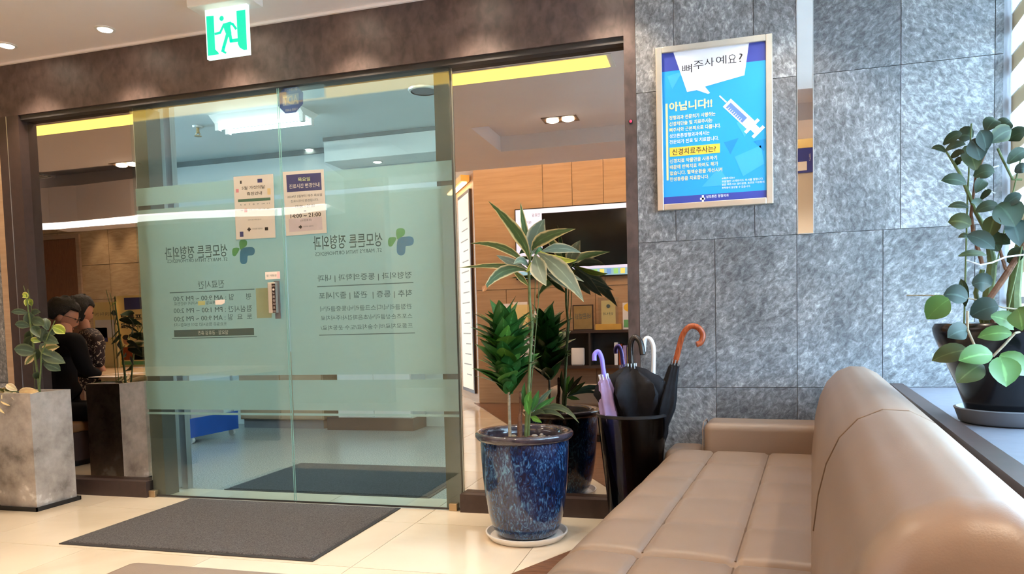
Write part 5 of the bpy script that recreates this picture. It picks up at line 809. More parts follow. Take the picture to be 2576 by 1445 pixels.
# furniture in the corridor
c = thing('corridor_cabinet', 'white cabinet on a dark plinth against the far corridor wall', 'cabinet', (-2.79, 2.6, 0))
obj('body', MB().box((-3.13, 2.45, .11), (-2.44, 2.75, .95)), 'white', c); obj('plinth', MB().box((-3.25, 2.46, 0), (-2.44, 2.75, .11)), 'darkbrown', c); obj('door', MB().box((-3.12, 2.44, .12), (-2.79, 2.45, .94)), 'white', c); obj('door', MB().box((-2.78, 2.44, .12), (-2.45, 2.45, .94)), 'white', c)
for x in (-2.81, -2.76): obj('handle', MB().box((x-.006, 2.425, .5), (x+.006, 2.44, .6)), 'steel', c)
c = thing('wooden_cabinet', 'pale wooden cabinet at the far corridor wall beside the white one', 'cabinet', (-3.75, 2.6, 0))
obj('body', MB().box((-4.15, 2.5, .08), (-3.3, 2.75, .68)), 'wood', c); obj('plinth', MB().box((-4.13, 2.52, 0), (-3.32, 2.75, .08)), 'greysaucer', c)
for x in (-4.14, -3.72): obj('door', MB().box((x, 2.49, .09), (x+.41, 2.5, .67)), 'wood', c)
c = thing('leaflet_cart', 'blue wheeled cart filled with white leaflets in the corridor', 'cart', (-4.15, 1.9, 0))
obj('front_panel', MB().prism([(-3.96, 1.6, .05), (-3.92, 2.15, .05), (-3.92, 2.15, .2), (-3.96, 1.6, .2)], (-.02, 0, 0)), 'bluepaint', c); obj('base', MB().box((-4.45, 1.62, .05), (-3.97, 2.13, .08)), 'bluepaint', c); obj('side_panel', MB().box((-4.45, 1.6, .05), (-3.95, 1.62, .2)), 'bluepaint', c)
for x, y in ((-4.42, 1.64), (-3.98, 1.64), (-4.42, 2.1), (-3.95, 2.1)): obj('wheel', MB().tube([(x, y-.012, .025), (x, y+.012, .025)], .025, 14), 'plasticwhite', c)
for x, y in ((-4.44, 1.63), (-3.98, 1.63), (-4.44, 2.12), (-3.95, 2.12)): obj('upright', MB().tube([(x, y, .08), (x, y, .7)], .01, 8), 'steel', c)
obj('shelf', MB().box((-4.45, 1.62, .62), (-3.95, 2.13, .64)), 'wood', c)
for i, lb in enumerate(('rearmost bundle of white leaflets in the blue cart', 'thick middle bundle of white leaflets in the blue cart', 'front bundle of white leaflets behind the blue panel of the cart')):
    x = -4.4+.14*i; l = obj('leaflet_bundle', MB().box((x, 1.66, .08), (x+.11, 2.08, .36-.03*i)), 'paper', None); tag(l, lb, 'leaflets', 'leaflet bundles in the cart')
for i in range(4):
    x = -4.42+.12*i; l = obj('leaflet_box', MB().box((x, 1.7, .64), (x+.1, 2.0, .76)), ('paper', 'lilac', 'gold', 'woodh')[i]); tag(l, ('white', 'lilac', 'ochre', 'brown')[i]+' box of leaflets on top of the blue cart', 'box', 'boxes on the cart')
t = obj('warning_tape', MB().box((-4.75, 2.05, 0), (-4.55, 2.6, .002)), mat('tape_yellow', srgb(226, 200, 110), .6)); tag(t, 'yellow striped warning tape on the corridor floor', 'tape')
for k in range(5): obj('stripe', MB().prism([(-4.75, 2.07+.1*k, .002), (-4.55, 2.12+.1*k, .002), (-4.55, 2.16+.1*k, .002), (-4.75, 2.11+.1*k, .002)], (0, 0, .0005)), 'greysaucer', t)
# ------------------------------------------------------------------ ceiling lamps over the entrance
sl = thing('light_strip', 'long warm yellow light panel set in the ceiling parallel to the glass front', 'ceiling light', (-2.76, -.96, CZ-.004))
obj('frame', MB().box((-5.0, -1.075, CZ-.004), (-.53, -.855, CZ-.0005)), 'white', sl); obj('diffuser', MB().box((-4.97, -1.055, CZ-.008), (-.56, -.87, CZ-.004)), emis('warm_panel', (1, .62, .12), 1.8), sl)
def downlight(x, y, lb, watts, z=CZ, r=.035, grp='downlights over the entrance', plate=False, blend=.6, ang=95):
    t = thing('downlight', lb, 'ceiling light', (x, y, z-.004), grp)
    if plate:
        obj('bezel', MB().box((x-.13, y-.075, z-.004), (x+.13, y+.075, z-.0005)), mat('bronze_plate', srgb(120, 92, 64), .4, .3), t)
        for s in (-1, 1): obj('lamp_bulb', MB().lathe([(.045, -.004), (.045, -.012), (.03, -.018), (.0001, -.02)], (x+s*.058, y, z), 20, capb=False), emis('warm_lens', (1, .86, .66), 22), t)
    else:
        obj('trim_ring', MB().lathe([(r+.012, 0), (r+.012, -.004), (r, -.006)], (x, y, z), 24), 'white', t)
        obj('lens', MB().lathe([(r-.001, -.003), (r-.004, -.007), (.0001, -.008)], (x, y, z), 24, capb=False), emis('warm_lens', (1, .86, .66), 22), t)
    if watts: light('lamp_light', 'SPOT', (x, y, z-.03), watts, (1, .83, .63), t, spot_size=math.radians(ang), spot_blend=blend, shadow_soft_size=.03)
xs = (-3.467, -2.848, -2.23, -1.61, -.99, -.4)
nm = ('leftmost downlight of the row above the glass front, at the edge of the photo', 'bright downlight above the left glass door, left of the exit sign', 'downlight above the meeting of the doors behind the exit sign', 'downlight above the right glass door', 'downlight above the right mirror panel', 'downlight above the brown post by the stone wall')
for x, lb in zip(xs, nm): downlight(x, -.187, lb, 13)
p = vat(1408, 298, Z=CZ); downlight(p.x, p.y-.02, 'square bronze twin downlight opposite the right mirror', 24, plate=True, grp='twin downlights', ang=130)
p = vat(315, 412, Z=CZ); downlight(p.x, p.y-.02, 'square bronze twin downlight opposite the left mirror', 24, plate=True, grp='twin downlights', ang=130)
downlight(-3.0, -2.5, 'square bronze twin downlight over the middle of the waiting room', 24, plate=True, grp='twin downlights', ang=130, z=CZ+.18)
downlight(.25, -.35, 'downlight above the framed poster', 12)
downlight(.95, -3.3, 'downlight over the passage behind the window seat', 70, ang=150)  # lamp added to lighten the back wall shown in the strip mirror
# reception light band, curved soffit
# ------------------------------------------------------------------ exit sign
EY = -.3
es = thing('exit_sign', 'lit green running man exit sign hanging from the ceiling', 'exit sign', (-2.08, EY, 2.1))
obj('ceiling_mount', MB().rbox((-2.245, EY-.05, 2.322), (-1.925, EY+.06, CZ), .006, 2), 'plasticwhite', es)
q = [(514, 26), (620, 10), (626, 136), (521, 151)]
def ep(u, v, dy=0.0):
    x0, x1, z0, z1 = -2.187, -1.971, 2.322, 2.105
    return Vector((x0+(x1-x0)*u, EY+dy, z0+(z1-z0)*v))
obj('light_plate', MB().box(ep(0, 0, 0), ep(1, 1, .018)), emis('exit_white', (.75, 1, .95), .42), es)
eg = emis('exit_green', (.0, .55, .36), .45)
def epoly(name, pts, dy=-.001): return obj(name, MB().prism([ep(u, v, dy) for u, v in pts], (0, -.0006, 0)), eg, es)
epoly('green_field', [(.03, .13), (.21, .14), (.21, .82), (.29, .9), (.29, .93), (.03, .93)])
epoly('green_field', [(.76, .12), (.97, .12), (.97, .92), (.9, .92), (.8, .86), (.76, .78)])
man = epoly('running_man', [(.42, .33), (.62, .31), (.6, .42), (.62, .55), (.55, .62), (.49, .55), (.45, .45)])
def estroke(pts, w):
    for a, b in zip(pts[:-1], pts[1:]):
        a2, b2 = Vector(a), Vector(b); d = (b2-a2).normalized(); n = Vector((-d.y, d.x))*w/2; e = d*w*.3
        obj('limb', MB().prism([ep(*(a2+n-e), -.0012), ep(*(b2+n+e), -.0012), ep(*(b2-n+e), -.0012), ep(*(a2-n-e), -.0012)], (0, -.0006, 0)), eg, man)
estroke([(.44, .36), (.35, .5), (.23, .51)], .05); estroke([(.6, .345), (.66, .37), (.73, .47)], .05)
estroke([(.52, .56), (.42, .8), (.4, .86)], .075); estroke([(.58, .55), (.6, .7), (.76, .7)], .07); estroke([(.37, .87), (.46, .92)], .04)
obj('head', MB().prism([ep(.4+.052*math.cos(k*PI/8), .22+.052*math.sin(k*PI/8), -.0012) for k in range(16)], (0, -.0006, 0)), eg, man)
# ------------------------------------------------------------------ framed poster
PYY = -.022
po = thing('framed_poster', 'blue clinic poster with a syringe in a champagne frame on the stone wall', 'poster', (.012, 0, 1.336))
x0, x1, z0, z1 = -.2185, .2425, 1.337, 2.0105
fw = .026
for a, b in (((x0, z0), (x0+fw, z1)), ((x1-fw, z0), (x1, z1)), ((x0+fw, z0), (x1-fw, z0+fw)), ((x0+fw, z1-fw), (x1-fw, z1))):
    obj('frame_bar', MB().rbox((a[0], PYY, a[1]), (b[0], 0, b[1]), .003, 2), 'champagne', po)
IX0, IX1, IZ0, IZ1 = x0+fw, x1-fw, z0+fw, z1-fw
def pp(u, v, k=0): return Vector((IX0+(IX1-IX0)*u, -.012-.0003*k, IZ1-(IZ1-IZ0)*v))
sh = obj('poster_sheet', MB().box((IX0, -.012, IZ0), (IX1, -.004, IZ1)), 'sky', po)
def pr(name, pts, mt, k=1): return obj(name, MB().prism([pp(u, v, k) for u, v in pts], (0, -.0002, 0)), mt, sh)
def pt_(s, u0, u1, v, h, mt, bold=0, k=4): return text('lettering', s, pp(u0, v, k), pp(u1, v, k), h*(IZ1-IZ0), mt, sh, bold=bold)
pr('navy_band', [(0, 0), (1, 0), (1, .118), (0, .118)], 'pnavy'); pr('navy_band', [(0, .952), (1, .952), (1, 1), (0, 1)], 'pnavy')
for tri, mt in (([(.6, .62), (.74, .6), (.66, .7)], 'skyd'), ([(.88, .63), (1, .62), (.98, .7)], 'skyd'), ([(.7, .72), (.95, .66), (.98, .78), (.78, .85)], 'skyl'), ([(.38, .9), (.55, .78), (.66, .9)], 'skyl'), ([(.05, .15), (.2, .13), (.1, .24)], 'skyl'), ([(.72, .5), (.86, .46), (.8, .6)], 'skyl')): pr('facet_print', tri, mt)
pr('speech_bubble', [(.115, .0), (.845, .0), (.80, .2), (.42, .245), (.47, .29), (.45, .295), (.34, .262), (.245, .268)], 'pwhite', 2)
pt_('뼈', .2, .295, .115, .055, 'ink', -.005); pt_('주', .31, .41, .1, .055, 'ink', -.005); pt_('사', .42, .51, .09, .055, 'ink', -.005); pt_('예', .53, .63, .085, .055, 'ink', -.005); pt_('요', .645, .725, .085, .055, 'ink', -.005); pt_('?', .75, .785, .085, .055, 'ink', -.005)
pr('yellow_rule', [(.03, .33), (.05, .33), (.05, .84), (.03, .84)], 'cream', 2)
pt_('아닙니다!!', .065, .49, .355, .062, 'cream', .03)
for i, (s, e, mt) in enumerate((('정형외과 전문의가 시행하는', .52, 'cream'), ('신경차단술 및 치료주사는', .49, 'cream'), ('뼈주사와 근본적으로 다릅니다.', .57, 'cream'), ('성모튼튼정형외과에서는', .46, 'pwhite'), ('전문의가 진료 및 치료합니다.', .55, 'pwhite'))):
    pt_(s, .065, e, .428+.04*i, .028, mt, .012)
pr('yellow_box', [(.065, .625), (.56, .625), (.56, .685), (.065, .685)], 'yellow', 2); pt_('신경치료주사는?', .09, .52, .655, .042, 'ink', .008)
for i, (s, e) in enumerate((('신경치료 약물만을 사용하기', .53), ('때문에 반복치료 하여도 해가', .54), ('없습니다. 혈액순환을 개선시켜', .58), ('만성통증을 치료합니다.', .45))): pt_(s, .065, e, .715+.04*i, .028, 'cream', .012)
for i, (s, e) in enumerate((('※뼈주사는?', .7), ('무분별한 스테로이드 주사를 말합니다.', .97), ('잦은 뼈주사는 골다공증, 호르몬 이상등의', .98), ('부작용이 발생할 수 있습니다.', .85))): pt_(s, .575, e, .855+.021*i, .015, 'pwhite', .01)
pt_('성모튼튼 정형외과', .42, .64, .968, .02, 'pwhite', .015)
for a in ([(.36, .972), (.41, .972), (.41, .986), (.36, .986)], [(.378, .956), (.398, .956), (.398, 1), (.378, 1)]): pr('cross_print', a, 'pwhite', 2)
def along(a, b, u0, u1, w0, w1):
    a, b = Vector(a), Vector(b); d = b-a; asp = (IX1-IX0)/(IZ1-IZ0); n = Vector((-d.y/asp, d.x*asp)).normalized(); n = Vector((n.x, n.y))
    L_ = d.length; 
    return [tuple(a+d*u0+n*w0), tuple(a+d*u1+n*w0), tuple(a+d*u1+n*w1), tuple(a+d*u0+n*w1)]
SA, SB = (.56, .315), (.93, .575)
pr('syringe_needle', along(SA, SB, 0, .18, -.006, .006), 'pwhite', 2); sb_ = pr('syringe_barrel', along(SA, SB, .19, .8, -.045, .045), 'pwhite', 2); pr('syringe_fluid', along(SA, SB, .24, .66, -.022, .034), 'syr', 3)
pr('syringe_flange', along(SA, SB, .8, .86, -.075, .075), 'pwhite', 2); pr('syringe_rod', along(SA, SB, .86, .96, -.03, .03), 'pwhite', 2); pr('syringe_thumb', along(SA, SB, .96, 1.02, -.062, .062), 'pwhite', 2)
for k in range(8): pr('scale_mark', along(SA, SB, .28+.045*k, .292+.045*k, .012, .034), 'pwhite', 4)
# ------------------------------------------------------------------ entrance mat inside
dm = thing('door_mat', 'large grey brown mat on the cream tiles in front of the glass doors', 'mat', (-2.05, -.38, 0))
obj('pile', MB().rbox((-2.645, -.765, 0), (-1.475, .0, .009), .004, 1), 'mat_', dm); obj('rubber_edge', MB().box((-2.66, -.785, 0), (-1.46, .014, .004)), 'rubber', dm)
# ------------------------------------------------------------------ concrete planter
X0_, X1_, Y0_, Y1_ = -3.512, -3.275, -.345, -.108
pl = thing('concrete_planter', 'tall square weathered concrete planter beside the left mirror', 'planter', ((X0_+X1_)/2, (Y0_+Y1_)/2, 0))
t_ = .022; ph = .594
b = MB()
for a, c2 in (((X0_, Y0_), (X1_, Y0_+t_)), ((X0_, Y1_-t_), (X1_, Y1_)), ((X0_, Y0_+t_), (X0_+t_, Y1_-t_)), ((X1_-t_, Y0_+t_), (X1_, Y1_-t_))): b.box((a[0], a[1], .014), (c2[0], c2[1], ph))
def conc():
    mt, N, L, P = newmat('weathered_concrete')
    tc = N.new('ShaderNodeTexCoord'); n1 = N.new('ShaderNodeTexNoise'); n1.inputs['Scale'].default_value = 5; n1.inputs['Detail'].default_value = 8; n1.inputs['Roughness'].default_value = .65; L.new(tc.outputs['Object'], n1.inputs['Vector'])
    rp = N.new('ShaderNodeValToRGB'); L.new(n1.outputs[0], rp.inputs[0]); e = rp.color_ramp.elements
    e[0].position = .3; e[0].color = (*srgb(96, 88, 84), 1); e[1].position = .68; e[1].color = (*srgb(196, 186, 178), 1); k = e.new(.45); k.color = (*srgb(158, 148, 140), 1)
    sp = N.new('ShaderNodeSeparateXYZ'); L.new(tc.outputs['Object'], sp.inputs[0])
    n2 = N.new('ShaderNodeTexNoise'); n2.inputs['Scale'].default_value = 9; n2.inputs['Detail'].default_value = 4; L.new(tc.outputs['Object'], n2.inputs['Vector'])
    r2 = N.new('ShaderNodeValToRGB'); L.new(n2.outputs[0], r2.inputs[0]); r2.color_ramp.elements[0].position = .60; r2.color_ramp.elements[1].position = .66
    zr = N.new('ShaderNodeMapRange'); zr.inputs[1].default_value = .2; zr.inputs[2].default_value = .12; L.new(sp.outputs[2], zr.inputs[0])
    mm = N.new('ShaderNodeMath'); mm.operation = 'MULTIPLY'; L.new(r2.outputs[0], mm.inputs[0]); L.new(zr.outputs[0], mm.inputs[1])
    mx = N.new('ShaderNodeMixRGB'); L.new(mm.outputs[0], mx.inputs[0]); L.new(rp.outputs[0], mx.inputs[1]); mx.inputs[2].default_value = (*srgb(222, 218, 212), 1)
    L.new(mx.outputs[0], P.inputs['Base Color']); P.inputs['Roughness'].default_value = .8
    bp = N.new('ShaderNodeBump'); bp.inputs['Strength'].default_value = .4; bp.inputs['Distance'].default_value = .006; L.new(n1.outputs[0], bp.inputs['Height']); L.new(bp.outputs[0], P.inputs['Normal']); return mt
obj('box', b, conc(), pl); obj('soil', MB().box((X0_+t_, Y0_+t_, .45), (X1_-t_, Y1_-t_, .575)), 'soil', pl)
obj('tray', MB().box((X0_-.012, Y0_-.012, 0), (X1_+.012, Y1_+.012, .014)), 'black', pl)
obj('tray_rim', (lambda m_: m_)(MB().box((X0_-.014, Y0_-.014, .002), (X1_+.014, Y0_-.008, .022)).box((X1_+.008, Y0_-.014, .002), (X1_+.014, Y1_+.014, .022)).box((X0_-.014, Y1_+.008, .002), (X1_+.014, Y1_+.014, .022)).box((X0_-.014, Y0_-.014, .002), (X0_-.008, Y1_+.014, .022))), 'black', pl)
# ------------------------------------------------------------------ leaves
def leaf(par, base, tip, w, mt, bend=(0, 0, 0), face=None, kind='oval', name='leaf', fold=.12, n=6):
    base, tip = Vector(base), Vector(tip); ctrl = (base+tip)/2+Vector(bend); face = Vector(face) if face is not None else (CAM-base)
    vs = []; fs = []; uv = []
    for i in range(n+1):
        t = i/n; p = base*(1-t)**2+ctrl*2*t*(1-t)+tip*t*t; d = ((ctrl-base)*(1-t)+(tip-ctrl)*t).normalized()
        s = d.cross(face).normalized(); up = s.cross(d).normalized()
        if kind == 'oval': ww = math.sin(PI*min(1, t*.97+.03))**.75
        elif kind == 'lance': ww = max(.1, min(1, t/.42)**.9)*(1-max(0, (t-.42)/.58)**1.8)
        else: ww = min(1, t*2+.45)*max(0.02, 1-t**3)
        ww = max(.02, ww)*w/2
        if face.dot(up) < 0: up = -up
        vs += [p-s*ww+up*ww*fold*2, p, p+s*ww+up*ww*fold*2]; uv += [(0, t), (.5, t), (1, t)]
    for i in range(n):
        for j in range(2): fs.append((i*3+j, i*3+j+1, i*3+j+4, i*3+j+3))
    c = base.copy()
    me = bpy.data.meshes.new(name); me.from_pydata([v-c for v in vs], [], fs); me.uv_layers.new(name='UVMap')
    for l in me.loops: me.uv_layers[0].data[l.index].uv = uv[l.vertex_index]
    me.polygons.foreach_set('use_smooth', [True]*len(me.polygons)); me.materials.append(M[mt] if isinstance(mt, str) else mt)
    o = bpy.data.objects.new(name, me); COL.objects.link(o); o.location = c; o['_w'] = tuple(c); return put(o, par)
LM = dict(zz=leaf_mat('leaf_deep', srgb(36, 60, 36), rough=.4), zzl=leaf_mat('leaf_fresh', srgb(76, 116, 56), rough=.42), zzb=leaf_mat('leaf_bluish', srgb(42, 66, 60), rough=.38), olive=leaf_mat('leaf_olive', srgb(62, 74, 34), rough=.42),
          cord=leaf_mat('leaf_cordyline', srgb(64, 92, 48), srgb(206, 192, 142), e0=.62, e1=.86), cordg=leaf_mat('leaf_cordyline_grey', srgb(100, 116, 100), srgb(176, 168, 136), e0=.7, e1=.95), brownleaf=leaf_mat('leaf_brown', srgb(186, 122, 72)), yel=leaf_mat('leaf_yellow', srgb(146, 160, 52), srgb(208, 206, 110)),
          drac=leaf_mat('leaf_dracaena', srgb(48, 100, 44), rough=.35), dracl=leaf_mat('leaf_dracaena_light', srgb(92, 146, 62), rough=.35), rub=leaf_mat('leaf_rubber', srgb(56, 76, 58), srgb(88, 102, 72), rough=.42), var=leaf_mat('leaf_variegated', srgb(112, 122, 72), srgb(226, 202, 150), e0=.35, e1=.6), crm=leaf_mat('leaf_cream', srgb(236, 204, 152), srgb(246, 226, 184)))
R_ = random.Random(11)
# plant in the concrete planter
def c3(cx, cy, Y): return at(cx/4.6625, 700+cy/4.6625, Y=Y)
rp_ = thing('rubber_plant', 'tall slender leafy plant growing in the concrete planter', 'plant', tuple(c3(470, 1345, -.23)))
PYc = -.23
obj('stem', MB().tube([c3(470, 1400, PYc), c3(440, 1120, PYc), c3(400, 850, PYc), c3(360, 560, PYc), c3(325, 330, PYc), c3(312, 190, PYc)], [.007, .0065, .006, .005, .004, .003], 8), 'stem', rp_)
obj('stem', MB().tube([c3(455, 1380, PYc-.02), c3(480, 1060, PYc-.02), c3(487, 900, PYc-.02), c3(560, 690, PYc-.02), c3(645, 500, PYc-.02)], [.005, .004, .004, .003, .002], 8), 'stem', rp_)
for a, b2 in (((330, 300), (275, 90)), ((365, 300), (325, 130))): obj('support_stick', MB().tube([c3(a[0]+90, 1380, PYc+.02), c3(*a, PYc+.02), c3(*b2, PYc+.02)], .0018, 6), 'stem', rp_)
for a, b2, w, mt in (((325, 235), (262, 195), 60, 'yel'), ((335, 240), (375, 330), 50, 'yel'), ((320, 250), (300, 330), 40, 'yel'), ((330, 415), (130, 400), 60, 'rub'), ((345, 400), (335, 580), 100, 'rub'), ((350, 570), (175, 545), 75, 'rub'), ((370, 490), (520, 560), 90, 'rub'), ((565, 610), (540, 470), 80, 'rub'),
                     ((610, 575), (762, 655), 95, 'yel'), ((400, 690), (300, 820), 95, 'rub'), ((480, 745), (362, 738), 55, 'yel'), ((490, 745), (540, 595), 110, 'rub'), ((500, 700), (690, 770), 95, 'rub'), ((420, 880), (163, 835), 120, 'rub'), ((405, 905), (290, 1020), 60, 'var'), ((480, 850), (700, 805), 80, 'var'),
                     ((470, 780), (640, 930), 110, 'rub'), ((485, 890), (768, 1000), 120, 'rub'), ((510, 1010), (712, 1090), 95, 'rub'), ((470, 950), (522, 1000), 60, 'rub'), ((440, 1190), (478, 1120), 90, 'rub'), ((380, 420), (480, 400), 60, 'rub'), ((370, 620), (330, 760), 80, 'rub'), ((450, 830), (440, 960), 70, 'rub'), ((560, 690), (660, 610), 55, 'rub'), ((395, 560), (470, 700), 85, 'rub')):
    dy = R_.uniform(-.05, .04); leaf(rp_, c3(*a, PYc), c3(*b2, PYc+dy), w/4.6625*.0026, LM[mt], bend=(0, R_.uniform(-.015, .01), .012))
vp = thing('variegated_plant', 'cream edged trailing plant at the left rim of the concrete planter', 'plant', tuple(c3(60, 1380, -.3)))
obj('stem', MB().tube([c3(-60, 1360, -.24), c3(60, 1330, -.27), c3(220, 1335, -.27)], .003, 6), 'stem', vp)
for a, b2, w, mt in (((225, 1340), (458, 1330), 75, 'crm'), ((200, 1320), (78, 1245), 70, 'crm'), ((70, 1340), (5, 1290), 70, 'var'), ((190, 1345), (195, 1440), 55, 'crm'), ((150, 1350), (40, 1440), 80, 'var'), ((60, 1390), (150, 1500), 100, 'var'), ((20, 1400), (80, 1600), 110, 'var'), ((60, 1440), (-30, 1560), 100, 'var'), ((0, 1420), (10, 1660), 80, 'crm'), ((130, 1340), (60, 1300), 50, 'var')):
    leaf(vp, c3(*a, -.3), c3(*b2, -.34), w/4.6625*.0024, LM[mt], bend=(0, -.02, .01))
# ------------------------------------------------------------------ blue pot
BC = Vector((-.745, -.325, 0))
bp_ = thing('blue_pot', 'glossy dark blue glazed plant pot on a white saucer', 'plant pot', tuple(BC))
obj('body', MB().lathe([(.118, .022), (.128, .03), (.142, .06), (.155, .11), (.166, .18), (.174, .26), (.178, .33), (.18, .39), (.178, .41)], BC, 56, capb=True), 'glaze', bp_, 60)
obj('rim', MB().lathe([(.178, .405), (.192, .412), (.2, .424), (.199, .436), (.192, .442), (.178, .44), (.168, .43), (.165, .40), (.166, .36)], BC, 56, capb=False), 'rimglaze', bp_, 80)
obj('soil', MB().lathe([(.167, .395), (.09, .402), (.0001, .404)], BC, 40, capb=False), 'soil', bp_, True)
for k in range(16):
    a = R_.uniform(0, 6.28); r_ = R_.uniform(.05, .15); obj('pebble', MB().ball(BC+Vector((r_*math.cos(a), r_*math.sin(a), .406)), R_.uniform(.008, .015), R_.uniform(.008, .013), .007, 8, 6), ('bark', 'brownbark', 'concrete')[k % 3], bp_, True)
sa = obj('saucer', MB().lathe([(.128, 0), (.15, .004), (.168, .026), (.169, .031), (.163, .031), (.15, .012), (.0001, .01)], BC, 56), 'plasticwhite', None, 50); tag(sa, 'white round saucer under the blue glazed pot', 'saucer')
# trees in the pot
def b1_(cx, cy, Y=-.325): return at(1140+cx/4.014, 740+cy/4.014, Y=Y)
dr = thing('compact_dracaena', 'bushy dark green dracaena with a pale stem in the blue pot', 'plant', tuple(b1_(572, 1425)))
obj('stem', MB().tube([b1_(574, 1440), b1_(568, 1240), b1_(563, 1030), b1_(545, 800), b1_(520, 500), b1_(505, 250)], [.007, .0065, .006, .006, .005, .003], 8), 'bark', dr)
B0, B1 = b1_(563, 1020), b1_(500, 200)
def strap(seedn, L_=1.0):
    vs = []; uv = []; fs = []; n = 5
    for i in range(n+1):
        t = i/n; w = (min(1, .45+1.7*t)*max(.03, 1-t**2.6))*.15; z = -.12*t*t*(1+.3*seedn); 
        vs += [(-w, t, z+w*.35), (0, t, z), (w, t, z+w*.35)]; uv += [(0, t), (.5, t), (1, t)]
    for i in range(n):
        for j in range(2): fs.append((i*3+j, i*3+j+1, i*3+j+4, i*3+j+3))
    return vs, fs, uv
smesh = []
for k in range(4):
    vs_, fs_, uv_ = strap(k); me = bpy.data.meshes.new('leaf'); me.from_pydata(vs_, [], fs_); me.uv_layers.new(name='UVMap')
    for l in me.loops: me.uv_layers[0].data[l.index].uv = uv_[l.vertex_index]
    me.polygons.foreach_set('use_smooth', [True]*len(me.polygons)); me.materials.append(LM['dracl'] if k == 3 else LM['drac']); smesh.append(me)
NL = 110
for i in range(NL):
    t = i/(NL-1); p = B0.lerp(B1, t*.80); az = i*2.39996+R_.uniform(-.6, .6)
    el = math.radians(56-4*math.sin(PI*min(1, t*1.1)) + 22*max(0, t-.7)*3.3*.8 + R_.uniform(-22, 14))
    L_ = (.125+.035*math.sin(PI*min(1, .1+t*.8)))*R_.uniform(.75, 1.2)
    d = Vector((math.cos(az)*math.cos(el), math.sin(az)*math.cos(el), math.sin(el))); s = (d.cross(Vector((0, 0, 1))).normalized()+Vector((0, 0, R_.uniform(-.5, .5)))); s = (s-d*s.dot(d)).normalized(); u = s.cross(d)
    mm_ = Matrix.Identity(4)
    for c_, v_ in enumerate((s, d, u)):
        for r2 in range(3): mm_[r2][c_] = v_[r2]*L_*(1.9 if c_ == 0 else 1)
    o = bpy.data.objects.new('leaf', smesh[R_.choice((0, 1, 2, 0, 1, 2, 3))]); COL.objects.link(o); o.parent = dr
    mm_.translation = p-Vector(dr['_w']); o.matrix_parent_inverse = Matrix.Identity(4); o.matrix_basis = mm_
# cordyline
def c5(cx, cy, Y=-.325): return at(1180+cx/4.817, 460+cy/4.817, Y=Y)
co = thing('cordyline', 'tall cordyline with long cream edged leaves in the blue pot', 'plant', tuple(b1_(740, 1420)))
obj('stem', MB().tube([b1_(735, 1440), b1_(745, 1200), b1_(765, 900), b1_(795, 300), c5(735, 1445), c5(728, 1200), c5(725, 1050), c5(742, 900), c5(760, 800)], [.008, .008, .007, .006, .006, .006, .006, .005, .003], 8), 'stem', co)
for x in (805, 850): obj('support_stick', MB().tube([b1_(745, 1430, -.3), c5(x-10, 1445, -.3), c5(x, 1120, -.3)], .002, 6), 'stem', co)
PXM = .00161/4.817*1.0
for a, cc, b2, w, dy, mt in (((725, 930), (690, 640), (235, 222), 110, -.05, 'cord'), ((745, 900), (660, 560), (625, 240), 60, .02, 'cord'), ((760, 870), (790, 620), (915, 440), 165, -.02, 'cordg'), ((760, 830), (800, 640), (1290, 560), 110, -.1, 'cord'),
        ((860, 850), (1080, 740), (1360, 850), 90, .04, 'cordg'), ((830, 850), (1130, 1000), (1390, 1445), 150, -.12, 'cordg'), ((800, 870), (830, 1050), (935, 1250), 150, -.14, 'cordg'), ((860, 830), (1120, 990), (1310, 935), 60, -.05, 'yel'), ((725, 1040), (480, 700), (15, 735), 70, .03, 'cord'),
        ((710, 1050), (500, 960), (330, 878), 75, -.02, 'cordg'), ((720, 1090), (520, 960), (-125, 1032), 55, .0, 'cord'), ((705, 1070), (380, 960), (168, 1320), 100, -.08, 'cord'), ((720, 1010), (640, 900), (540, 985), 80, -.12, 'cordg'), ((740, 1040), (1050, 1020), (1392, 1200), 80, -.06, 'cordg'),
        ((730, 840), (670, 790), (608, 866), 45, .05, 'drac'), ((745, 860), (790, 800), (835, 730), 110, .03, 'cordg'), ((725, 1260), (640, 1150), (515, 1050), 55, .05, 'cord'), ((850, 860), (1010, 1100), (1230, 1300), 110, -.04, 'cordg'), ((870, 900), (760, 1000), (690, 1090), 50, -.03, 'yel'), ((780, 900), (900, 760), (880, 830), 50, .04, 'drac')):
    A0, C0, B0_ = c5(*a, -.325), c5(*cc, -.325+dy*.5), c5(*b2, -.325+dy); mid = (A0+B0_)/2; leaf(co, A0, B0_, w*PXM*1.45, LM[mt], bend=C0-mid, kind='lance', n=8, fold=.1, face=(CAM-A0)+Vector((R_.uniform(-1, 1), 0, R_.uniform(-.5, 1.2))))
t1 = c5(205, 1240, -.4); leaf(co, t1, c5(165, 1325, -.405), 70*PXM, LM['brownleaf'], kind='lance')
cs = thing('cordyline_shoot', 'small young shoot with arching leaves at the foot of the cordyline', 'plant', tuple(b1_(770, 1250)))
obj('stem', MB().tube([b1_(760, 1430), b1_(770, 1250), b1_(785, 1180)], [.006, .005, .003], 8), 'stem', cs)
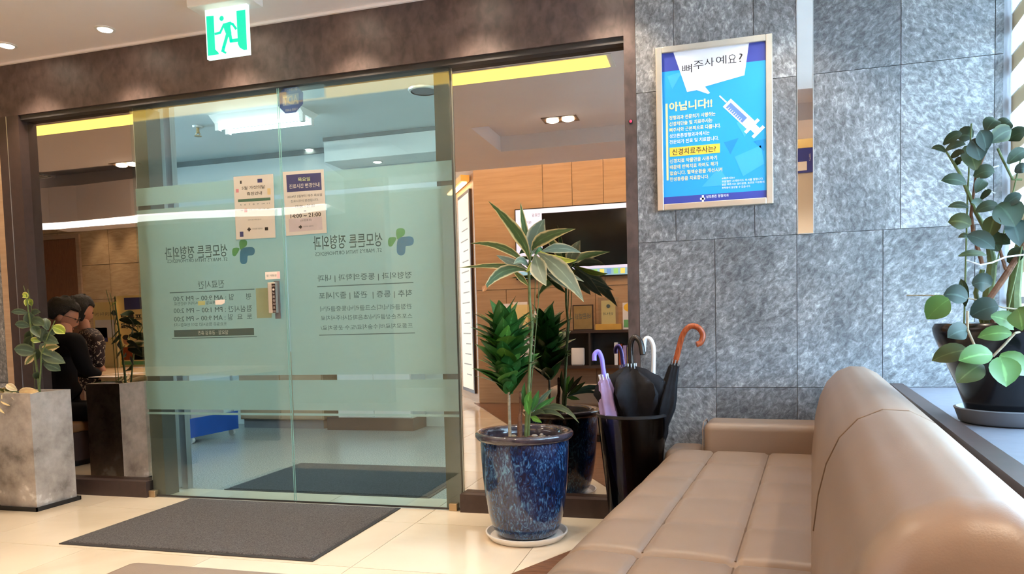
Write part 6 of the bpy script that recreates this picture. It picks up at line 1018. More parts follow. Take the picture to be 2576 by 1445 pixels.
for a, cc, b2, w, dy, mt in (((750, 1200), (690, 1050), (722, 890), 60, 0, 'drac'), ((780, 1180), (730, 1060), (790, 980), 90, -.03, 'dracl'), ((790, 1190), (830, 1080), (865, 975), 70, 0, 'drac'), ((790, 1200), (900, 1050), (1005, 955), 60, .03, 'rub'), ((795, 1220), (900, 1130), (1035, 1035), 70, .02, 'drac'),
        ((800, 1220), (1080, 1020), (1272, 1305), 70, -.1, 'rub'), ((800, 1235), (980, 1120), (1125, 1265), 60, -.08, 'rub'), ((780, 1240), (830, 1260), (895, 1300), 60, -.05, 'dracl'), ((790, 1230), (880, 1150), (930, 1215), 50, -.05, 'rub'), ((770, 1230), (740, 1130), (745, 1060), 70, -.03, 'dracl')):
    A0, C0, B0_ = b1_(*a), b1_(*cc, -.325+dy*.5), b1_(*b2, -.325+dy); leaf(cs, A0, B0_, w/4.014*.00161, LM[mt], bend=C0-(A0+B0_)/2, kind='lance', n=7)
ct = thing('cut_stump', 'bare brown cut stem standing in the soil of the blue pot', 'stem', tuple(b1_(678, 1425)))
obj('stem', MB().tube([b1_(675, 1440), b1_(672, 1250), b1_(685, 1180), b1_(680, 1000), b1_(675, 985)], [.011, .01, .008, .007, .002], 8), 'brownbark', ct)
# ------------------------------------------------------------------ umbrella stand and umbrellas
SC_ = Vector((-.322, -.19, 0))
us = thing('umbrella_stand', 'black smoked tapering umbrella stand beside the sofa', 'umbrella stand', tuple(SC_))
obj('basket', MB().lathe([(.095, .012), (.142, .494), (.14, .494), (.093, .016)], SC_, 40), 'smoke', us, 30)
obj('rim', MB().lathe([(.14, .488), (.146, .49), (.146, .5), (.14, .502), (.136, .496)], SC_, 40, capb=False), 'black', us, 50); obj('base', MB().lathe([(.098, 0), (.098, .014), (.09, .018), (.0001, .018)], SC_, 40), 'black', us, 30)
def crook(name, lb, foot, top, hook, r, hm, cloth_pts, cm, grp='umbrellas in the stand', ribs=True, fs=1.0, folds=5, handle=.12):
    """foot/top: ends of the straight shaft; hook: list of points of the crook; cloth_pts: (t along the shaft, radius)"""
    foot, top = Vector(foot), Vector(top); ax = (top-foot)
    t = thing(name, lb, 'umbrella', tuple(foot), grp)
    obj('shaft', MB().tube([foot, top], .0045, 8), 'steel', t)
    hp = [foot.lerp(top, .86)]+[Vector(h) for h in hook]
    P = []
    for i in range(len(hp)-1):                        # smooth the crook
        p0, p1, p2, p3 = hp[max(0, i-1)], hp[i], hp[i+1], hp[min(len(hp)-1, i+2)]
        for s in range(5):
            u = s/5; P.append(.5*((2*p1)+(p2-p0)*u+(2*p0-5*p1+4*p2-p3)*u*u+(3*p1-p0-3*p2+p3)*u**3))
    P.append(hp[-1]); obj('handle', MB().tube(P, r, 12), hm, t, 60)
    d = ax.normalized(); u = d.cross(Vector((0, 1, .2))).normalized(); w = d.cross(u); n = 40; vs = []; fs_ = []; ph = R_.uniform(0, 6)
    for i, (tt, rr) in enumerate(cloth_pts):
        c = foot+ax*tt
        for k in range(n):
            a = 2*PI*k/n; q = rr*(1+.22*fs*math.sin(folds*a+ph+tt*5)*(.3+tt)+.09*math.sin(11*a+tt*9)+.06*math.sin(3*a+2*ph-tt*7)); vs.append(c+(u*math.cos(a)+w*math.sin(a))*q+d*((.010+.10*rr)*math.sin(folds*a+1+ph)*max(0, (i-len(cloth_pts)+4)/3)))
    for i in range(len(cloth_pts)-1):
        for k in range(n): fs_.append((i*n+k, i*n+(k+1) % n, (i+1)*n+(k+1) % n, (i+1)*n+k))
    fs_.append(tuple(range(n))[::-1]); fs_.append(tuple(range((len(cloth_pts)-1)*n, len(cloth_pts)*n)))
    obj('canopy', MB().add(vs, fs_), cm, t, 60)
    if ribs:
        c = foot+ax*cloth_pts[-1][0]; rr = cloth_pts[-1][1]
        for k in range(8):
            a = 2*PI*k/8; q = c+(u*math.cos(a)+w*math.sin(a))*rr*.9; obj('rib_tip', MB().tube([q, q+d*.022], [.0022, .003], 6), 'whitecloth' if cm == 'lilac' else 'steel', t)
    return t
def us_(px, py, Y): return at(px, py, Y=Y)
crook('lilac_umbrella', 'lilac umbrella with a lilac crook handle on the left of the stand', (-.345, -.24, .10), us_(1518, 945, -.27), [us_(1517, 925, -.27), us_(1513, 900, -.27), us_(1505, 885, -.27), us_(1496, 892, -.275), us_(1495, 908, -.28)], .0095, 'lilach', [(.05, .012), (.3, .022), (.55, .028), (.75, .032), (.9, .028), (.97, .02)], 'lilac')
crook('black_umbrella', 'bulky black umbrella with a black crook handle in the middle of the stand', (-.3, -.2, .03), us_(1590, 940, -.2), [us_(1587, 905, -.2), us_(1587, 865, -.2), us_(1597, 849, -.2), us_(1611, 862, -.21), us_(1617, 893, -.22)], .012, 'blackh', [(.05, .02), (.35, .045), (.5, .058), (.68, .07), (.76, .086), (.82, .108), (.88, .12), (.94, .11), (.985, .088), (1.02, .05), (1.03, .02)], 'blackcloth', fs=1.3, folds=7)
crook('black_umbrella', 'second black umbrella leaning against the back of the stand by the white handle', (-.29, -.17, .03), us_(1640, 985, -.15), [us_(1640, 960, -.15), us_(1641, 955, -.15)], .007, 'blackh', [(.05, .02), (.4, .04), (.7, .06), (.88, .065), (.97, .05), (1.0, .02)], 'blackcloth', fs=.8)
crook('white_umbrella', 'white umbrella with a white crook handle at the back of the stand', (-.27, -.17, .03), us_(1644, 935, -.12), [us_(1644, 905, -.12), us_(1643, 870, -.12), us_(1633, 852, -.12), us_(1622, 857, -.12), us_(1619, 885, -.12)], .0095, 'whiteh', [(.05, .012), (.4, .03), (.65, .045), (.78, .05), (.88, .035), (.95, .015)], 'whitecloth')
crook('wood_handled_umbrella', 'black umbrella with a polished brown wooden crook handle leaning right in the stand', (-.31, -.21, .03), us_(1698, 915, -.2), [us_(1707, 880, -.2), us_(1718, 842, -.2), us_(1735, 822, -.2), us_(1755, 824, -.2), us_(1768, 842, -.2), us_(1763, 862, -.205), us_(1752, 867, -.21)], .0115, 'woodh', [(.05, .01), (.4, .022), (.62, .03), (.74, .04), (.8, .036), (.9, .024), (.99, .018)], 'blackcloth', fs=.7)
# ------------------------------------------------------------------ sofa
AS = math.radians(7.0)
SO = Vector((.723, -.125, 0))                            # far back corner of the sofa
ud = Vector((-math.sin(AS), -math.cos(AS), 0)); vd = Vector((-math.cos(AS), math.sin(AS), 0))      # along the length towards us, across towards the front
XF = Matrix(((ud.x, vd.x, 0, SO.x), (ud.y, vd.y, 0, SO.y), (0, 0, 1, 0), (0, 0, 0, 1)))
so = thing('leather_sofa', 'long tan leather sofa with a low arm standing against the stone wall', 'sofa', tuple(SO))
SLEN = 2.3; SZ = .362
obj('base', MB().rbox((.02, .06, .06), (SLEN, .86, .24), .02, 3), 'leather', so, True, XF)
for a, b2 in ((.1, .12), (.1, .8), (SLEN-.1, .12), (SLEN-.1, .8)): obj('leg', MB().lathe([(.022, .004), (.026, .07)], (a, b2, 0), 16), 'rail', so, xf=XF)
obj('arm', MB().rbox((.012, .30, .22), (.2, .745, .468), .03, 5), 'leather', so, 60, XF)
obj('arm_piping', MB().tube([(.03, .748, .26), (.03, .748, .44), (.06, .748, .465), (.16, .748, .465), (.185, .748, .44), (.185, .748, .26)], .0025, 6), 'leather', so, xf=XF)
def cushion(s0, s1, name='seat_cushion'):
    def f(u, v):
        s = s0+(s1-s0)*u; t = .30+(.90-.30)*v
        e = min(s-s0, s1-s, 1); ef = .90-t
        z = SZ
        for g in (.50, .70): z -= .010*math.exp(-((t-g)/.007)**2)
        for k in range(1, 5):
            g = s0+(s1-s0)*k/5; z -= .003*math.exp(-((s-g)/.012)**2)
        z += .006*math.sin(PI*((s-s0)/(s1-s0)*5 % 1))*math.sin(PI*min(1, max(0, (t-.3)/.2 % 1)))
        if e < .03: z -= .03-math.sqrt(max(0, .03**2-(.03-e)**2))
        if ef < .09: z -= .09-math.sqrt(max(0, .09**2-(.09-ef)**2))
        return Vector((s, t, z))
    vs_ = [0, .02, .05]+[x/70 for x in range(6, 58)]+[.84+.16*math.sin(PI/2*k/12) for k in range(1, 13)]
    us_l = [0, .002, .006, .012, .02]+[.03+.94*k/60 for k in range(61)]+[.98, .988, .994, .998, 1]
    nv = len(vs_); V = [f(u, v) for u in us_l for v in vs_]
    for i, u in enumerate(us_l): V[i*nv+nv-1].z = SZ-.09
    F = [(i*nv+j, i*nv+j+1, (i+1)*nv+j+1, (i+1)*nv+j) for i in range(len(us_l)-1) for j in range(nv-1)]
    mb = MB().add(V, F)
    n0 = len(V); ring = [0*nv+j for j in range(nv)]+[i*nv+nv-1 for i in range(1, len(us_l))]+[(len(us_l)-1)*nv+j for j in range(nv-2, -1, -1)]+[i*nv for i in range(len(us_l)-2, 0, -1)]
    low = [Vector((V[i].x, V[i].y, .235)) for i in ring]; mb.v += low; m_ = len(ring)
    for k in range(m_): mb.f.append((ring[k], ring[(k+1) % m_], n0+(k+1) % m_, n0+k))
    c_ = obj(name, mb, 'leather', so, 60, XF)
    for g in (.50, .70): obj('seam', MB().tube([(s0+.02+(s1-s0-.04)*k/12, g, SZ-.0085) for k in range(13)], .0022, 6), 'seam', c_, xf=XF)
    return c_
cushion(.20, 1.54); cushion(1.544, SLEN)
obj('seat_corner', MB().rbox((.015, .748, .2), (.22, .9, SZ-.002), .04, 5), 'leather', so, 60, XF)
def back(s0, s1):
    prof = [(.36, .24), (.352, .34), (.345, .42), (.335, .50), (.32, .565), (.295, .622), (.26, .662), (.215, .682), (.168, .68), (.122, .656), (.087, .612), (.065, .55), (.05, .45), (.04, .3), (.04, .2)]
    P2 = []
    for i in range(len(prof)-1):
        for k in range(3): a, b2 = Vector(prof[i]), Vector(prof[i+1]); P2.append(a.lerp(b2, k/3))
    P2.append(Vector(prof[-1])); cen = Vector((.2, .4)); rr = .045; S = [(0, .82), (.004, .88), (.012, .94), (.026, .98), (.045, 1)]
    secs = [(s0+a, k) for a, k in S]+[(s0+.06+(s1-s0-.12)*k/10, 1) for k in range(11)]+[(s1-a, k) for a, k in S[::-1]]
    if s0 > .5: secs = [(s0+a*.25, 1-(1-k)*.12) for a, k in S]+secs[5:]
    else: secs = secs[:-5]+[(s1-a*.25, 1-(1-k)*.12) for a, k in S[::-1]]
    V = []; n = len(P2)
    for s, k in secs:
        for p in P2: q = cen+(p-cen)*k; V.append(Vector((s, q.x, max(q.y, .2))))
    F = [(i*n+j, i*n+j+1, (i+1)*n+j+1, (i+1)*n+j) for i in range(len(secs)-1) for j in range(n-1)]+[tuple(range(n)), tuple(range((len(secs)-1)*n, len(secs)*n))[::-1]]
    return obj('back_cushion', MB().add(V, F), 'leather', so, 60, XF)
bc = back(.02, 1.47); back(1.472, SLEN)
obj('seam', MB().tube([(1.471, t_, z_) for t_, z_ in ((.345, .42), (.335, .5), (.32, .564), (.295, .62), (.26, .66), (.215, .68), (.168, .678), (.122, .654))], .0022, 6), 'seam', bc, xf=XF)
# ------------------------------------------------------------------ ottoman in the foreground
ot = thing('ottoman', 'taupe upholstered stool with rounded corners at the lower edge of the photo', 'stool', (-.98, -2.1, 0))
obj('seat_pad', MB().rbox((-1.2, -2.32, .25), (-.755, -1.915, .4), .045, 6), mat('taupe_leather', srgb(150, 132, 118), .45, var=.05, bump=.1, bscale=300), ot, 60); obj('body', MB().rbox((-1.185, -2.3, .05), (-.77, -1.93, .26), .03, 3), MATS['taupe_leather'], ot, 60)
for x, y in ((-1.15, -2.27), (-.81, -2.27), (-1.15, -1.96), (-.81, -1.96)): obj('foot', MB().lathe([(.018, 0), (.022, .05)], (x, y, 0), 12), 'rail', ot)
# ------------------------------------------------------------------ plant on the window ledge
KC = Vector((.745, -1.02, LZ))
kp = thing('black_pot', 'large black glazed pot on the window ledge', 'plant pot', tuple(KC))
obj('body', MB().lathe([(.10, .022), (.108, .05), (.125, .1), (.146, .15), (.166, .2), (.178, .232), (.181, .25), (.175, .262), (.163, .262), (.152, .25), (.15, .22)], KC, 56), 'blackgloss', kp, 50); obj('soil', MB().lathe([(.15, .225), (.0001, .235)], KC, 40, capb=False), 'soil', kp)
ks = obj('saucer', MB().lathe([(.105, 0), (.118, .006), (.128, .036), (.131, .04), (.124, .042), (.11, .02), (.0001, .018)], KC, 56), 'greysaucer', None, 50); tag(ks, 'grey plastic saucer under the black pot on the ledge', 'saucer')
def k1(cx, cy, Y=-1.05): return at(2280+cx/1.72, 260+cy/1.72, Y=Y)
zp = thing('window_plant', 'glossy dark green plant with stakes and string in the black pot on the window ledge', 'plant', tuple(KC+Vector((0, 0, .22))))
def stalk(pts, r, mt='stem', name='stalk'): return obj(name, MB().tube([k1(*p) for p in pts], r, 8), mt, zp)
stalk([(360, 1010, -1.02), (355, 830, -1.02), (372, 690, -1.02), (350, 560), (300, 470), (268, 390), (230, 300), (190, 235), (160, 190)], [.014, .013, .011, .006, .005, .0045, .004, .003, .002])
stalk([(470, 1010, -1.0), (465, 830, -1.0), (485, 640, -1.0), (520, 500, -1.0)], [.017, .016, .012, .006]); stalk([(400, 1010, -1.03), (350, 860, -1.06), (440, 730, -1.05), (520, 600, -1.03)], [.008, .008, .008, .006], 'brownbark')
stalk([(330, 700), (290, 560), (280, 480), (300, 320), (345, 210)], [.005, .005, .004, .003, .002], 'brownbark'); stalk([(430, 720), (400, 620), (450, 540)], .004, 'brownbark'); stalk([(500, 330), (460, 330), (420, 250), (395, 195)], .003); stalk([(330, 960, -1.0), (300, 820, -1.0), (330, 720, -1.02)], .006)
stalk([(250, 960), (265, 400), (282, 88)], .0022, 'stem', 'support_stick'); stalk([(430, 940, -1.08), (500, 620, -1.05)], .002, 'stem', 'support_stick'); stalk([(390, 700), (440, 480), (495, 240)], .0018, 'zz' if False else 'stem', 'support_stick')
stalk([(260, 680, -1.08), (320, 700, -1.09), (370, 690, -1.09), (430, 665, -1.08), (515, 655, -1.07)], .0022, 'whitecloth', 'string'); stalk([(0, 832, -1.08), (180, 832, -1.1), (300, 850, -1.11), (420, 885, -1.1), (515, 895, -1.08)], .002, 'bark', 'string'); stalk([(375, 1095, -1.2), (420, 1050, -1.2), (470, 995, -1.2), (515, 985, -1.18)], .003, 'bark', 'twig'); stalk([(265, 900, -1.19), (265, 980, -1.2), (300, 1060, -1.21)], .003, 'bark', 'twig')
stalk([(385, 390), (340, 370), (330, 320), (350, 285), (400, 270)], .0018, 'whitecloth', 'string')
for a, b2, w, mt, Y in (((168, 212), (108, 196), 20, 'zz', -1.05), ((160, 180), (242, 132), 34, 'zz', -1.05), ((168, 206), (258, 178), 28, 'zz', -1.06), ((192, 238), (252, 216), 24, 'zz', -1.05), ((208, 272), (246, 246), 24, 'zz', -1.04), ((258, 350), (150, 335), 46, 'zz', -1.08), ((268, 452), (178, 450), 24, 'rub', -1.06), ((277, 530), (180, 515), 56, 'olive', -1.09),
        ((270, 585), (224, 582), 20, 'rub', -1.08), ((292, 318), (382, 298), 50, 'zz', -1.06), ((285, 150), (218, 150), 60, 'zz', -1.04), ((345, 120), (392, 72), 56, 'zz', -1.05), ((400, 130), (450, 78), 56, 'zz', -1.04), ((345, 205), (318, 118), 50, 'zzb', -1.1), ((320, 245), (280, 158), 66, 'zzb', -1.09), ((300, 290), (252, 185), 64, 'olive', -1.07), ((365, 170), (455, 118), 60, 'rub', -1.09), ((440, 160), (520, 130), 50, 'zz', -1.04),
        ((438, 262), (520, 205), 46, 'zz', -1.06), ((320, 420), (370, 380), 22, 'zz', -1.04), ((330, 455), (280, 430), 30, 'zz', -1.06), ((300, 470), (400, 445), 40, 'zz', -1.08), ((355, 580), (385, 485), 54, 'olive', -1.09), ((395, 440), (470, 535), 100, 'zz', -1.1), ((450, 500), (490, 620), 70, 'zzb', -1.08), ((265, 572), (382, 632), 56, 'zzb', -1.14), ((360, 590), (450, 610), 40, 'zz', -1.05), ((225, 662), (350, 660), 26, 'olive', -1.12), ((285, 785), (368, 790), 64, 'zzb', -1.1),
        ((262, 850), (160, 830), 70, 'zzb', -1.13), ((185, 850), (88, 935), 80, 'zzl', -1.16), ((280, 920), (400, 880), 80, 'zzb', -1.1), ((365, 922), (490, 978), 56, 'zzl', -1.2), ((480, 890), (500, 985), 70, 'zzl', -1.2), ((455, 1000), (308, 1014), 50, 'zzl', -1.22), ((265, 985), (178, 1015), 60, 'zzb', -1.2), ((265, 1070), (110, 1115), 62, 'olive', -1.22), ((372, 1090), (226, 1115), 70, 'zzl', -1.25), ((330, 1130), (218, 1210), 78, 'olive', -1.24), ((405, 1100), (432, 1228), 88, 'zzl', -1.24), ((405, 1090), (520, 1180), 70, 'zzl', -1.23),
        ((400, 640), (330, 560), 60, 'zz', -1.06), ((440, 690), (510, 640), 50, 'zz', -1.03), ((470, 300), (520, 290), 40, 'zzb', -1.06), ((420, 450), (500, 400), 40, 'zzb', -1.1), ((255, 880), (235, 760), 30, 'zz', -1.06), ((340, 330), (300, 390), 40, 'zz', -1.06)):
    A0, B0_ = k1(*a, Y), k1(*b2, Y-R_.uniform(-.02, .03)); leaf(zp, A0, B0_, w/1.72*.0013, LM[mt], bend=(0, -.01, .012), face=(CAM-A0)+Vector((R_.uniform(-.8, .8), 0, R_.uniform(0, 1.2))), n=7)
# ------------------------------------------------------------------ the room behind: screen wall
YT = 4.56
a_, b_ = vat(1294, 527, Y=YT), vat(1298, 705, Y=YT); TX0 = a_.x; TZ1, TZ0 = a_.z, b_.z; TX1 = TX0+(TZ1-TZ0)*1.76; TY = a_.y
tv = thing('television', 'large flat television on the panelled wall, white column beside a black picture', 'television', ((TX0+TX1)/2, TY, TZ0))
obj('bezel', MB().rbox((TX0, YB+.005, TZ0), (TX1, TY, TZ1), .006, 2), 'black', tv)
def tvp(name, u0, u1, v0, v1, mt, k=0): return obj(name, MB().box((TX0+.012+(TX1-TX0-.024)*u0, TY, TZ1-.012-(TZ1-TZ0-.024)*v1), (TX0+.012+(TX1-TX0-.024)*u1, TY+.0008+.0004*k, TZ1-.012-(TZ1-TZ0-.024)*v0)), mt, tv)
wh = emis('screen_white', (.62, .68, 1.0), .55)
tvp('screen_picture', .22, 1, .07, .86, 'screen'); tvp('screen_column', 0, .22, 0, .9, wh); tvp('screen_bar', .22, 1, 0, .07, wh); tvp('screen_ticker', .0, 1, .9, 1, emis('screen_ticker', (.25, .5, .7), .5)); tvp('screen_ticker', .22, 1, .86, .9, wh)
for k in range(12): tvp('ticker_print', .3+.055*k, .335+.055*k, .91, .985, emis('ticker_%d' % (k % 3), ((.3, .7, .25), (.85, .75, .2), (.15, .35, .85))[k % 3], .45), 1)
def tvt(s, u0, u1, v, h): 
    X = lambda u: TX0+.012+(TX1-TX0-.024)*u
    text('lettering', s, (X(u1), TY+.002, TZ1-(TZ1-TZ0)*v), (X(u0), TY+.002, TZ1-(TZ1-TZ0)*v), h*(TZ1-TZ0), 'greyink', tv)
tvt('진료실', .14, .205, .1, .045); tvt('대기', .09, .13, .2, .04); tvt('접수', .09, .13, .3, .04); tvt('검사', .09, .13, .4, .04)
# display shelf under the screen
sz = vat(1450, 832, Y=4.4).z; s2 = vat(1450, 920, Y=4.4).z; SX0, SX1, SY0, SY1 = vat(1245, 840, Y=4.4).x, -.2, YB+.002, 2*YM-4.35
ds = thing('display_shelf', 'long dark open display shelf under the television', 'shelf', ((SX0+SX1)/2, SY1, s2-.03))
obj('top_board', MB().box((SX0, SY0, sz-.03), (SX1, SY1, sz)), 'darkbrown', ds); obj('bottom_board', MB().box((SX0, SY0, s2-.03), (SX1, SY1, s2)), 'darkbrown', ds); obj('back_board', MB().box((SX0, SY0, s2), (SX1, SY0+.01, sz-.03)), 'rail', ds)
for i in range(5): x = SX0+(SX1-SX0-.02)*i/4; obj('upright', MB().box((x, SY0+.01, s2), (x+.02, SY1-.005, sz-.03)), 'rail', ds)
YS = 4.45
def vx(px, py, Y=YS): return vat(px, py, Y=Y)
def onshelf(name, lb, cat, px0, px1, pytop, dep, mt, base=None, grp='things on the display shelf', Y=YS):
    z0 = sz if base is None else base; p0, p1 = vx(px0, pytop, Y), vx(px1, pytop, Y); t = thing(name, lb, cat, ((p0.x+p1.x)/2, p0.y, z0), grp); return t, p0.x, p1.x, z0, p0.z, p0.y
for nm_, lb, a, b2, tp, c1 in (('brochure_box', 'cream brochure box at the left end of the display shelf', 1262, 1285, 772, 'paper'), ('brochure_box', 'orange lit brochure box second from the left on the display shelf', 1288, 1328, 768, 'cream'), ('brochure_box', 'small cream brochure box right of the orange one on the shelf', 1342, 1362, 790, 'paper')):
    t, x0, x1, z0, z1, y = onshelf(nm_, lb, 'box', a, b2, tp, .08, c1); obj('box', MB().box((x0, y-.05, z0), (x1, y+.03, z1)), c1, t); obj('leaflet', MB().box((x0+.01, y-.03, z1), (x1-.01, y+.0, z1+.03)), 'pwhite', t)
t, x0, x1, z0, z1, y = onshelf('award_plaque', 'dark framed brass plaque standing on the display shelf', 'plaque', 1440, 1492, 768, .02, 'brass'); obj('frame', MB().box((x0, y-.015, z0), (x1, y, z1)), 'darkbrown', t); obj('plate', MB().box((x0+.012, y, z0+.012), (x1-.012, y+.004, z1-.012)), 'brass', t); text('lettering', '바른병원', (x1-.03, y+.005, z0+(z1-z0)*.55), (x0+.03, y+.005, z0+(z1-z0)*.55), .06, 'greyink', t)
t, x0, x1, z0, z1, y = onshelf('certificate_stand', 'cream certificate in a clear stand with a gold foot on the shelf', 'certificate', 1505, 1555, 757, .02, 'paper'); obj('sheet', MB().box((x0+.03, y-.004, z0+.06), (x1-.03, y, z1)), 'cream', t); obj('clear_sheet', MB().box((x0, y+.002, z0+.02), (x1, y+.006, z1+.03)), 'acrylic', t); obj('foot', MB().box((x0-.03, y-.04, z0), (x1+.03, y+.04, z0+.06)), 'gold', t); obj('emblem', MB().lathe([(.02, 0), (.02, .003)], (0, 0, 0), 16, capt=True), 'greyink', t, xf=Matrix.Translation(((x0+x1)/2, y+.001, z1-.06)) @ Matrix.Rotation(-PI/2, 4, 'X')); text('lettering', '안내', ((x0+x1)/2+.05, y+.001, z1-.14), ((x0+x1)/2-.05, y+.001, z1-.14), .03, 'greyink', t)
t, x0, x1, z0, z1, y = onshelf('info_card', 'white card with a green band and leaf at the right of the shelf', 'card', 1566, 1600, 762, .02, 'paper'); obj('card', MB().box((x0, y-.006, z0), (x1, y, z1)), 'pwhite', t); obj('green_band', MB().box((x0+.01, y, z0+.02), (x1-.01, y+.002, z0+.1)), 'greenlogo', t); obj('leaf_print', MB().ball((x0+.09, y+.001, z1-.05), .08, .002, .05), 'yellow', t)
t, x0, x1, z0, z1, y = onshelf('framed_certificate', 'framed paper standing inside the dark shelf behind the dracaena', 'frame', 1305, 1352, 845, .02, 'paper', s2, Y=4.4); obj('frame', MB().box((x0, y-.01, z0), (x1, y, z1)), 'wood', t); obj('sheet', MB().box((x0+.02, y, z0+.02), (x1-.02, y+.003, z1-.02)), 'pwhite', t)
t, x0, x1, z0, z1, y = onshelf('white_device', 'small white rounded device inside the dark shelf', 'device', 1436, 1470, 876, .02, 'plasticwhite', s2, Y=4.4); obj('case', MB().rbox((x0, y-.03, z0), (x1, y, z1), .014, 3), 'plasticwhite', t, 40); obj('base', MB().box((x0+.02, y-.04, z0), (x1-.02, y+.01, z0+.008)), 'greysaucer', t)
for k, (lb, c1) in enumerate((('white', 'pwhite'), ('red', 'woodh'), ('purple', 'lilac'), ('cream', 'cream'))):
    z1 = vx(1560, 862+4*k, 4.4).z; x = vx(1545, 880, 4.4).x+.045*k; bk = obj('book', MB().box((x, SY0+.02, s2), (x+.035, SY1-.06, z1)), c1); tag(bk, lb+' book standing at the right of the dark shelf', 'book', 'books on the display shelf')
# lit sign on the splayed wall
WSG = dv*.0
def sp(u, z, o=0): return A_+dv*u+nv*o+Vector((0, 0, z))
ls = thing('lit_sign', 'tall backlit directory sign on the splayed wall beside the television', 'sign', tuple(sp(.5, .12)))
obj('frame', MB().prism([sp(.1, .1), sp(.72, .1), sp(.72, 2.42), sp(.1, 2.42)], nv*.03), 'darkbrown', ls); obj('face', MB().prism([sp(.13, .14, .03), sp(.69, .14, .03), sp(.69, 2.38, .03), sp(.13, 2.38, .03)], nv*.004), emis('sign_face', (.9, .84, .7), .12), ls)
for k in range(16): obj('printed_line', MB().prism([sp(.2, 2.1-.12*k, .034), sp(.2+.25+.2*((k*7) % 3)/3, 2.1-.12*k, .034), sp(.2+.25+.2*((k*7) % 3)/3, 2.113-.12*k, .034), sp(.2, 2.113-.12*k, .034)], nv*.001), mat('pale_grey_print', srgb(150, 146, 138), .6), ls)
wlamp = thing('wall_washer', 'small warm lamp above the lit sign', 'lamp', tuple(sp(.3, 2.5, .1))); obj('shade', MB().prism([sp(.1, 2.5, .02), sp(1.0, 2.5, .02), sp(1.0, 2.57, .02), sp(.1, 2.57, .02)], nv*.1), 'gold', wlamp); obj('bulb', MB().prism([sp(.15, 2.485, .04), sp(.95, 2.485, .04), sp(.95, 2.5, .04), sp(.15, 2.5, .04)], nv*.05), emis('washer_bulb', (1, .68, .3), 7), wlamp)
# ------------------------------------------------------------------ reception side (left mirror)
up_ = [(66, 569.5), (130, 567), (200, 562), (335, 549), (480, 540), (600, 535), (690, 533), (760, 528), (830, 520)]; lo_ = [(100, 579), (150, 576.5), (200, 572), (335, 561.5), (480, 552), (600, 548), (690, 546), (760, 541), (830, 531)]
lb_ = thing('reception_light', 'curved white light band under the reception soffit', 'ceiling light', tuple(vat(335, 555, Z=2.0)))
V1 = [vat(x, y, Z=2.0) for x, y in up_]; V2 = [vat(x, y, Z=2.0) for x, y in lo_]
mbx = MB(); n_ = len(V1)
mbx.add(V1+V2+[v+Vector((0, 0, .012)) for v in V1+V2], [(i, i+1, n_+i+1, n_+i) for i in range(n_-1)]+[(2*n_+i, 3*n_+i, 3*n_+i+1, 2*n_+i+1) for i in range(n_-1)]+[(i, 2*n_+i, 2*n_+i+1, i+1) for i in range(n_-1)]+[(n_+i, n_+i+1, 3*n_+i+1, 3*n_+i) for i in range(n_-1)])
obj('diffuser', mbx, emis('white_band', (1, .97, .93), 3), lb_)
sf = MB(); 
F1 = [Vector((v.x, v.y+.02, 2.02)) for v in V1]; F2 = [Vector((v.x, v.y-.35, 2.02)) for v in V2]
sf.add(F1+F2+[Vector((v.x, v.y, CZ)) for v in F1+F2], [(i, i+1, n_+i+1, n_+i) for i in range(n_-1)]+[(i, 2*n_+i, 2*n_+i+1, i+1) for i in range(n_-1)]+[(n_+i, n_+i+1, 3*n_+i+1, 3*n_+i) for i in range(n_-1)]+[(0, n_, 3*n_, 2*n_), (n_-1, 3*n_-1, 4*n_-1, 2*n_-1)])
struct('trim_17', sf, 'ceil', 'curved ceiling soffit over the reception')
YD = 4.58
p0, p1 = vat(97, 604, Y=YD), vat(190, 600, Y=YD); d3 = empty_struct('door_3', ((p0.x+p1.x)/2, p0.y, 0), 'brown wooden door at the back of the reception')
obj('door_leaf', MB().box((p0.x, YB+.001, 0), (p1.x, p0.y, p1.z)), 'oakdoor', d3); obj('door_frame', MB().box((p0.x-.06, YB+.001, 0), (p0.x-.004, p0.y+.01, p1.z+.06)).box((p1.x+.004, YB+.001, 0), (p1.x+.06, p0.y+.01, p1.z+.06)).box((p0.x-.004, YB+.001, p1.z+.004), (p1.x+.004, p0.y+.01, p1.z+.06)), 'wood', d3); obj('door_handle', MB().tube([(p1.x-.06, p0.y+.01, 1.0), (p1.x-.06, p0.y+.05, 1.0), (p1.x-.16, p0.y+.05, 1.0)], .01, 8), 'steel', d3)
for px, lb in ((225, 'small spotlight washing the reception wall beside the door'), (300, 'small spotlight washing the reception wall further right')):
    p = vat(px, 640, Y=4.35); downlight(p.x, p.y, lb, 14, z=2.68, grp='reception spotlights', ang=60); 
    obj('stem', MB().tube([(p.x, p.y, 2.68), (p.x, p.y, 2.82)], .02, 8), 'white', bpy.data.objects[[o.name for o in bpy.data.objects if o.name.startswith('downlight')][-1]])
pv = vat(75, 443, Z=CZ); t = thing('air_vent', 'dark square air vent in the reception ceiling', 'vent', (pv.x, pv.y, CZ-.008)); obj('frame', MB().box((pv.x-.2, pv.y-.1, CZ-.008), (pv.x+.2, pv.y+.1, CZ-.001)), 'greysaucer', t)
for k in range(4): obj('slat', MB().box((pv.x-.18, pv.y-.075+.045*k, CZ-.014), (pv.x+.18, pv.y-.06+.045*k, CZ-.008)), 'alu', t)
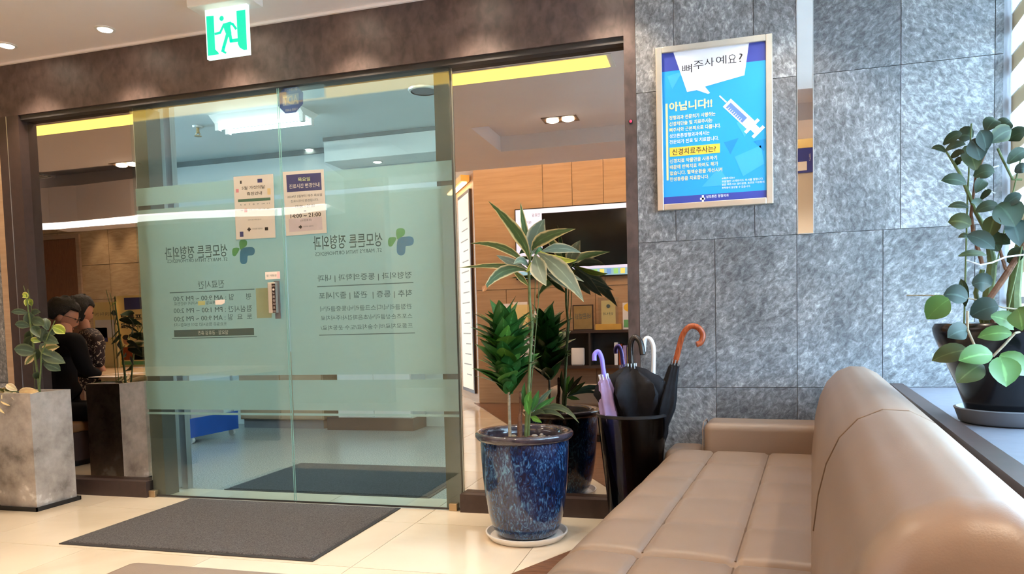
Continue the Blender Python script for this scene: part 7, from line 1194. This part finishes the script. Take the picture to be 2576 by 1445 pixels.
# consulting table with papers and posters
tz = .6; D0, D1 = vat(250, 950, Y=1.0), vat(420, 930, Y=1.95); DX0, DX1, DY1, DY0 = -5.35, -3.35, 2*YM-1.0, 2*YM-1.95
dk = thing('consulting_table', 'pale low consulting table in front of the reception posters', 'table', ((DX0+DX1)/2, (DY0+DY1)/2, 0))
e1, e2, e3 = vat(254, 945, Y=.86), vat(259, 945, Y=1.4), vat(266, 945, Y=1.97)
obj('table_top', MB().prism([(e1.x, e1.y, tz-.04), (e2.x, e2.y, tz-.04), (e3.x, e3.y, tz-.04), (-3.3, e3.y, tz-.04), (-3.3, e1.y, tz-.04)], (0, 0, .04)), 'limestone', dk); obj('front_panel', MB().box((e3.x+.3, e3.y+.02, 0), (-3.35, e3.y+.06, tz-.04)), 'darkbrown', dk)
for x, y in ((-3.75, DY1+.05), (-3.38, DY1+.05)): obj('leg', MB().box((x-.03, y-.03, 0), (x+.03, y+.03, tz-.04)), 'darkbrown', dk)
for k, (px, py, lb) in enumerate(((275, 948, 'sheet of paper under the hand of the man at the table'), (325, 940, 'sheet of paper on the right of the consulting table'), (345, 925, 'open white form near the standing posters'))):
    p = vat(px, py, Z=tz); o = obj('paper_sheet', MB().box((p.x-.1, p.y-.07, tz), (p.x+.1, p.y+.07, tz+.002)), 'paper'); tag(o, lb, 'paper', 'papers on the table')
for k, (x0, x1, y0, lb) in enumerate(((232, 290, 762, 'tall pale notice board standing at the back of the table, left of the family poster'), (292, 362, 745, 'poster with two figures standing at the back of the consulting table'))):
    a, b2 = vat(x0, y0, Y=1.85+.04*k), vat(x1, y0, Y=1.85+.04*k); t = thing('table_poster', lb, 'poster', ((a.x+b2.x)/2, a.y, tz), 'posters on the table')
    obj('board', MB().box((a.x, a.y-.012, tz), (b2.x, a.y, a.z)), 'cream', t); obj('foot', MB().box((a.x+.04, a.y-.06, tz), (b2.x-.04, a.y+.03, tz+.012)), 'acrylic', t)
    if k == 0: text('lettering', '면역강화 주사 안내', (b2.x-.02, a.y+.001, a.z-.1), (a.x+.02, a.y+.001, a.z-.1), .03, 'greyink', t); obj('blue_print', MB().box((a.x+.02, a.y, tz+.22), (a.x+.14, a.y+.001, tz+.34)), 'navy', t); obj('white_print', MB().box((a.x+.02, a.y, a.z-.3), (b2.x-.02, a.y+.001, a.z-.15)), 'pwhite', t)
    else:
        text('lettering', '프롤로', (b2.x-.03, a.y+.001, tz+.42), (a.x+.03, a.y+.001, tz+.42), .05, 'ink', t, bold=.03); text('lettering', '주사치료', (b2.x-.03, a.y+.001, tz+.35), (a.x+.03, a.y+.001, tz+.35), .05, 'ink', t, bold=.03); obj('blue_print', MB().box((a.x+.08, a.y, a.z-.12), (b2.x, a.y+.001, a.z-.02)), 'navy', t)
        for s in range(2):
            cx_ = a.x+.08+.13*s; obj('figure_print', MB().ball((cx_, a.y, tz+.23), .035, .001, .04, 12, 8), 'skin', t); obj('figure_print', MB().prism([(cx_-.06, a.y, tz+.06), (cx_+.06, a.y, tz+.06), (cx_+.045, a.y, tz+.17), (cx_-.045, a.y, tz+.17)], (0, .001, 0)), 'woodh' if s == 0 else 'suit', t); obj('figure_print', MB().ball((cx_, a.y+.001, tz+.252), .038, .001, .022, 12, 8), 'hair', t)
        obj('green_print', MB().box((a.x+.02, a.y, tz+.02), (b2.x-.02, a.y+.001, tz+.05)), 'greenlogo', t)
# ------------------------------------------------------------------ people at the table
def skin_mesh(name, joints, edges, mt, par, sub=2):
    me = bpy.data.meshes.new(name); me.from_pydata([Vector(j[0]) for j in joints], edges, []); o = bpy.data.objects.new(name, me); TS.collection.objects.link(o)
    md = o.modifiers.new('skin', 'SKIN'); md.use_smooth_shade = True; md.branch_smoothing = .6
    for v, j in zip(me.skin_vertices[0].data, joints): v.radius = (j[1], j[1] if len(j) < 3 else j[2])
    me.skin_vertices[0].data[0].use_root = True
    s_ = o.modifiers.new('sub', 'SUBSURF'); s_.levels = sub; s_.render_levels = sub
    TS.view_layers[0].update(); m2 = bpy.data.meshes.new_from_object(o.evaluated_get(TS.view_layers[0].depsgraph)); bpy.data.objects.remove(o)
    c = Vector(joints[0][0])
    for v in m2.vertices: v.co = v.co-c
    m2.materials.clear(); m2.materials.append(M[mt] if isinstance(mt, str) else mt); m2.polygons.foreach_set('use_smooth', [True]*len(m2.polygons))
    ob_ = bpy.data.objects.new(name, m2); COL.objects.link(ob_); ob_.location = c; ob_['_w'] = tuple(c); return put(ob_, par)
def head(par, c, f, hair, glasses=False, scale=1.0):
    f = Vector(f).normalized(); s = f.cross(Vector((0, 0, 1))).normalized(); u = s.cross(f)
    R = Matrix((s, f, u)).transposed(); c = Vector(c)
    def L(x, y, z): return c+R @ (Vector((x, y, z))*scale)
    mb = MB(); nu, nv = 24, 18; V = []; F = []
    for j in range(nv+1):
        t = PI*j/nv
        for k in range(nu):
            a = 2*PI*k/nu; x, y, z = .074*math.sin(t)*math.cos(a), .094*math.sin(t)*math.sin(a), -.112*math.cos(t)
            if z < -.03: x *= 1-.35*min(1, (-z-.03)/.08); y = y*(1-.12*min(1, (-z-.03)/.08))+.012*min(1, (-z-.03)/.08)
            if y > .07 and abs(x) < .016 and -.045 < z < .02: y += .02*(1-abs(x)/.016)*(1-abs(z+.015)/.035 if abs(z+.015) < .035 else 0)
            if y > .06 and abs(z-.012) < .016 and .015 < abs(x) < .05: y -= .006
            V.append(L(x, y, z))
    for j in range(nv):
        for k in range(nu): F.append((j*nu+k, j*nu+(k+1) % nu, (j+1)*nu+(k+1) % nu, (j+1)*nu+k))
    mb.add(V, F)
    for sx in (-1, 1): mb.ball(L(sx*.076, -.004, -.008), .009*scale, .018*scale, .03*scale, 10, 8, rot=R)
    h = obj('head', mb, 'skin', par, True)
    for sx in (-1, 1): obj('eye', MB().ball(L(sx*.03, .082, .012), .010*scale, .006*scale, .006*scale, 8, 6, rot=R), 'hair', h)
    obj('mouth', MB().ball(L(0, .09, -.06), .022*scale, .005*scale, .004*scale, 8, 6, rot=R), mat('lips', srgb(160, 92, 84), .5), h)
    hm = MB(); V = []; F = []; rr = random.Random(3)
    for j in range(nv+1):
        t = PI*j/nv
        for k in range(nu):
            a = 2*PI*k/nu; dx, dy, dz = math.sin(t)*math.cos(a), math.sin(t)*math.sin(a), -math.cos(t); q = 1+rr.uniform(-.05, .07)
            low = hair(dx, dy); z = dz*.128
            x, y = dx*.094, dy*.112-.012
            if z < low: z = low-.004*rr.random(); k_ = .86 if dy > .2 else .97; x *= k_; y *= k_
            V.append(L(x*q, y*q, z*q+.012))
    for j in range(nv):
        for k in range(nu): F.append((j*nu+k, j*nu+(k+1) % nu, (j+1)*nu+(k+1) % nu, (j+1)*nu+k))
    hm.add(V, F); obj('hair', hm, 'hair', par, True)
    if glasses:
        g = MB()
        for sx in (-1, 1):
            g.tube([L(sx*(.032+.024*math.cos(k*PI/6)), .1, .01+.018*math.sin(k*PI/6)) for k in range(13)], .0018, 6); g.tube([L(sx*.056, .1, .014), L(sx*.078, .06, .014), L(sx*.08, -.01, .006)], .0018, 6)
        g.tube([L(-.008, .104, .012), L(.008, .104, .012)], .0018, 6); obj('glasses', g, 'black', par)
def hand(par, wrist, d, up, sc=1.0):
    d = Vector(d).normalized(); s = d.cross(Vector(up)).normalized(); u = s.cross(d); w = Vector(wrist)
    P = lambda a, b, c2: w+(d*a+s*b+u*c2)*sc
    J = [(P(0, 0, 0), .022, .016), (P(.045, 0, 0), .032, .014), (P(.085, 0, -.002), .034, .012)]; E = [(0, 1), (1, 2)]
    for b, ln in ((-.028, .055), (-.009, .07), (.010, .066), (.028, .05)):
        k = len(J); J += [(P(.092, b, -.004), .009), (P(.092+ln*.5, b*1.1, -.006), .0085), (P(.092+ln, b*1.15, -.022), .0075)]; E += [(2, k), (k, k+1), (k+1, k+2)]
    k = len(J); J += [(P(.035, -.034, -.004), .011), (P(.065, -.052, -.01), .0095), (P(.09, -.055, -.018), .008)]; E += [(1, k), (k, k+1), (k+1, k+2)]
    return skin_mesh('hand', J, E, 'skin', par, 1)
def person(lb, J, E, cm, hd, hands, hair, glasses, hs=1.0, neck=None):
    t = thing('person', lb, 'person', (J[0][0][0], J[0][0][1], 0)); skin_mesh('clothed_body', J, E, cm, t)
    skin_mesh('neck', neck, [(0, 1)], 'skin', t, 2); head(t, *hd, hair, glasses, hs)
    for h in hands: hand(t, *h)
    return t
def v_(px, py, Y): return vat(px, py, Y=Y)
pelv = v_(140, 1030, .86)
J = [(pelv, .15, .13), (v_(146, 970, .86), .14, .115), (v_(152, 905, .86), .155, .12), (v_(158, 862, .86), .15, .10), (v_(162, 842, .87), .07, .07),
     (v_(190, 856, .72), .066), (v_(213, 930, .74), .052), (v_(248, 944, .92), .036),
     (v_(140, 852, 1.02), .066), (v_(195, 935, 1.12), .05), (v_(245, 944, 1.12), .036),
     (pelv+Vector((.1, .09, -.02)), .085), (pelv+Vector((.46, .07, -.0)), .065), (pelv+Vector((.43, .07, -.4)), .045), (pelv+Vector((.5, .06, -.44)), .04),
     (pelv+Vector((.1, -.09, -.02)), .085), (pelv+Vector((.46, -.1, .0)), .065), (pelv+Vector((.42, -.1, -.4)), .045), (pelv+Vector((.49, -.1, -.44)), .04)]
E = [(0, 1), (1, 2), (2, 3), (3, 4), (3, 5), (5, 6), (6, 7), (3, 8), (8, 9), (9, 10), (0, 11), (11, 12), (12, 13), (13, 14), (0, 15), (15, 16), (16, 17), (17, 18)]
w1, w2 = J[7][0], J[10][0]
person('person in a dark suit and glasses bending over the consulting table', J, E, 'suit', (v_(158, 796, .9), (.72, -.58, -.42)), [(w1, (.95, -.2, -.15), (0, 0, 1)), (w2, (.95, -.1, -.15), (0, 0, 1))], lambda dx, dy: (-.05 if dy < -.05 else (.0 if dy < .4 else .055)), True, 1.0, [(v_(160, 850, .87), .062), (v_(160, 808, .89), .052)])
bz = max(.3, pelv.z-.13)
st = thing('upholstered_bench', 'dark brown upholstered bench under the person in the dark suit', 'bench', (pelv.x, pelv.y, 0))
obj('seat_pad', MB().rbox((pelv.x-.3, pelv.y-.3, bz-.07), (pelv.x+.36, pelv.y+.24, bz), .02, 3), mat('bench_tan', srgb(128, 92, 58), .5, var=.06), st, 50)
obj('body', MB().box((pelv.x-.29, pelv.y-.29, .04), (pelv.x+.35, pelv.y+.23, bz-.07)), 'darkbrown', st); obj('plinth', MB().box((pelv.x-.26, pelv.y-.26, 0), (pelv.x+.32, pelv.y+.2, .04)), 'black', st)
pw = v_(226, 985, 1.45)
J = [(pw, .14, .12), (v_(228, 935, 1.45), .11, .1), (v_(230, 890, 1.45), .125, .1), (v_(226, 850, 1.45), .12, .085), (v_(217, 832, 1.45), .055, .055), (v_(243, 852, 1.32), .052), (v_(250, 905, 1.3), .046), (v_(247, 925, 1.32), .044),
     (v_(215, 850, 1.6), .052), (v_(235, 915, 1.7), .042), (v_(240, 930, 1.7), .04), (pw+Vector((.1, .08, -.02)), .08), (pw+Vector((.4, .07, -.03)), .07), (pw+Vector((.38, .07, -.34)), .07), (pw+Vector((.1, -.08, -.02)), .08), (pw+Vector((.4, -.07, -.03)), .07), (pw+Vector((.38, -.07, -.34)), .07)]
E = [(0, 1), (1, 2), (2, 3), (3, 4), (3, 5), (5, 6), (6, 7), (3, 8), (8, 9), (9, 10), (0, 11), (11, 12), (12, 13), (0, 14), (14, 15), (15, 16)]
pp_ = person('person with dark hair in a white patterned dark blouse beside the table', J, E, 'dress', (v_(203, 783, 1.47), (.25, -.92, -.35)), [(v_(262, 938, 1.36), (1, 0, -.1), (0, 0, 1)), (v_(265, 938, 1.7), (1, 0, -.1), (0, 0, 1))], lambda dx, dy: (-.095 if dy < .2 else .05), False, .96, [(v_(216, 838, 1.46), .05), (v_(206, 800, 1.47), .045)])
skin_mesh('forearm', [(v_(249, 918, 1.32), .034), (v_(262, 938, 1.36), .024)], [(0, 1)], 'skin', pp_, 2); skin_mesh('forearm', [(v_(240, 928, 1.7), .032), (v_(265, 938, 1.7), .024)], [(0, 1)], 'skin', pp_, 2)
st = thing('stool', 'black stool under the person in the patterned blouse', 'stool', (pw.x, pw.y, 0)); sh_ = max(.28, pw.z-.11); obj('seat', MB().lathe([(.15, sh_-.05), (.17, sh_-.04), (.17, sh_-.01), (.15, sh_)], (pw.x, pw.y, 0), 28, capt=True), 'black', st, 50); obj('column', MB().tube([(pw.x, pw.y, .03), (pw.x, pw.y, sh_-.05)], .025, 12), 'steel', st); obj('base', MB().lathe([(.16, 0), (.16, .012), (.03, .03)], (pw.x, pw.y, 0), 28, capt=True), 'black', st)
# ------------------------------------------------------------------ side wall seen in the strip mirror: notice and dome camera
SY = 4.56
c0, c1 = vat(1998, 380, Y=SY), vat(2060, 436, Y=SY)
sg = thing('wall_notice', 'blue notice board on the grey back wall, seen in the strip mirror', 'notice', ((c0.x+c1.x)/2, YB, c1.z))
obj('board', MB().box((c0.x-.1, YB+.001, c1.z), (c1.x, YB+.02, c0.z)), 'pnavy', sg); obj('white_panel', MB().box((c0.x-.1, YB+.02, c1.z+.02), (c1.x-.12, YB+.023, c1.z+(c0.z-c1.z)*.45)), 'pwhite', sg)
text('lettering', '안내', (c1.x-.1, YB+.022, c0.z-.09), (c0.x+.14, YB+.022, c0.z-.09), .07, 'pwhite', sg); obj('peach_panel', MB().box((c0.x-.1, YB+.001, c0.z+.004), (c1.x, YB+.012, c0.z+.16)), 'cream', sg)
dc = vat(2032, 322, Y=3.9); t = thing('dome_camera', 'black dome security camera hanging in the passage, seen in the strip mirror', 'camera', tuple(dc)); obj('bracket', MB().tube([dc, (dc.x, dc.y, 2.82)], .02, 10).lathe([(.1, -.01), (.1, .02)], dc, 24, capt=True), 'black', t); obj('dome', MB().ball(dc+Vector((0, 0, -.01)), .085, .085, .1), 'blackgloss', t, True)

bpy.data.scenes.remove(TS)
for o in bpy.data.objects:
    if '_w' in o: del o['_w']
